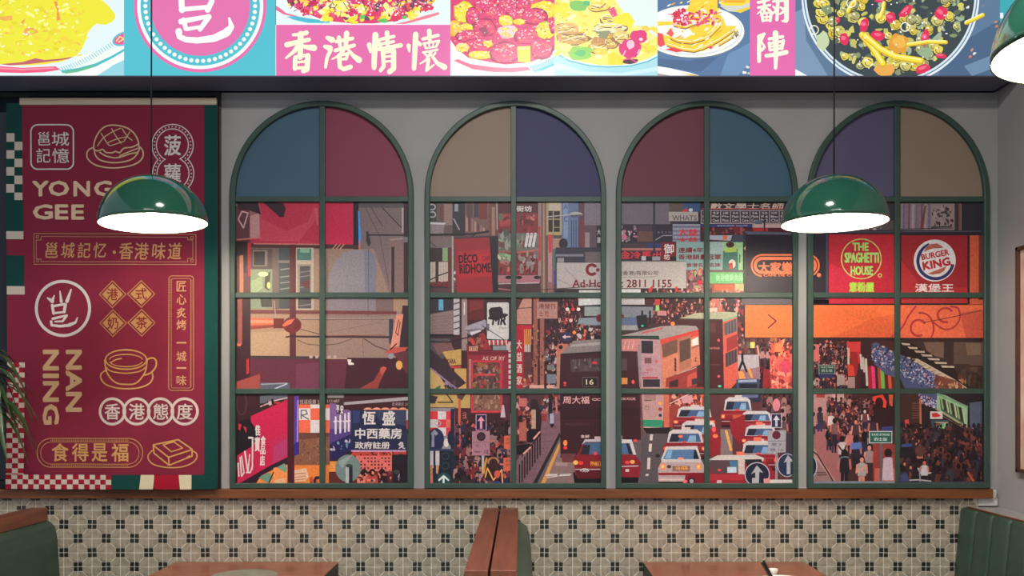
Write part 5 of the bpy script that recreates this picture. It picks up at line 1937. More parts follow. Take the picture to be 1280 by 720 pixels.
    A.line([(792, 100), (796, 310)], 13, (190, 110, 76))
    A.P((150, 190, 150), 905, 62, 960, 75, 1106, 150, 1106, 292, 1080, 280, 900, 165)
    A.P((70, 90, 70), 920, 90, 1080, 165, 1085, 270, 930, 175)
    for k in range(9):
        A.line([(930 + 18 * k, 95 + 9 * k), (944 + 18 * k, 165 + 11 * k)], 10, [(150, 176, 130), (40, 44, 38), (190, 200, 160)][k % 3])
    A.P((120, 160, 130), 905, 58, 1108, 146, 1108, 160, 900, 72)
    A.line([(895, 165), (1100, 290)], 8, (170, 150, 120))
    A.line([(905, 190), (1090, 300)], 4, (130, 110, 96))
    A.rect(1108, 90, 1260, 310, (36, 32, 38))
    A.P((84, 92, 112), 1118, 125, 1200, 115, 1200, 285, 1122, 292)
    A.ell(1160, 300, 40, 10, (150, 156, 166), 14)
    A.rect(858, 182, 940, 232, (206, 206, 204))
    A.P((206, 52, 54), 866, 196, 900, 190, 930, 212, 900, 222, 872, 220)
    A.rect(865, 240, 985, 400, (60, 76, 96))
    A.rect(890, 252, 975, 385, (170, 150, 130))
    A.rect(900, 262, 968, 300, (120, 190, 130))
    A.P((60, 130, 150), 900, 262, 950, 262, 905, 296)
    A.rect(900, 306, 965, 330, (46, 90, 60))
    A.rect(905, 335, 965, 375, (70, 80, 76))
    A.P((206, 70, 74), 690, 240, 716, 235, 725, 330, 700, 330)
    A.P((190, 110, 90), 1112, 320, 1200, 400, 1200, 470, 1112, 480)
    A.rect(1130, 425, 1190, 470, (90, 40, 40))
    A.P((210, 80, 66), 1085, 485, 1170, 480, 1200, 500, 1100, 520)
    pal = [(40, 32, 40), (54, 38, 44), (30, 24, 30), (70, 44, 48), (60, 56, 70), (96, 52, 50)]
    A.crowd(665, 270, 1190, 560, 8, 18, 28, 92, pal, 1.1, .16)
    A.clutter(660, 260, 1195, 645, 260, 11, [(36, 27, 33), (48, 34, 40), (26, 20, 26), (74, 44, 46), (120, 66, 58), (40, 38, 50)], 93)
    A.P((36, 30, 40), 655, 430, 745, 420, 750, 490, 655, 490)
    A.P((56, 80, 140), 668, 400, 735, 396, 740, 415, 665, 420)
    A.P((200, 120, 100), 768, 480, 806, 470, 810, 494, 772, 496)
    A.ell(790, 445, 34, 40, (92, 58, 52), 14)
    person(818, 520, 22, (206, 200, 204), (40, 34, 44), face=(206, 110, 92))
    A.line([(775, 560), (800, 600), (860, 590)], 8, (200, 200, 206))
    A.line([(700, 640), (780, 636), (860, 645)], 8, (190, 186, 190))
    A.line([(785, 560), (790, 650)], 9, (150, 150, 160))
    A.P((66, 76, 116), 660, 600, 700, 590, 720, 645, 660, 645)
    A.line([(1110, 590), (1140, 640)], 16, (176, 84, 70))
    A.rect(655, 648, 1260, 720, (70, 74, 86))

window1()
window2()
window3()
window4()
# one printed panel behind every opening of the frames
for wi, (xa, xb, xc, c1, c2) in enumerate(WIN):
    for (y0, y1) in ((250, 369.5), (369.5, 489), (489, 606)):
        for (x0, x1) in ((xa + 4, xc), (xc, xb - 4)):
            emit_art('mural_panel', A, M['mural'], windows[wi], YP, (x0, y0, x1, y1), back=0.0)
# ------------------------------------------------------------------ backlit menu lightbox
YL = -0.175                      # front face
ZL0 = W(0, 116)[2]
ZL1 = 3.30
def lx(px): return W(px, 0, YL)[0]
lb = tag(empty('menu_lightbox', (0, YL / 2, ZL0)), 'long backlit menu board with food pictures above the arched windows', 'lightbox')
XLB1 = lx(1270)
bm = bmesh.new()
box(bm, XL + 0.02, XLB1 + 0.012, YL + 0.006, -0.001, ZL0, ZL0 + 0.012, 0.001)
box(bm, XL + 0.02, XLB1 + 0.012, YL + 0.006, -0.001, ZL1 - 0.012, ZL1, 0.001)
box(bm, XLB1 + 0.002, XLB1 + 0.014, YL + 0.004, -0.001, ZL0, ZL1, 0.001)
box(bm, XL + 0.02, XLB1 + 0.012, -0.02, -0.001, ZL0, ZL1, 0.001)
obj('casing', bm, M['boxdark'], lb)
obj('bottom_lip', bx(XL + 0.02, XLB1 + 0.012, YL - 0.002, YL + 0.010, ZL0 - 0.001, ZL0 + 0.004), M['boxdark'], lb)

B = Art()
CREAM = (250, 246, 226)
PK, TQ = (232, 112, 172), (84, 192, 208)
YTOP = -130                       # the printed sheets go on above the frame
def omelette():
    B.at(0, 0, 7.2)
    B.rect(-3000, YTOP * 8, 1116, 720, (228, 244, 246))
    B.P((240, 248, 240), 700, 500, 1116, 420, 1116, 690, 600, 690)
    B.P((150, 214, 226), 1116, 500, 1000, 600, 860, 690, 1116, 690)
    B.P((250, 252, 250), 560, 690, 800, 640, 1116, 470, 1116, 540, 900, 640, 800, 690)
    B.P((246, 92, 130), -3000, 590, 0, 595, 200, 610, 500, 596, 540, 628, 400, 650, 200, 658, 0, 652, -3000, 650)
    B.P((250, 150, 170), -100, 602, 200, 618, 480, 606, 500, 618, 200, 632, -100, 616)
    B.P((80, 190, 200), 560, 655, 545, 635, 700, 612, 860, 570, 1010, 500, 1116, 440, 1116, 462, 1000, 530, 860, 600, 700, 648, 600, 662)
    B.P((100, 190, 150), 555, 645, 700, 622, 860, 580, 840, 604, 700, 648, 590, 662)
    for k in range(27):
        x = 530 + 21 * k
        y = 640 - 20 * k * .3 - (k * k) * .20
        B.line([(x, y - 28), (x + 26, y + 6)], 6, (110, 196, 214))
    B.ell(1116, 348, 108, 60, (90, 190, 214), 30, -.35)
    B.ell(1112, 350, 88, 46, (240, 96, 150), 28, -.35)
    B.line([(1050, 370), (1080, 330), (1116, 350), (1070, 380)], 10, (250, 240, 130))
    B.P((238, 232, 62), -3000, YTOP * 7, 900, YTOP * 7, 880, -20, 930, 10, 985, 60, 1035, 125, 1040, 160, 1010, 200, 950, 224, 870, 215, 835, 240, 790, 300, 765, 380, 740, 440, 690, 500, 600, 540, 450, 570, 300, 588, 100, 590, 0, 580, -3000, 570)
    B.P((196, 100, 110), 0, 578, 200, 560, 320, 525, 400, 540, 540, 530, 640, 515, 660, 512, 600, 540, 440, 556, 250, 580, 90, 590)
    B.P((246, 226, 60), 250, 585, 460, 560, 620, 530, 560, 556, 400, 580)
    B.P((244, 166, 100), 205, 305, 230, 255, 310, 250, 350, 290, 300, 310, 260, 335)
    B.P((244, 150, 80), 485, 15, 515, 10, 545, 180, 510, 190, 515, 90)
    B.P((242, 176, 90), 0, 150, 110, 140, 115, 180, 40, 190, 0, 175)
    B.P((240, 170, 80), 190, 195, 225, 170, 230, 190, 200, 230)
    rng = random.Random(7)
    for _ in range(110):
        B.blob(rng.uniform(-60, 800), rng.uniform(0, 500), rng.uniform(10, 46), rng.uniform(6, 20), rng.choice([(246, 240, 96), (230, 218, 50), (244, 214, 70), (250, 246, 150), (236, 226, 60)]), rng, .4, 8, rng.uniform(-.5, .5))
    for _ in range(46):
        B.blob(rng.uniform(0, 720), rng.uniform(20, 500), rng.uniform(4, 14), rng.uniform(4, 10), (253, 252, 226), rng, .4, 6)
    for _ in range(14):
        B.blob(rng.uniform(0, 720), rng.uniform(80, 480), rng.uniform(10, 26), rng.uniform(6, 12), (244, 190, 84), rng, .4, 7, rng.uniform(-.6, .6))

def logo():
    B.at(0, 0, 1)
    B.rect(155, YTOP, 345, 97, TQ)
    cx, cy = 250.3, 7.6
    B.ell(cx, cy, 82.8, 82.8, PK, 90)
    B.ell(cx, cy, 78.8, 78.8, (244, 252, 252), 90)
    B.ell(cx, cy, 74.6, 74.6, TQ, 90)
    for k in range(58):
        a = 2 * math.pi * k / 58
        B.ell(cx + 68.6 * math.cos(a), cy + 68.6 * math.sin(a), 2.6, 2.6, (250, 250, 240), 12)
    B.ell(cx, cy, 62.3, 62.3, (226, 116, 176), 90)
    B.at(0, 0, 4)
    B.brush((250, 250, 246), 1.2, (26, 24, 905, -30, 910, 52), (20, 18, 905, 48, 1035, 36), (20, 24, 1045, -40, 1060, 5, 1038, 50), (20, 20, 900, -30, 1050, -45),
            (24, 16, 905, 108, 1040, 82), (22, 18, 918, 100, 930, 145), (24, 18, 1044, 84, 1000, 148), (16, 14, 935, 146, 1005, 134),
            (30, 22, 894, 158, 896, 180), (22, 26, 896, 184, 930, 198, 990, 203), (26, 34, 990, 202, 1070, 192, 1130, 165), (36, 10, 1135, 160, 1158, 135, 1146, 92),
            (30, 14, 900, -160, 960, -120), (30, 14, 990, -170, 1000, -110), (30, 14, 1090, -170, 1060, -110))

def noodle_plate():
    B.at(340, 0, 5.565)
    B.rect(28, YTOP * 6, 1242, 172, (230, 246, 244))
    B.ell(560, -220, 620, 388, (250, 252, 250), 60)
    B.ell(570, -232, 600, 388, (232, 240, 240), 60)
    B.ell(570, -236, 560, 384, (252, 252, 250), 60)
    B.P((242, 110, 150), 28, 40, 60, 60, 100, 92, 180, 112, 160, 118, 80, 100, 28, 70)
    B.P((90, 194, 214), 100, 115, 160, 112, 250, 128, 400, 146, 400, 160, 250, 160, 150, 138)
    for k in range(13):
        B.line([(165 + 14 * k, 112 + 2.4 * k), (180 + 14 * k, 138 + 2 * k)], 4, (70, 176, 200))
    B.P((244, 130, 150), 830, 172, 930, 150, 1060, 110, 1160, 84, 1165, 100, 1080, 128, 960, 160, 900, 172)
    rng = random.Random(11)
    B.poly([(100, YTOP * 3), (110, 30), (220, 85), (330, 130), (420, 150), (540, 162), (700, 164), (830, 150), (930, 130), (1000, 90), (1080, 70), (1125, 0), (1130, YTOP * 3)], (226, 70, 120))
    pal = [(226, 62, 112), (206, 50, 96), (240, 96, 140), (150, 60, 90), (244, 232, 60), (250, 240, 110), (232, 90, 90), (110, 80, 100), (248, 214, 60), (246, 160, 170)]
    for _ in range(230):
        u = rng.uniform(0, 1)
        x = 115 + u * 990
        ymax = 150 * math.sin(math.pi * min(max((x - 60) / 1080, 0), 1)) ** .7
        B.blob(x, rng.uniform(-30, max(4, ymax)), rng.uniform(10, 34), rng.uniform(8, 20), rng.choice(pal), rng, .4, 7, rng.uniform(-1.5, 1.5))
    for (x, y, c) in ((410, 60, (246, 236, 70)), (380, 110, (246, 236, 70)), (600, 140, (244, 228, 60)), (640, 60, (246, 240, 90)), (830, 70, (250, 246, 150)), (980, 90, (246, 232, 70)), (500, 90, (250, 240, 120)), (470, 30, (246, 240, 90))):
        for _ in range(7):
            B.blob(x + rng.uniform(-45, 45), y + rng.uniform(-32, 26), rng.uniform(14, 28), rng.uniform(12, 24), c if rng.random() < .7 else (253, 250, 180), rng, .35, 8)
    for (x, y) in ((230, 80), (690, 90), (560, 84), (890, 85), (860, 120), (1080, 50)):
        B.blob(x, y, 40, 30, (224, 60, 100), rng, .25, 10)
        B.ring(x, y, 34, 26, 5, (250, 120, 150), 160, 340, 12)
    for (x, y, rx, ry) in ((775, 145, 36, 16), (630, 120, 20, 16), (920, 122, 18, 12)):
        B.blob(x, y, rx, ry, (96, 200, 100), rng, .25, 9)
    for _ in range(100):
        B.blob(rng.uniform(130, 1100), rng.uniform(-10, 110), rng.uniform(3, 9), rng.uniform(3, 7), (254, 244, 240), rng, .4, 6)
    for _ in range(40):
        x = rng.uniform(130, 1090)
        B.line([(x, rng.uniform(0, 90)), (x + rng.uniform(-40, 40), rng.uniform(0, 90))], 5, rng.choice([(90, 60, 80), (130, 50, 80), (250, 180, 190)]))
    # pink caption strip
    B.at(0, 0, 1)
    B.rect(343.8, 31, 345.4, 97, (246, 244, 246))
    B.rect(345.2, 30.6, 563, 97, (228, 110, 172))
    B.rect(345.2, 30.0, 563, 31.2, (250, 240, 246))
    B.at(340, 0, 5.565)
    I = (248, 250, 214)
    B.brush(I, 1.3, (16, 26, 148, 243, 205, 240, 240, 228), (32, 28, 200, 236, 196, 400), (30, 22, 104, 312, 170, 296, 258, 276), (30, 12, 188, 318, 150, 362, 98, 404), (18, 36, 214, 322, 250, 330, 292, 334),
            (24, 24, 162, 402, 160, 478), (30, 24, 250, 388, 244, 484, 218, 496), (18, 18, 165, 396, 248, 384), (14, 14, 168, 434, 240, 428), (18, 18, 165, 474, 240, 472))
    B.brush(I, 1.3, (20, 34, 384, 262, 418, 278), (20, 34, 368, 324, 402, 336), (16, 22, 372, 468, 384, 400, 408, 348), (20, 20, 448, 290, 560, 268), (24, 16, 466, 262, 478, 346), (30, 22, 520, 232, 512, 338), (20, 20, 440, 352, 572, 316),
            (22, 8, 496, 350, 466, 388, 418, 412), (12, 34, 528, 342, 570, 392, 606, 418), (16, 16, 474, 386, 528, 372), (18, 16, 528, 372, 516, 412), (14, 14, 478, 414, 520, 408), (24, 22, 468, 386, 472, 466, 500, 482), (24, 26, 500, 482, 546, 466))
    B.brush(I, 1.3, (26, 12, 676, 312, 686, 364), (18, 26, 736, 288, 752, 316), (34, 26, 720, 244, 712, 400, 710, 472), (18, 18, 752, 276, 848, 254), (16, 16, 762, 306, 846, 290), (26, 20, 800, 228, 806, 330), (20, 24, 744, 344, 820, 330, 896, 316),
            (24, 20, 772, 362, 778, 460, 756, 492), (18, 18, 772, 368, 846, 352), (28, 28, 846, 354, 846, 478, 818, 500), (12, 12, 784, 396, 838, 390), (12, 12, 784, 430, 838, 424))
    B.brush(I, 1.3, (24, 12, 950, 318, 956, 358), (16, 22, 1016, 294, 1030, 310), (30, 24, 1000, 240, 992, 400, 988, 478), (18, 18, 1050, 272, 1156, 246), (26, 18, 1094, 216, 1098, 292), (12, 12, 1054, 304, 1162, 284), (14, 12, 1058, 302, 1070, 336), (16, 12, 1160, 286, 1142, 326), (10, 10, 1070, 336, 1142, 326), (9, 9, 1092, 302, 1096, 332), (9, 9, 1122, 296, 1120, 328),
            (12, 12, 1050, 366, 1152, 346), (10, 14, 1062, 376, 1078, 388), (10, 14, 1138, 366, 1122, 388), (16, 8, 1106, 366, 1070, 420, 1030, 444), (20, 18, 1090, 410, 1078, 486), (14, 10, 1074, 492, 1126, 452), (12, 32, 1108, 384, 1150, 440, 1200, 468))

def sweet_sour():
    B.at(560, 0, 7.2)
    B.rect(20, YTOP * 8, 958, 700, (236, 248, 246))
    B.P((250, 252, 250), 20, 360, 200, 540, 480, 590, 780, 560, 958, 470, 958, 560, 760, 640, 480, 660, 200, 620, 20, 520)
    B.P((242, 112, 146), 48, 545, 90, 532, 200, 576, 400, 604, 560, 612, 720, 600, 745, 632, 580, 652, 400, 648, 220, 622)
    B.P((90, 194, 208), 730, 600, 860, 560, 955, 510, 955, 590, 860, 632, 770, 650)
    for k in range(13):
        B.line([(748 + 16 * k, 604 - 7 * k), (770 + 15 * k, 638 - 6 * k)], 6, (236, 250, 250))
    rng = random.Random(13)
    B.poly([(20, YTOP * 3), (22, 360), (80, 440), (180, 520), (380, 560), (520, 582), (740, 560), (900, 500), (958, 440), (958, YTOP * 3)], (226, 66, 120))
    def chunk(x, y, rx, ry, c, hi=(252, 200, 190)):
        B.blob(x, y, rx * 1.06, ry * 1.06, tuple(v * (.72 if c[1] < 150 else .86) for v in c), rng, .12, 12)
        B.blob(x, y - 4, rx, ry * .95, c, rng, .14, 12)
        for _ in range(int(rx / 6)):
            B.blob(x + rng.uniform(-.75, .75) * rx, y + rng.uniform(-.8, .3) * ry, rng.uniform(5, 16), rng.uniform(3, 8), hi, rng, .4, 7, rng.uniform(-.8, .8))
        for _ in range(int(rx / 5)):
            B.blob(x + rng.uniform(-.8, .8) * rx, y + rng.uniform(-.6, .8) * ry, rng.uniform(8, 22), rng.uniform(6, 12), rng.choice([(244, 110, 96), (214, 50, 110), (236, 84, 130)] if c[1] < 150 else [(250, 236, 110), (236, 200, 40), (252, 214, 70)]), rng, .4, 7, rng.uniform(-.8, .8))
    Yl, Pk = (244, 226, 56), (228, 68, 122)
    for (x, y, rx, ry, c) in ((360, 40, 130, 70, Pk), (560, 60, 120, 70, Pk), (720, 30, 110, 70, Pk), (860, 90, 110, 80, Yl), (140, 110, 90, 90, Yl), (220, 150, 60, 80, Pk), (60, 260, 60, 70, (246, 190, 60)), (170, 250, 60, 34, Yl), (420, 120, 90, 60, Pk), (640, 130, 90, 50, Pk),
                              (780, 150, 110, 70, Pk), (330, 250, 100, 80, Pk), (520, 190, 60, 50, Yl), (640, 200, 50, 26, Yl), (870, 280, 86, 76, Yl), (940, 240, 30, 60, Pk), (190, 330, 110, 60, Pk), (250, 420, 130, 70, Pk), (540, 290, 90, 60, (250, 206, 214)), (700, 330, 100, 70, Pk), (130, 430, 60, 40, (248, 220, 120)), (300, 500, 110, 36, Yl), (510, 480, 125, 95, Pk), (845, 440, 105, 90, Pk), (360, 400, 40, 30, Yl)):
        chunk(x, y, rx, ry, c, (254, 246, 180) if c == Yl else (254, 214, 206))
    B.P((246, 228, 50), 622, 422, 742, 418, 740, 566, 630, 560)
    B.P((252, 244, 150), 630, 426, 735, 424, 730, 446, 635, 450)
    B.P((160, 70, 100), 272, 260, 340, 240, 370, 300, 330, 330)
    for _ in range(120):
        x = rng.uniform(60, 930)
        B.blob(x, rng.uniform(10, 460 - abs(x - 500) * .2), rng.uniform(3, 9), rng.uniform(3, 8), rng.choice([(255, 240, 236), (250, 150, 140), (190, 50, 90)]), rng, .4, 6)

def wontons():
    B.at(690, 0, 7.2)
    B.rect(20, YTOP * 8, 950, 700, (232, 246, 242))
    B.P((176, 226, 236), 20, 460, 150, 540, 330, 590, 500, 606, 700, 595, 860, 552, 950, 505, 950, 700, 20, 700)
    B.P((206, 240, 244), 20, 560, 300, 640, 600, 660, 950, 600, 950, 640, 600, 690, 300, 680, 20, 620)
    B.line([(20, 470), (150, 545), (330, 590), (500, 604), (700, 595), (860, 555), (950, 510)], 11, (84, 190, 208))
    rng = random.Random(17)
    B.poly([(20, YTOP * 3), (20, 440), (110, 500), (240, 550), (420, 585), (600, 585), (760, 560), (880, 520), (950, 480), (950, 330), (860, 290), (740, 250), (720, 140), (640, 110), (570, 0), (560, YTOP * 3)], (246, 238, 120))
    for _ in range(120):
        x = rng.uniform(20, 930)
        y = rng.uniform(0 if x < 560 else 250, 540 - abs(x - 500) * .12)
        B.blob(x, y, rng.uniform(14, 46), rng.uniform(10, 26), rng.choice([(250, 244, 150), (244, 228, 80), (252, 250, 190), (240, 214, 90)]), rng, .35, 9, rng.uniform(-1, 1))
    def won(x, y, rx, ry, c=(220, 172, 96)):
        B.blob(x, y + 8, rx * 1.05, ry, (156, 110, 90), rng, .14, 14)
        B.blob(x, y, rx, ry, c, rng, .14, 14)
        for _ in range(11):
            a = rng.uniform(-.6, .6)
            B.line([(x - rx * .7, y + rng.uniform(-.6, .6) * ry), (x + rng.uniform(-.2, .2) * rx, y + a * ry), (x + rx * .7, y + rng.uniform(-.7, .5) * ry)], rng.uniform(4, 10), rng.choice([(252, 246, 170), (246, 226, 110), (176, 120, 80), (150, 104, 84), (250, 236, 200)]))
    B.blob(90, 90, 70, 70, (246, 234, 70), rng, .2, 12)
    B.blob(250, 45, 90, 46, (140, 206, 110), rng, .25, 12)
    B.blob(310, 30, 34, 24, (96, 200, 140), rng, .25, 9)
    won(130, 260, 110, 60, (250, 190, 120))
    won(190, 340, 150, 60)
    won(420, 60, 90, 40, (246, 220, 100))
    won(540, 180, 110, 40, (246, 226, 110))
    B.P((240, 96, 140), 500, 90, 560, 60, 590, 140, 545, 155)
    B.blob(650, 190, 90, 80, (246, 236, 70), rng, .2, 12)
    won(520, 250, 150, 46, (240, 236, 190))
    B.P((150, 156, 120), 390, 285, 540, 275, 480, 350, 430, 350)
    B.P((206, 150, 100), 345, 390, 380, 330, 480, 350, 470, 420)
    won(420, 430, 100, 46)
    won(545, 370, 60, 70)
    won(620, 330, 70, 60, (230, 206, 130))
    B.blob(260, 480, 105, 66, (150, 216, 96), rng, .2, 14)
    B.blob(250, 480, 50, 30, (96, 200, 120), rng, .25, 10)
    B.blob(110, 420, 70, 30, (246, 240, 150), rng, .2, 12)
    B.blob(440, 470, 70, 26, (246, 220, 90), rng, .2, 10)
    B.blob(780, 330, 80, 60, (230, 70, 130), rng, .15, 14)
    B.blob(700, 440, 100, 88, (228, 66, 130), rng, .08, 18)
    B.blob(708, 405, 40, 40, (250, 200, 216), rng, .2, 10)
    B.blob(800, 355, 20, 16, (252, 220, 230), rng, .2, 8)
    B.line([(640, 500), (660, 460)], 12, (250, 190, 214))
    B.line([(770, 480), (785, 450)], 12, (250, 190, 214))
    B.P((244, 226, 60), 505, 490, 560, 470, 640, 530, 640, 585, 505, 585)
    B.blob(705, 552, 70, 26, (96, 50, 70), rng, .15, 12)
    B.line([(645, 540), (700, 530), (760, 560)], 12, (236, 90, 150))
    for _ in range(80):
        x = rng.uniform(30, 640)
        B.blob(x, rng.uniform(10, 560), rng.uniform(3, 10), rng.uniform(3, 7), rng.choice([(255, 254, 226), (255, 250, 200), (206, 140, 80)]), rng, .4, 6)

def pancakes():
    B.at(820, 0, 7.11)
    NB = (92, 124, 164)
    B.rect(14, YTOP * 8, 834, 700, NB)
    rng = random.Random(19)
    B.P((112, 146, 186), 560, 700, 640, 480, 760, 420, 834, 380, 834, 560, 700, 700)
    B.P((80, 108, 146), 14, 520, 300, 540, 560, 500, 400, 640, 14, 600)
    B.P((250, 252, 250), 14, 588, 120, 605, 300, 645, 410, 680, 14, 680)
    B.P((250, 200, 110), 220, 645, 320, 660, 420, 682, 330, 682)
    B.P((176, 170, 160), 14, 650, 180, 682, 14, 682)
    B.P((214, 216, 206), 560, 0, 834, 0, 834, 70, 760, 110, 640, 100, 580, 60)
    B.P((250, 222, 60), 555, YTOP * 3, 834, YTOP * 3, 834, 20, 760, 50, 620, 50, 560, 30)
    B.P((246, 176, 60), 560, 0, 800, 0, 780, 26, 580, 22)
    B.P((246, 210, 60), 690, 96, 834, 60, 834, 78, 750, 116)
    B.ell(330, 290, 456, 228, (120, 130, 140), 60)
    B.ell(330, 278, 455, 232, (252, 252, 246), 60)
    B.ell(326, 268, 440, 222, (222, 226, 222), 60)
    B.ell(322, 262, 432, 216, (250, 252, 248), 60)
    B.poly([(14, 190), (150, 190), (240, 120), (300, 40), (330, YTOP * 2), (540, YTOP * 2), (548, 120), (600, 160), (620, 230), (714, 230), (690, 290), (620, 350), (520, 410), (420, 455), (330, 462), (200, 430), (90, 400), (14, 380)], (250, 216, 70))
    B.P((250, 250, 240), 14, 230, 160, 220, 300, 260, 330, 300, 250, 345, 120, 320, 14, 300)
    for (pts) in (((130, 335), (200, 370), (320, 380), (420, 340), (520, 260), (545, 190)), ((100, 400), (220, 440), (340, 455), (430, 425), (560, 360), (690, 270)), ((160, 225), (260, 245), (380, 200), (470, 130)), ((330, 380), (470, 330), (570, 230), (590, 170)), ((560, 400), (660, 340), (720, 270))):
        B.line([(x, y + 12) for x, y in pts], 10, (130, 96, 80))
        B.line(pts, 16, (250, 196, 50))
        B.line([(x, y - 12) for x, y in pts], 9, (254, 246, 190))
    for _ in range(90):
        B.blob(rng.uniform(110, 610), rng.uniform(10, 440) , rng.uniform(10, 34), rng.uniform(4, 10), rng.choice([(252, 232, 110), (248, 200, 50), (254, 250, 220), (244, 170, 50)]), rng, .35, 8, -.5)
    B.blob(230, 150, 80, 56, (226, 62, 96), rng, .25, 12)
    for _ in range(110):
        u = rng.random()
        B.blob(160 + u * 380 + rng.uniform(-40, 40), 150 + rng.uniform(-60, 80) - (0 if u > .3 else 10), rng.uniform(8, 24), rng.uniform(6, 16), rng.choice([(226, 58, 100), (236, 90, 120), (206, 50, 90), (252, 190, 200), (250, 236, 236)]), rng, .4, 7)
    B.P((232, 84, 90), 14, 290, 60, 300, 80, 400, 40, 420, 14, 400)
    B.P((240, 100, 100), 90, 300, 130, 250, 160, 300, 140, 330)
    B.P((236, 70, 80), 80, 440, 150, 420, 260, 455, 180, 465)
    B.blob(486, 420, 22, 16, (232, 84, 120), rng, .3, 9)
    B.clutter(650, 250, 740, 340, 16, 10, [(120, 130, 100), (200, 200, 190), (150, 120, 90)], 20)
    B.blob(815, 595, 18, 12, (226, 226, 220), rng, .2, 9)
    B.blob(785, 645, 20, 14, (240, 240, 236), rng, .2, 9)
    B.blob(825, 652, 16, 10, (214, 206, 196), rng, .2, 9)
    # pink strip with two large characters
    B.rect(834, YTOP * 8, 1238, 700, (228, 108, 174))
    I = (244, 250, 222)
    B.brush(I, 1.3, (26, 22, 914, 328, 962, 302), (30, 26, 920, 322, 916, 440, 916, 544), (18, 14, 958, 306, 936, 366), (12, 22, 936, 368, 966, 420, 938, 446),
            (22, 22, 1006, 346, 1126, 326), (40, 24, 1062, 294, 1066, 480, 1062, 604), (22, 18, 1006, 382, 1012, 444), (24, 22, 1132, 362, 1118, 432), (18, 18, 1008, 388, 1132, 366), (14, 14, 1016, 414, 1120, 402), (18, 18, 1012, 446, 1120, 428), (26, 32, 980, 496, 1070, 484, 1158, 464))
    B.brush(I, 1.3, (18, 24, 906, 22, 950, 14, 1000, -6), (20, 18, 962, -30, 962, 110), (18, 16, 908, 68, 1016, 44), (18, 8, 952, 66, 930, 100, 900, 124), (10, 22, 974, 66, 1010, 92), (22, 20, 938, 122, 950, 186), (22, 20, 1024, 108, 1014, 186), (14, 14, 940, 124, 1024, 108), (12, 12, 946, 154, 1016, 148), (14, 14, 950, 184, 1014, 180), (12, 12, 984, 112, 982, 184),
            (16, 22, 1040, 14, 1088, 2), (26, 22, 1084, 0, 1074, 176), (12, 20, 1040, 56, 1062, 76), (12, 20, 1034, 124, 1066, 96), (18, 24, 1108, 8, 1166, -4), (34, 32, 1158, -10, 1160, 176), (30, 12, 1156, 184, 1122, 188), (12, 20, 1104, 64, 1130, 80), (12, 20, 1100, 126, 1134, 104))

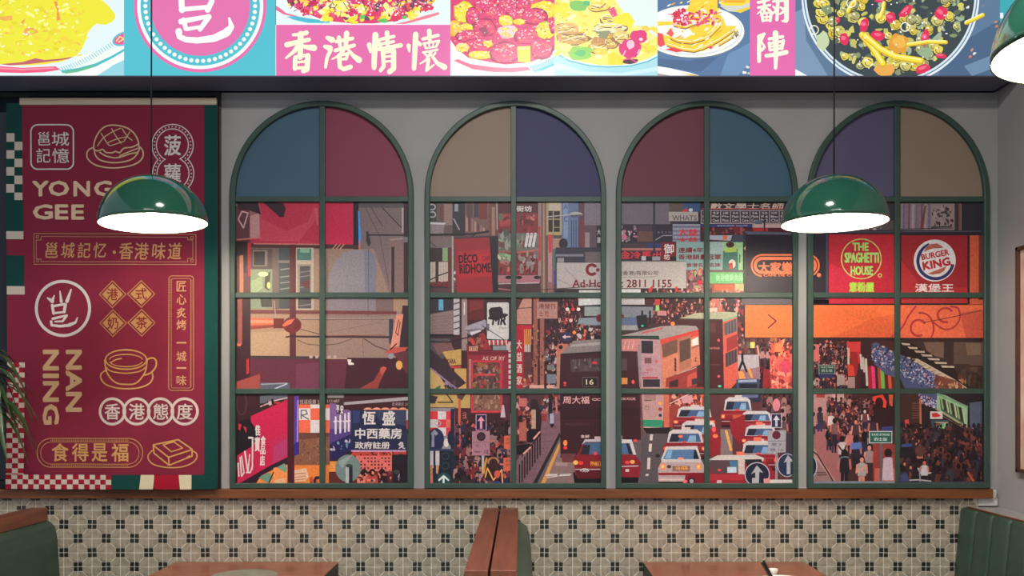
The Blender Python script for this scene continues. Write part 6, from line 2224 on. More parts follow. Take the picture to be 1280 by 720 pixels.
def snails():
    B.at(960, 0, 4)
    B.rect(136, YTOP * 4, 1160, 400, (94, 122, 152))
    B.P((124, 152, 182), 136, 60, 180, 40, 190, 200, 300, 380, 136, 380)
    B.P((76, 102, 134), 900, 250, 1160, 100, 1160, 380, 850, 380)
    B.P((110, 140, 170), 980, 330, 1160, 260, 1160, 330, 1020, 380)
    B.P((246, 250, 250), 136, 345, 200, 380, 136, 380)
    B.ell(612, -20, 445, 446, (226, 238, 246), 80)
    B.ell(612, -24, 436, 440, (106, 134, 160), 80)
    B.ell(612, -24, 430, 434, (214, 230, 240), 80)
    B.ell(612, -24, 420, 424, (60, 72, 78), 80)
    rng = random.Random(23)
    def inside(x, y, m=30): return (x - 612) ** 2 + (y + 24) ** 2 < (420 - m) ** 2
    for _ in range(260):
        x, y = rng.uniform(190, 1030), rng.uniform(-20, 395)
        if inside(x, y):
            B.blob(x, y, rng.uniform(10, 26), rng.uniform(8, 18), rng.choice([(96, 110, 90), (140, 150, 110), (196, 190, 100), (70, 84, 76), (160, 180, 150), (214, 206, 110)]), rng, .35, 8, rng.uniform(-2, 2))
    for _ in range(105):
        x, y = rng.uniform(190, 1030), rng.uniform(-10, 390)
        if not inside(x, y, 34):
            continue
        r = rng.uniform(18, 32)
        B.blob(x, y + 4, r, r * .92, (60, 66, 50), rng, .1, 10)
        B.blob(x, y, r * .95, r * .88, rng.choice([(226, 206, 84), (206, 196, 110), (236, 216, 100), (176, 176, 120), (214, 190, 70)]), rng, .1, 10)
        B.ring(x + r * .1, y + r * .1, r * .6, r * .58, 4, rng.choice([(110, 100, 56), (90, 96, 80), (150, 130, 60)]), rng.uniform(0, 90), rng.uniform(260, 360), 14)
        B.blob(x - r * .25, y - r * .3, r * .3, r * .22, (252, 248, 206), rng, .3, 7)
    for (x, y, rx, ry, a) in ((480, 125, 22, 36, .3), (690, 55, 44, 20, -.75), (612, 88, 26, 26, .2), (550, 178, 34, 24, .2), (865, 65, 32, 34, .5), (785, 188, 20, 44, .25), (380, 195, 22, 30, -.2), (775, 345, 38, 22, -.35), (865, 280, 28, 12, .1), (560, 5, 30, 8, .1), (350, 100, 10, 16, 0)):
        B.blob(x, y, rx, ry, (226, 50, 92), rng, .12, 12, a)
        B.blob(x - 4, y - 5, rx * .6, ry * .35, (246, 110, 140), rng, .2, 9, a)
    B.blob(650, 220, 52, 50, (226, 160, 60), rng, .15, 14)
    B.blob(655, 210, 34, 30, (240, 184, 80), rng, .2, 12)
    B.blob(585, 350, 55, 30, (236, 170, 80), rng, .15, 14)
    B.blob(275, 205, 36, 44, (196, 214, 170), rng, .2, 12)
    B.blob(295, 50, 26, 24, (130, 150, 110), rng, .2, 10)
    B.blob(790, 265, 40, 28, (150, 176, 140), rng, .25, 12)
    for pts in (((470, 175), (520, 235), (575, 320)), ((485, 180), (560, 245), (640, 285), (765, 305)), ((990, 115), (1035, 95), (1075, 75)), ((700, 225), (800, 210), (890, 212)), ((560, 90), (575, 50), (580, 15)), ((400, 60), (420, 20), (440, 0))):
        B.line(pts, 34 if pts[0][1] > 170 and pts[0][0] < 600 else 20, (214, 176, 40))
        B.line([(x - 2, y - 3) for x, y in pts], 24 if pts[0][1] > 170 and pts[0][0] < 600 else 14, (250, 226, 70))
        B.line([(x - 4, y - 7) for x, y in pts], 6, (254, 246, 170))
    for (x, y) in ((415, 15), (230, 150), (685, 135)):
        B.ring(x, y, 24, 24, 5, (246, 246, 226))
    for _ in range(70):
        x, y = rng.uniform(190, 1030), rng.uniform(0, 390)
        if inside(x, y):
            B.blob(x, y, rng.uniform(2, 6), rng.uniform(2, 5), (254, 254, 240), rng, .4, 6)
    for (x, y, c) in ((1140, 110, (206, 140, 110)), (1145, 130, (190, 130, 110)), (1020, 250, (206, 150, 120)), (1012, 282, (214, 120, 110)), (1032, 268, (236, 230, 220)), (1076, 28, (130, 130, 120)), (1000, 36, (226, 230, 226))):
        B.blob(x, y, 10, 6, c, rng, .3, 8, -.6)
    B.rect(1160, YTOP * 4, 1300, 400, (64, 170, 180))
    B.rect(1160, 64, 1176, 92, (230, 240, 244))
    B.rect(1160, 320, 1226, 400, (150, 226, 240))

seams = [(-230, 155), (155, 344.5), (344.5, 563), (563, 693), (693, 822), (822, 937.3), (937.3, 994.1), (994.1, 1250.3), (1250.3, 1269.5)]
ytop_px = VY - (ZL1 - 0.012 - EYE) * F / (D + YL)
ybot_px = VY - (ZL0 + 0.004 - EYE) * F / (D + YL)
pfn = [omelette, logo, noodle_plate, sweet_sour, wontons, pancakes, pancakes, snails, snails]
for k, (x0, x1) in enumerate(seams):
    if not (k and pfn[k] is pfn[k - 1]):
        B = Art()
        pfn[k]()
    o = emit_art('light_panel', B, M['lit'], lb, YL, (x0, ytop_px, x1, ybot_px), back=YL + 0.01)
    o['label'] = ['backlit picture of a yellow omelette on a plate', 'turquoise panel with round pink emblem', 'noodle plate picture above a pink strip with four characters', 'backlit picture of pink sweet and sour meat', 'backlit picture of fried dumplings in sauce', 'backlit picture of folded pancakes on a white plate', 'narrow pink panel with two characters', 'backlit picture of a bowl of snails', 'narrow turquoise end panel'][k]
# ------------------------------------------------------------------ red banner
YN = -0.045
RED, GRN, CRM, GOLD = (140, 44, 68), (24, 74, 70), (214, 202, 188), (212, 168, 112)
SILV = (228, 223, 218)
def wave(x, y):
    t = np.clip((y - 131) / 480.0, 0, 1)
    return 0.0035 * np.sin(x / 13.0 + 0.4 * np.sin(y / 60.0)) * (0.4 + 0.6 * t) + 0.006 * np.sin(x / 47.0 + 1.0) * t + 0.0006 * np.sin(x / 8.1 + y / 90.0)
bn = tag(empty('hanging_banner', W(140, 611, YN)), 'tall dark red fabric banner with cream lettering hung left of the windows', 'banner')
C = Art()
C.rect(8, 129, 272, 611, RED)
# right and left borders
C.rect(255, 129, 272, 611, GRN)
C.rect(8, 129, 27.5, 252, GRN)
for r_ in range(8):
    for c_ in range(2):
        if (r_ + c_) % 2 == 0:
            C.rect(8 + 10 * c_, 166.5 + 10.6 * r_, 18 + 10 * c_, 177.1 + 10.6 * r_, CRM)
C.rect(8, 250, 28.5, 289, GRN)
C.rect(8, 289, 29, 299, CRM)
C.rect(8, 319, 29.5, 357.5, GRN)
C.rect(8, 357.5, 30, 368, CRM)
RED2, CR2 = (176, 34, 56), (228, 214, 200)
for r_ in range(25):
    for c_ in range(3):
        C.rect(8 + 7.4 * c_, 453 + 6.3 * r_, 15.4 + 7.4 * c_, 459.3 + 6.3 * r_, CR2 if (r_ + c_) % 2 == 0 else RED2)
for r_ in range(3):
    for c_ in range(19):
        C.rect(8 + 7.1 * c_, 593 + 6 * r_, 15.1 + 7.1 * c_, 599 + 6 * r_, CR2 if (r_ + c_) % 2 else RED2)
C.rect(143, 593, 180, 611, GRN)
C.P((236, 224, 190), 179, 593, 196, 593, 194, 611, 177, 611)
C.rect(195.5, 593, 227, 611, (176, 30, 52))
C.P((236, 224, 190), 226.5, 593, 242, 593, 243, 611, 228, 611)
C.rect(242, 593, 272, 611, GRN)
cloth = emit_art('cloth', C, M['banner'], bn, YN, maxlen=4.0, disp=wave, eps=2.5e-4)
# rear side of the cloth
bm = bmesh.new()
nx, ny = 66, 40
gv = []
for j in range(ny + 1):
    row = []
    for i in range(nx + 1):
        px, py = 8 + 264 * i / nx, 129 + 482 * j / ny
        X, Y, Z = W(px, py, YN)
        row.append(bm.verts.new((X, Y + float(wave(np.float64(px), np.float64(py))) + 0.0022, Z)))
    gv.append(row)
for j in range(ny):
    for i in range(nx):
        bm.faces.new((gv[j][i], gv[j][i + 1], gv[j + 1][i + 1], gv[j + 1][i]))
M['clothback'] = noisy('banner_back', (120, 36, 52), (130, 40, 58), nscale=30, rough=0.9, bump=0.1)
obj('cloth_back', bm, M['clothback'], bn, True)
bm = bmesh.new()
box(bm, W(25, 0, YN)[0], W(271, 0, YN)[0], YN - 0.006, YN + 0.008, W(0, 131.5, YN)[2], W(0, 122.5, YN)[2], 0.003)
M['rod'] = noisy('pale_wood_rod', (168, 154, 134), (190, 176, 152), scale=(1, 12, 12), nscale=5, rough=0.6, bump=0.1)
obj('rod', bm, M['rod'], bn)
for px in (30, 262):
    X = W(px, 0, YN)[0]
    obj('hanger', tube(bmesh.new(), [(X, YN + 0.002, W(0, 124, YN)[2]), (X, -0.01, W(0, 117, YN)[2])], 0.002, 6), M['black'], bn)

def motif(name, fn):
    m_ = Art()
    fn(m_)
    o = emit_art(name, m_, M['banner'], cloth, YN - 0.0011, maxlen=4.0, disp=wave, eps=2.0e-4)
    return o
def rrect(m_, x0, y0, x1, y1, r, wd, col, n=6):
    pts = []
    for (cx, cy, a) in ((x1 - r, y0 + r, -90), (x1 - r, y1 - r, 0), (x0 + r, y1 - r, 90), (x0 + r, y0 + r, 180)):
        for k in range(n + 1):
            q = math.radians(a + 90 * k / n)
            pts.append((cx + r * math.cos(q), cy + r * math.sin(q)))
    m_.line(pts, wd, col, True)
def seal(m_):
    m_.at(0, 120, 4)
    rrect(m_, 154, 144, 366, 366, 34, 7, SILV)
    for ch, b_ in (('邕', (190, 180, 254, 248)), ('城', (260, 180, 346, 250)), ('記', (182, 262, 254, 334)), ('憶', (262, 262, 346, 336))):
        m_.text(ch, *b_, SILV, .005)
def bun(m_):
    m_.at(0, 120, 4)
    g_ = (226, 194, 154)
    m_.spl([(470, 268), (470, 240), (484, 200), (512, 164), (545, 148), (590, 148), (635, 160), (670, 186), (690, 222), (694, 246)], 7, g_)
    m_.spl([(472, 268), (490, 275), (515, 268), (530, 282), (560, 285), (580, 278), (600, 284), (620, 262), (660, 256), (694, 240)], 7, g_)
    m_.spl([(500, 282), (530, 300), (575, 310), (610, 304), (650, 290), (690, 280), (698, 258)], 7, g_)
    m_.spl([(600, 300), (640, 282), (690, 262)], 6, g_)
    m_.spl([(472, 270), (480, 300), (505, 322), (560, 334), (620, 330), (665, 314), (690, 285)], 7, g_)
    m_.spl([(470, 258), (445, 268), (434, 290), (442, 318), (480, 346), (545, 360), (610, 358), (670, 344), (706, 320), (717, 290), (710, 266), (694, 252)], 7, g_)
    for pts in (((508, 188), (540, 240), (556, 250)), ((560, 164), (580, 200), (608, 238)), ((612, 164), (640, 205), (662, 222)), ((490, 250), (520, 210), (566, 180), (604, 162)), ((540, 236), (590, 215), (640, 205)), ((556, 250), (600, 235), (622, 228)), ((622, 228), (645, 190), (650, 180))):
        m_.spl(pts, 5, g_)
def gourd(m_):
    m_.at(0, 120, 4)
    cs = [(863, 246), (866, 388), (866, 528)]
    for r, c in ((106, SILV), (101, RED)):
        for x, y in cs:
            m_.ell(x, y, r, r, c, 48)
    for x, y in cs:
        for k in range(32):
            a = 2 * math.pi * k / 32
            px, py = x + 92 * math.cos(a), y + 92 * math.sin(a)
            if all((px - u) ** 2 + (py - v) ** 2 > 86 ** 2 for u, v in cs if (u, v) != (x, y)):
                m_.ell(px, py, 3.6, 3.6, SILV, 8)
    for r, c in ((83, SILV), (78, RED)):
        for x, y in cs:
            m_.ell(x, y, r, r, c, 44)
    m_.text('菠', 822, 196, 908, 300, SILV, .02)
    m_.text('蘿', 822, 340, 908, 436, SILV, .015)
    m_.text('包', 822, 480, 908, 576, SILV, .02)
def yong(m_):
    m_.at(0, 120, 4)
    for ch, x0, x1 in (('Y', 158, 246), ('O', 244, 346), ('N', 366, 450), ('G', 470, 562)):
        m_.text(ch, x0, 424, x1, 502, (234, 204, 172), .05)
def gee(m_):
    m_.at(0, 120, 4)
    for ch, x0, x1 in (('G', 162, 266), ('E', 276, 342), ('E', 356, 420)):
        m_.text(ch, x0, 542, x1, 618, (234, 204, 172), .05)
def plaque(m_):
    m_.at(0, 280, 4)
    g_ = (200, 150, 112)
    m_.line([(167, 47), (980, 52), (980, 203), (169, 201)], 3.5, g_, True)
    m_.line([(205, 62), (940, 67), (940, 80), (965, 80), (965, 172), (940, 172), (940, 190), (205, 188), (205, 175), (180, 175), (180, 80), (205, 80)], 3, g_, True)
    for (x, y) in ((180, 58), (955, 63), (182, 176), (955, 178)):
        m_.line([(x, y), (x + 12, y), (x + 12, y + 12), (x, y + 12)], 3, g_, True)
    gg = (214, 160, 112)
    for ch, x in zip('邕城記忆', (224, 304, 384, 464)):
        m_.text(ch, x, 92, x + 66, 170, gg, .012, .08)
    m_.ell(574, 142, 8, 9, gg, 12)
    for ch, x in zip('香港味道', (596, 672, 758, 838)):
        m_.text(ch, x, 94, x + 68, 178, gg, .012, .08)
def emblem(m_):
    m_.at(0, 280, 4)
    m_.ring(314, 422, 141, 143, 15, SILV, n=60)
    m_.brush(SILV, (8, 20, 238, 370, 262, 386), (16, 6, 262, 382, 272, 358), (6, 15, 300, 336, 306, 388), (8, 18, 354, 328, 334, 386), (15, 13, 262, 406, 268, 448), (12, 12, 262, 412, 322, 400), (16, 14, 326, 402, 320, 440), (11, 10, 268, 446, 318, 440),
             (13, 9, 264, 474, 334, 456), (12, 10, 332, 458, 312, 486), (9, 9, 276, 488, 314, 486), (13, 10, 256, 488, 258, 504), (12, 15, 258, 506, 300, 511, 345, 506), (18, 6, 345, 505, 376, 492, 386, 468))
def diamonds(m_):
    m_.at(0, 280, 4)
    for ch, (x, y) in zip('港式奶茶', ((565, 352), (707, 350), (568, 496), (709, 494))):
        q = 67
        m_.line([(x, y - q), (x + q, y), (x, y + q), (x - q, y)], 4, (206, 152, 98), True)
        q = 54
        m_.P((206, 152, 98), x, y - q, x + q, y, x, y + q, x - q, y)
        m_.text(ch, x - 28, y - 30, x + 28, y + 30, (136, 32, 54), .012)
def nan(m_):
    m_.textv('NAN', 92, 476, 78, 20.5, (222, 184, 142), .06)
def ning(m_):
    m_.textv('NING', 63.5, 484, 94, 20.5, (222, 184, 142), .06)
def column(m_):
    m_.at(0, 0, 1)
    g_ = (206, 150, 106)
    rrect(m_, 211.5, 345, 242, 488, 4, .9, g_)
    rrect(m_, 214.8, 348.2, 238.6, 485, 2.4, .7, g_)
    for k in range(68):
        y = 350 + 2.0 * k
        m_.line([(212.3, y), (214.2, y)], .5, g_)
        m_.line([(239.2, y), (241.2, y)], .5, g_)
    for ch, y in zip('匠心炙烤一城一味', (358, 374.5, 391, 406, 428.5, 445.5, 460, 475.5)):
        hh = 1.0 if ch == '一' else 6.4
        m_.text(ch, 221.3, y - hh, 233.3, y + hh, (220, 166, 120), .012)
def coffee(m_):
    m_.at(0, 440, 4)
    g_ = (224, 172, 104)
    m_.ring(632, 38, 105, 52, 7, g_, n=50)
    m_.ring(632, 44, 84, 32, 5, g_, 10, 170, 24)
    m_.ring(632, 40, 84, 30, 5, g_, 185, 355, 24)
    m_.spl([(560, 52), (580, 40), (610, 32)], 6, g_)
    m_.spl([(527, 40), (534, 90), (556, 130), (590, 156), (632, 162), (676, 158), (708, 130), (730, 90), (737, 40)], 7, g_)
    m_.spl([(530, 72), (560, 96), (632, 106), (700, 96), (734, 72)], 6, g_)
    m_.spl([(738, 36), (766, 30), (784, 46), (780, 76), (756, 104), (724, 116)], 8, g_)
    m_.spl([(536, 90), (510, 108), (508, 132), (530, 160), (580, 178), (640, 184), (700, 178), (748, 158), (766, 130), (764, 108)], 7, g_)
def rings(m_):
    m_.at(0, 440, 4)
    for ch, x in zip('香港態度', (565, 685, 805, 925)):
        m_.ring(x, 297, 69, 70, 13, (222, 206, 198), n=44)
        m_.text(ch, x - 38, 258, x + 40, 338, (226, 210, 202), .016)
def pill(m_):
    m_.at(0, 440, 4)
    g_ = (216, 164, 104)
    rrect(m_, 183, 432, 715, 576, 71, 4, g_, 12)
    rrect(m_, 202, 450, 697, 560, 54, 3, g_, 12)
    for k in range(58):
        x = 255 + 6.8 * k
        m_.line([(x, 438), (x, 446)], 2, g_)
        m_.line([(x, 564), (x, 571)], 2, g_)
    for ch, x in zip('食得是福', (258, 358, 458, 562)):
        m_.text(ch, x, 456, x + 84, 548, (226, 172, 110), .018)
def toast(m_):
    m_.at(0, 440, 4)
    g_ = (226, 174, 104)
    m_.line([(768, 464), (894, 438), (962, 486), (962, 520), (848, 566), (772, 506)], 7, g_, True)
    m_.line([(768, 466), (846, 526), (962, 488)], 7, g_)
    m_.line([(846, 528), (848, 564)], 7, g_)
    m_.line([(818, 464), (872, 448), (916, 480), (860, 498)], 6, g_, True)
    m_.line([(936, 528), (950, 518)], 6, g_)
    m_.spl([(766, 490), (744, 514), (746, 540), (776, 564), (840, 577), (910, 574), (960, 556), (984, 530), (982, 506), (964, 494)], 6, g_)
for nm, fn in (('printed_seal', seal), ('printed_bun', bun), ('printed_gourd_seal', gourd), ('printed_lettering', yong), ('printed_lettering', gee), ('printed_plaque', plaque), ('printed_emblem', emblem), ('printed_diamonds', diamonds), ('printed_lettering', nan), ('printed_lettering', ning), ('printed_column_plaque', column), ('printed_cup', coffee), ('printed_ring_lettering', rings), ('printed_pill_plaque', pill), ('printed_toast', toast)):
    motif(nm, fn)

# ------------------------------------------------------------------ pendant lamps
M['enamel'] = mat('green_enamel', (36, 84, 69), 0.12, 0.5, coat=0.6)[0]
M['inner'] = mat('white_enamel', (250, 246, 236), 0.5, 0.3)[0]
mb, nt, b = mat('bulb_glow', (255, 250, 240), 0.4)
b.inputs['Emission Color'].default_value = (1.0, 0.9, 0.74, 1)
b.inputs['Emission Strength'].default_value = 14.0
M['bulb'] = mb
RL = 64.2 * (D - 0.6) / F
def lamp(px, py, dist, tilt, label, watts=11.0):
    Y = dist - D
    X, _, Z = W(px, py, Y)
    r = RL
    root = tag(empty('pendant_lamp', (X, Y, Z)), label, 'lamp', 'green dome pendant lamps')
    hgt = r * 0.93
    rot = Matrix.Translation((X, Y, Z)) @ Matrix.Translation((0, 0, hgt)) @ Matrix.Rotation(tilt, 4, 'Y') @ Matrix.Translation((0, 0, -hgt))
    def part(nm, prof, m_, n=64):
        bm = lathe(bmesh.new(), prof, n)
        bmesh.ops.transform(bm, matrix=rot, verts=bm.verts)
        return obj(nm, bm, m_, root, True)
    th = 0.0022
    N_ = 22
    dome = [(r * math.cos(math.pi / 2 * k / N_), hgt * math.sin(math.pi / 2 * k / N_)) for k in range(N_ + 1)]
    dome[-1] = (0.0, hgt)
    part('shade', [(r - th, 0.0), (r, -0.0012)] + dome[1:], M['enamel'])
    inn = [((r - th) * math.cos(math.pi / 2 * k / N_), (hgt - th) * math.sin(math.pi / 2 * k / N_)) for k in range(N_ + 1)]
    inn[-1] = (0.0, hgt - th)
    part('reflector', inn, M['inner'])
    part('cap', [(0.0, hgt + 0.006), (0.005, hgt + 0.006), (0.009, hgt + 0.004), (0.011, hgt - 0.001), (0.0, hgt - 0.001)], M['enamel'], 20)
    part('socket', [(0.0, hgt - th), (0.02, hgt - th), (0.02, hgt - 0.05), (0.0, hgt - 0.05)], M['inner'], 20)
    part('bulb', [(0.0, hgt - 0.045), (0.016, hgt - 0.055), (0.03, hgt - 0.082), (0.032, hgt - 0.1), (0.022, hgt - 0.122), (0.0, hgt - 0.131)], M['bulb'], 24)
    bm = tube(bmesh.new(), [(X, Y, Z + hgt + 0.005), (X + 0.001, Y, Z + (ZC - Z) / 2), (X - 0.004, Y, ZC - 0.001)], 0.0027, 8)
    obj('cord', bm, M['black'], root, True)
    bm = lathe(bmesh.new(), [(0.0, ZC), (0.045, ZC), (0.045, ZC - 0.012), (0.035, ZC - 0.02), (0.0, ZC - 0.02)], 24, (X - 0.004, Y, 0))
    obj('ceiling_rose', bm, M['black'], root)
    l = bpy.data.lights.new('bulb_light', 'POINT')
    l.energy = watts
    l.color = (1.0, 0.87, 0.68)
    l.shadow_soft_size = 0.03
    lo = bpy.data.objects.new('bulb_light', l)
    link(lo, root)
    p = rot @ Vector((0, 0, hgt - 0.15))
    lo.location = p - Vector((X, Y, Z))
    return root
lamp(189.0, 279.6, D - 0.6, math.radians(-3.2), 'green dome pendant lamp hanging in front of the red banner')
lamp(1042.5, 279.2, D - 0.6, math.radians(-0.2), 'tilted green dome pendant lamp hanging before the third and fourth windows')
lamp(1384.0, 60.0, 1.42, 0.0, 'nearest green dome pendant lamp cut off at the top right corner', 8.0)

# ------------------------------------------------------------------ booth benches
def bench(name, label, xw0, xw1, face, zt=0.969, capt=0.051, channel=False, yend=-1.22, bulge=0.034, topw=0.016):
    """xw0..xw1 = width of the wooden cap; face = +1 or -1, the side people sit on"""
    xf = xw1 if face > 0 else xw0         # front edge of the cap
    root = tag(empty(name, ((xw0 + xw1) / 2, yend / 2, 0)), label, 'bench', 'green booth benches')
    y0, y1 = yend, -0.010
    obj('cap', bx(xw0, xw1, y0, y1, zt - capt, zt, 0.0025), M['wood_y'], root)
    zb = zt - capt
    obj('back_panel', bx(min(xw0, xw1) + 0.004, max(xw0, xw1) - 0.004, y0 + 0.004, y1 - 0.002, 0.0, zb), M['wood_y'], root)
    # cushioned backrest, profile extruded along the booth
    prof = [(0.0, 0.44), (bulge * 1.6, 0.46), (bulge * 1.5, 0.62), (bulge * 1.15, zb - 0.075), (bulge, zb - 0.045), (bulge * 0.8, zb - 0.022), (topw * .7, zb - 0.006), (0.0, zb - 0.001)]
    segs = [(y0 + 0.01, y1 - 0.001)]
    bm = bmesh.new()
    for (a, c) in segs:
        ring0 = [bm.verts.new((xf + face * u, a, z)) for u, z in prof]
        ring1 = [bm.verts.new((xf + face * u, c, z)) for u, z in prof]
        n = len(prof)
        for i in range(n):
            bm.faces.new((ring0[i], ring0[(i + 1) % n], ring1[(i + 1) % n], ring1[i]))
        bm.faces.new(ring0)
        bm.faces.new(ring1)
    obj('backrest', bm, M['vinyl'], root, False)
    a, c = sorted((xf, xf + face * 0.50))
    obj('seat', bx(a, c, y0 + 0.01, y1 - 0.002, 0.36, 0.455, 0.018, 3), M['vinyl'], root)
    a, c = sorted((xf, xf + face * 0.46))
    obj('base', bx(a, c, y0 + 0.02, y1 - 0.002, 0.0, 0.358), M['wood_y'], root)
    return root
def wx(px): return W(px, 0)[0]
bench('booth_bench', 'green booth bench with thick wooden cap at the lower left corner', wx(40), wx(61.5), 1)
bench('booth_bench', 'left-facing half of the double booth bench with wooden cap in the middle', wx(605), wx(624.2), -1, bulge=0.026)
bench('booth_bench', 'right-facing half of the double booth bench with wooden cap in the middle', wx(626), wx(647.6), 1, bulge=0.042)

# right bench: channelled green back against the side wall
XB = wx(1197)
ZT = W(0, 633.5)[2]
root = tag(empty('booth_bench', (XB + 0.05, -0.6, 0)), 'green channel-stitched booth bench against the right wall', 'bench', 'green booth benches')
yend = -1.22
obj('cap', bx(XB + 0.030, XB + 0.038, yend, -0.013, ZT - 0.03, ZT + 0.004, 0.001), M['wood_y'], root)
obj('back_panel', bx(XB + 0.012, XB + 0.0295, yend, -0.013, 0.0, ZT - 0.004), M['wood_y'], root)
k = 0
y = -0.013
while y > yend + 0.01:
    y2 = max(y - 0.117, yend)
    bm = bmesh.new()
    rr = []
    for (yy, u) in ((y - 0.0008, 0.010), (y - 0.006, 0.002), (y - 0.02, -0.001), ((y + y2) / 2, -0.002), (y2 + 0.02, -0.001), (y2 + 0.006, 0.002), (y2 + 0.0008, 0.010)):
        rr.append([bm.verts.new((XB + u + dx, yy, zz)) for dx, zz in ((-0.045, 0.44), (-0.035, 0.60), (-0.012, ZT - 0.14), (0.0, ZT - 0.012), (0.006, ZT - 0.002), (0.014, ZT))])
    for p, q in zip(rr, rr[1:]):
        for i in range(len(p) - 1):
            bm.faces.new((p[i], p[i + 1], q[i + 1], q[i]))
    lo_ = [bm.verts.new((XB + 0.02, yy, zz)) for yy in (y, y2) for zz in (0.44, ZT)]
    bm.faces.new([r_[-1] for r_ in rr] + [lo_[3], lo_[1]])
    bm.faces.new([r_[0] for r_ in rr] + [lo_[2], lo_[0]])
    bm.faces.new(rr[0] + [lo_[1], lo_[0]])
    bm.faces.new(rr[-1] + [lo_[3], lo_[2]])
    obj('back_channel', bm, M['vinyl'], root, True)
    y = y2
obj('seat', bx(XB - 0.50, XB - 0.03, yend + 0.01, -0.013, 0.36, 0.455, 0.018, 3), M['vinyl'], root)
obj('base', bx(XB - 0.46, XB - 0.0, yend + 0.02, -0.013, 0.0, 0.358), M['wood_y'], root)
tag(obj('trim_3', bx(XB + 0.039, XR, yend, -0.012, 0.0, ZT - 0.001), M['wall']), 'grey boxed ledge behind the right bench', 'ledge', kind='structure')

# ------------------------------------------------------------------ tables and tableware
ZTB = EYE - 211.5 * D / F
def table(label, p0, p1):
    x0, x1 = wx(p0), wx(p1)
    root = tag(empty('dining_table', ((x0 + x1) / 2, -0.6, 0)), label, 'table', 'booth tables')
    y0, y1 = -1.16, -0.012
    obj('tabletop', bx(x0, x1, y0, y1, ZTB - 0.004, ZTB, 0.001), M['wood_x'], root)
    obj('edge_band', bx(x0 + 0.0006, x1 - 0.0006, y0 + 0.0006, y1 - 0.0006, ZTB - 0.07, ZTB - 0.0045, 0.001), M['black'], root)
    xm, ym = (x0 + x1) / 2, -0.6
    for yy in (-0.28, -0.9):
        obj('leg', lathe(bmesh.new(), [(0.0, 0.02), (0.035, 0.02), (0.03, 0.05), (0.03, ZTB - 0.071), (0.0, ZTB - 0.071)], 20, (xm, yy, 0)), M['black'], root, False)
        obj('foot', lathe(bmesh.new(), [(0.0, 0.001), (0.2, 0.001), (0.2, 0.012), (0.06, 0.028), (0.0, 0.03)], 28, (xm, yy, 0)), M['black'], root)
    return root
table('red-brown wooden table on the left with a grey plate', 222, 424)
table('red-brown wooden table on the right with chopsticks and a bowl', 803, 1003)

M['plate'] = noisy('grey_glaze', (120, 120, 106), (142, 140, 124), nscale=20, rough=0.3, bump=0.05)
M['china'] = mat('white_china', (238, 236, 230), 0.2, 0.5)[0]
M['soup'] = noisy('red_broth', (150, 50, 40), (176, 70, 54), nscale=20, rough=0.25, bump=0.1)
M['stick'] = mat('black_lacquer', (18, 17, 18), 0.35, 0.5)[0]
d_ = D - 0.39
px_ = (305 - VX) * d_ / F
pl = obj('plate', lathe(bmesh.new(), [(0.0, 0.0), (0.06, 0.0), (0.065, 0.004), (0.108, 0.018), (0.116, 0.022), (0.117, 0.0245), (0.113, 0.0245), (0.104, 0.021), (0.062, 0.009), (0.0, 0.008)], 56, (px_, -0.39, ZTB + 0.0005)), M['plate'], None, True)
tag(pl, 'grey glazed shallow plate on the left table', 'plate')
d_ = D - 0.30
cx_ = (966.5 - VX) * d_ / F
cup = obj('condiment_cup', lathe(bmesh.new(), [(0.0, 0.0), (0.011, 0.0), (0.0115, 0.004), (0.0145, 0.016), (0.0175, 0.03), (0.0165, 0.0305), (0.0135, 0.017), (0.0105, 0.006), (0.0, 0.005)], 32, (cx_, -0.30, ZTB + 0.0005)), M['china'], None, True)
tag(cup, 'tiny white cup beside the chopsticks on the right table', 'cup')
bw = tag(empty('soup_bowl', (0.87, -0.61, ZTB)), 'white bowl with red soup at the bottom edge of the right table', 'bowl')
obj('bowl', lathe(bmesh.new(), [(0.0, 0.0), (0.035, 0.0), (0.037, 0.006), (0.06, 0.024), (0.08, 0.046), (0.086, 0.056), (0.083, 0.0565), (0.075, 0.045), (0.055, 0.026), (0.03, 0.012), (0.0, 0.01)], 48, (0.87, -0.61, ZTB + 0.0005)), M['china'], bw, True)
obj('soup', lathe(bmesh.new(), [(0.0, 0.049), (0.0765, 0.049), (0.0765, 0.047), (0.0, 0.047)], 40, (0.87, -0.61, ZTB + 0.0005)), M['soup'], bw)
for k, (ox, oz, ln) in enumerate(((0.0, 0.0, 0.0), (-0.010, -0.004, -0.016))):
    a = Vector((0.828 + ox * .6, -0.672, ZTB + 0.045 + 0.008))
    e_ = Vector((0.848 + ox, -0.45 + ln, ZTB + 0.088 + oz))
    bm = tube(bmesh.new(), [a, (a + e_) / 2, e_], [0.0022, 0.0035, 0.0046], 8)
    ck = obj('chopstick', bm, M['stick'], None, True)
    tag(ck, ['black chopstick resting on the bowl, the longer upper one', 'black chopstick resting on the bowl, the lower one of the pair'][k], 'chopstick', 'chopsticks on the bowl')

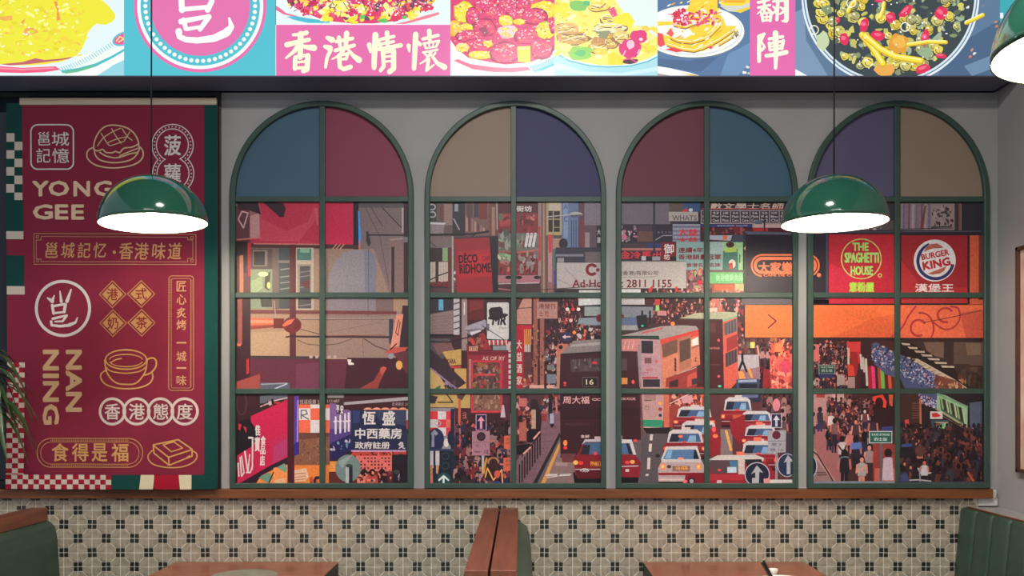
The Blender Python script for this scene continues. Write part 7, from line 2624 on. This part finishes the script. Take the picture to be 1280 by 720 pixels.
# ------------------------------------------------------------------ picture on the right wall
zt_, zb_ = 1.98, 1.125
pf = tag(empty('picture_frame', (XR, -0.48, zb_)), 'dark framed pale pink picture on the right wall', 'picture')
ya, yb_ = -0.85, -0.165
xf_ = XR - 0.024
bm = bmesh.new()
box(bm, xf_, XR - 0.001, ya, yb_, zt_ - 0.014, zt_, 0.001)
box(bm, xf_, XR - 0.001, ya, yb_, zb_, zb_ + 0.014, 0.001)
box(bm, xf_, XR - 0.001, ya, ya + 0.014, zb_, zt_, 0.001)
box(bm, xf_, XR - 0.001, yb_ - 0.014, yb_, zb_, zt_, 0.001)
M['pframe'] = noisy('dark_brown_moulding', (74, 48, 40), (92, 60, 48), nscale=20, rough=0.5, bump=0.1)
obj('moulding', bm, M['pframe'], pf)
M['pic'] = noisy('pale_pink_picture', (222, 200, 184), (196, 146, 132), scale=(1, 2.2, 1.6), nscale=5, detail=5, rough=0.5, bump=0.0)
obj('print', bx(XR - 0.012, XR - 0.002, ya + 0.012, yb_ - 0.012, zb_ + 0.012, zt_ - 0.012), M['pic'], pf)

# ------------------------------------------------------------------ dracaena at the left edge
PX_, PY_ = -2.12, -0.22
QX = -1.985            # the stem leans towards the booth
pt = tag(empty('potted_plant', (PX_, PY_, 0)), 'dark green spiky-leaved potted plant at the left edge before the banner', 'plant')
M['leaf'] = noisy('dark_leaf', (34, 58, 36), (58, 84, 50), scale=(1, 1, 1), nscale=14, rough=0.4, bump=0.1, rnd=0.25)
M['stem'] = noisy('bark', (86, 70, 54), (110, 90, 68), nscale=30, rough=0.9, bump=0.6)
M['pot'] = noisy('grey_pot', (96, 94, 92), (110, 108, 104), nscale=10, rough=0.6, bump=0.1)
obj('pot', lathe(bmesh.new(), [(0.0, 0.001), (0.11, 0.001), (0.14, 0.26), (0.145, 0.28), (0.13, 0.28), (0.12, 0.24), (0.0, 0.24)], 32, (PX_, PY_, 0)), M['pot'], pt, True)
obj('trunk', tube(bmesh.new(), [(PX_, PY_, 0.23), (PX_ + 0.02, PY_, 0.7), (PX_ + 0.06, PY_, 1.1), (QX, PY_, 1.56)], [0.022, 0.018, 0.016, 0.013], 10), M['stem'], pt, True)
rng = random.Random(5)
for k in range(96):
    z0 = 1.36 + 0.22 * (k / 96.0)
    a = k * 2.399
    ln = rng.uniform(0.12, 0.24)
    lift = rng.uniform(-0.1, 0.55) + 0.5 * (k / 96.0)
    dx, dy = math.cos(a), math.sin(a)
    if PY_ + dy * ln > -0.09:
        dy *= 0.25
    bm = bmesh.new()
    L_, R_ = [], []
    n = 7
    droop = rng.uniform(0.8, 1.6)
    for i in range(n + 1):
        t = i / n
        p = Vector((QX - 0.02 + dx * ln * t * (1 - .15 * t), PY_ + dy * ln * t * (1 - .15 * t), z0 + ln * (lift * t - droop * t * t)))
        wd = 0.013 * math.sin(math.pi * min(1, 0.18 + 0.82 * t)) ** 0.8 if i < n else 0.0004
        s_ = Vector((-dy, dx, 0)).normalized() * wd
        L_.append(bm.verts.new(p + s_))
        R_.append(bm.verts.new(p - s_))
        if i == 0:
            Cc = []
        Cc.append(bm.verts.new(p + Vector((0, 0, -0.0025))))
    for i in range(n):
        bm.faces.new((L_[i], L_[i + 1], Cc[i + 1], Cc[i]))
        bm.faces.new((Cc[i], Cc[i + 1], R_[i + 1], R_[i]))
    obj('leaf', bm, M['leaf'], pt, True)
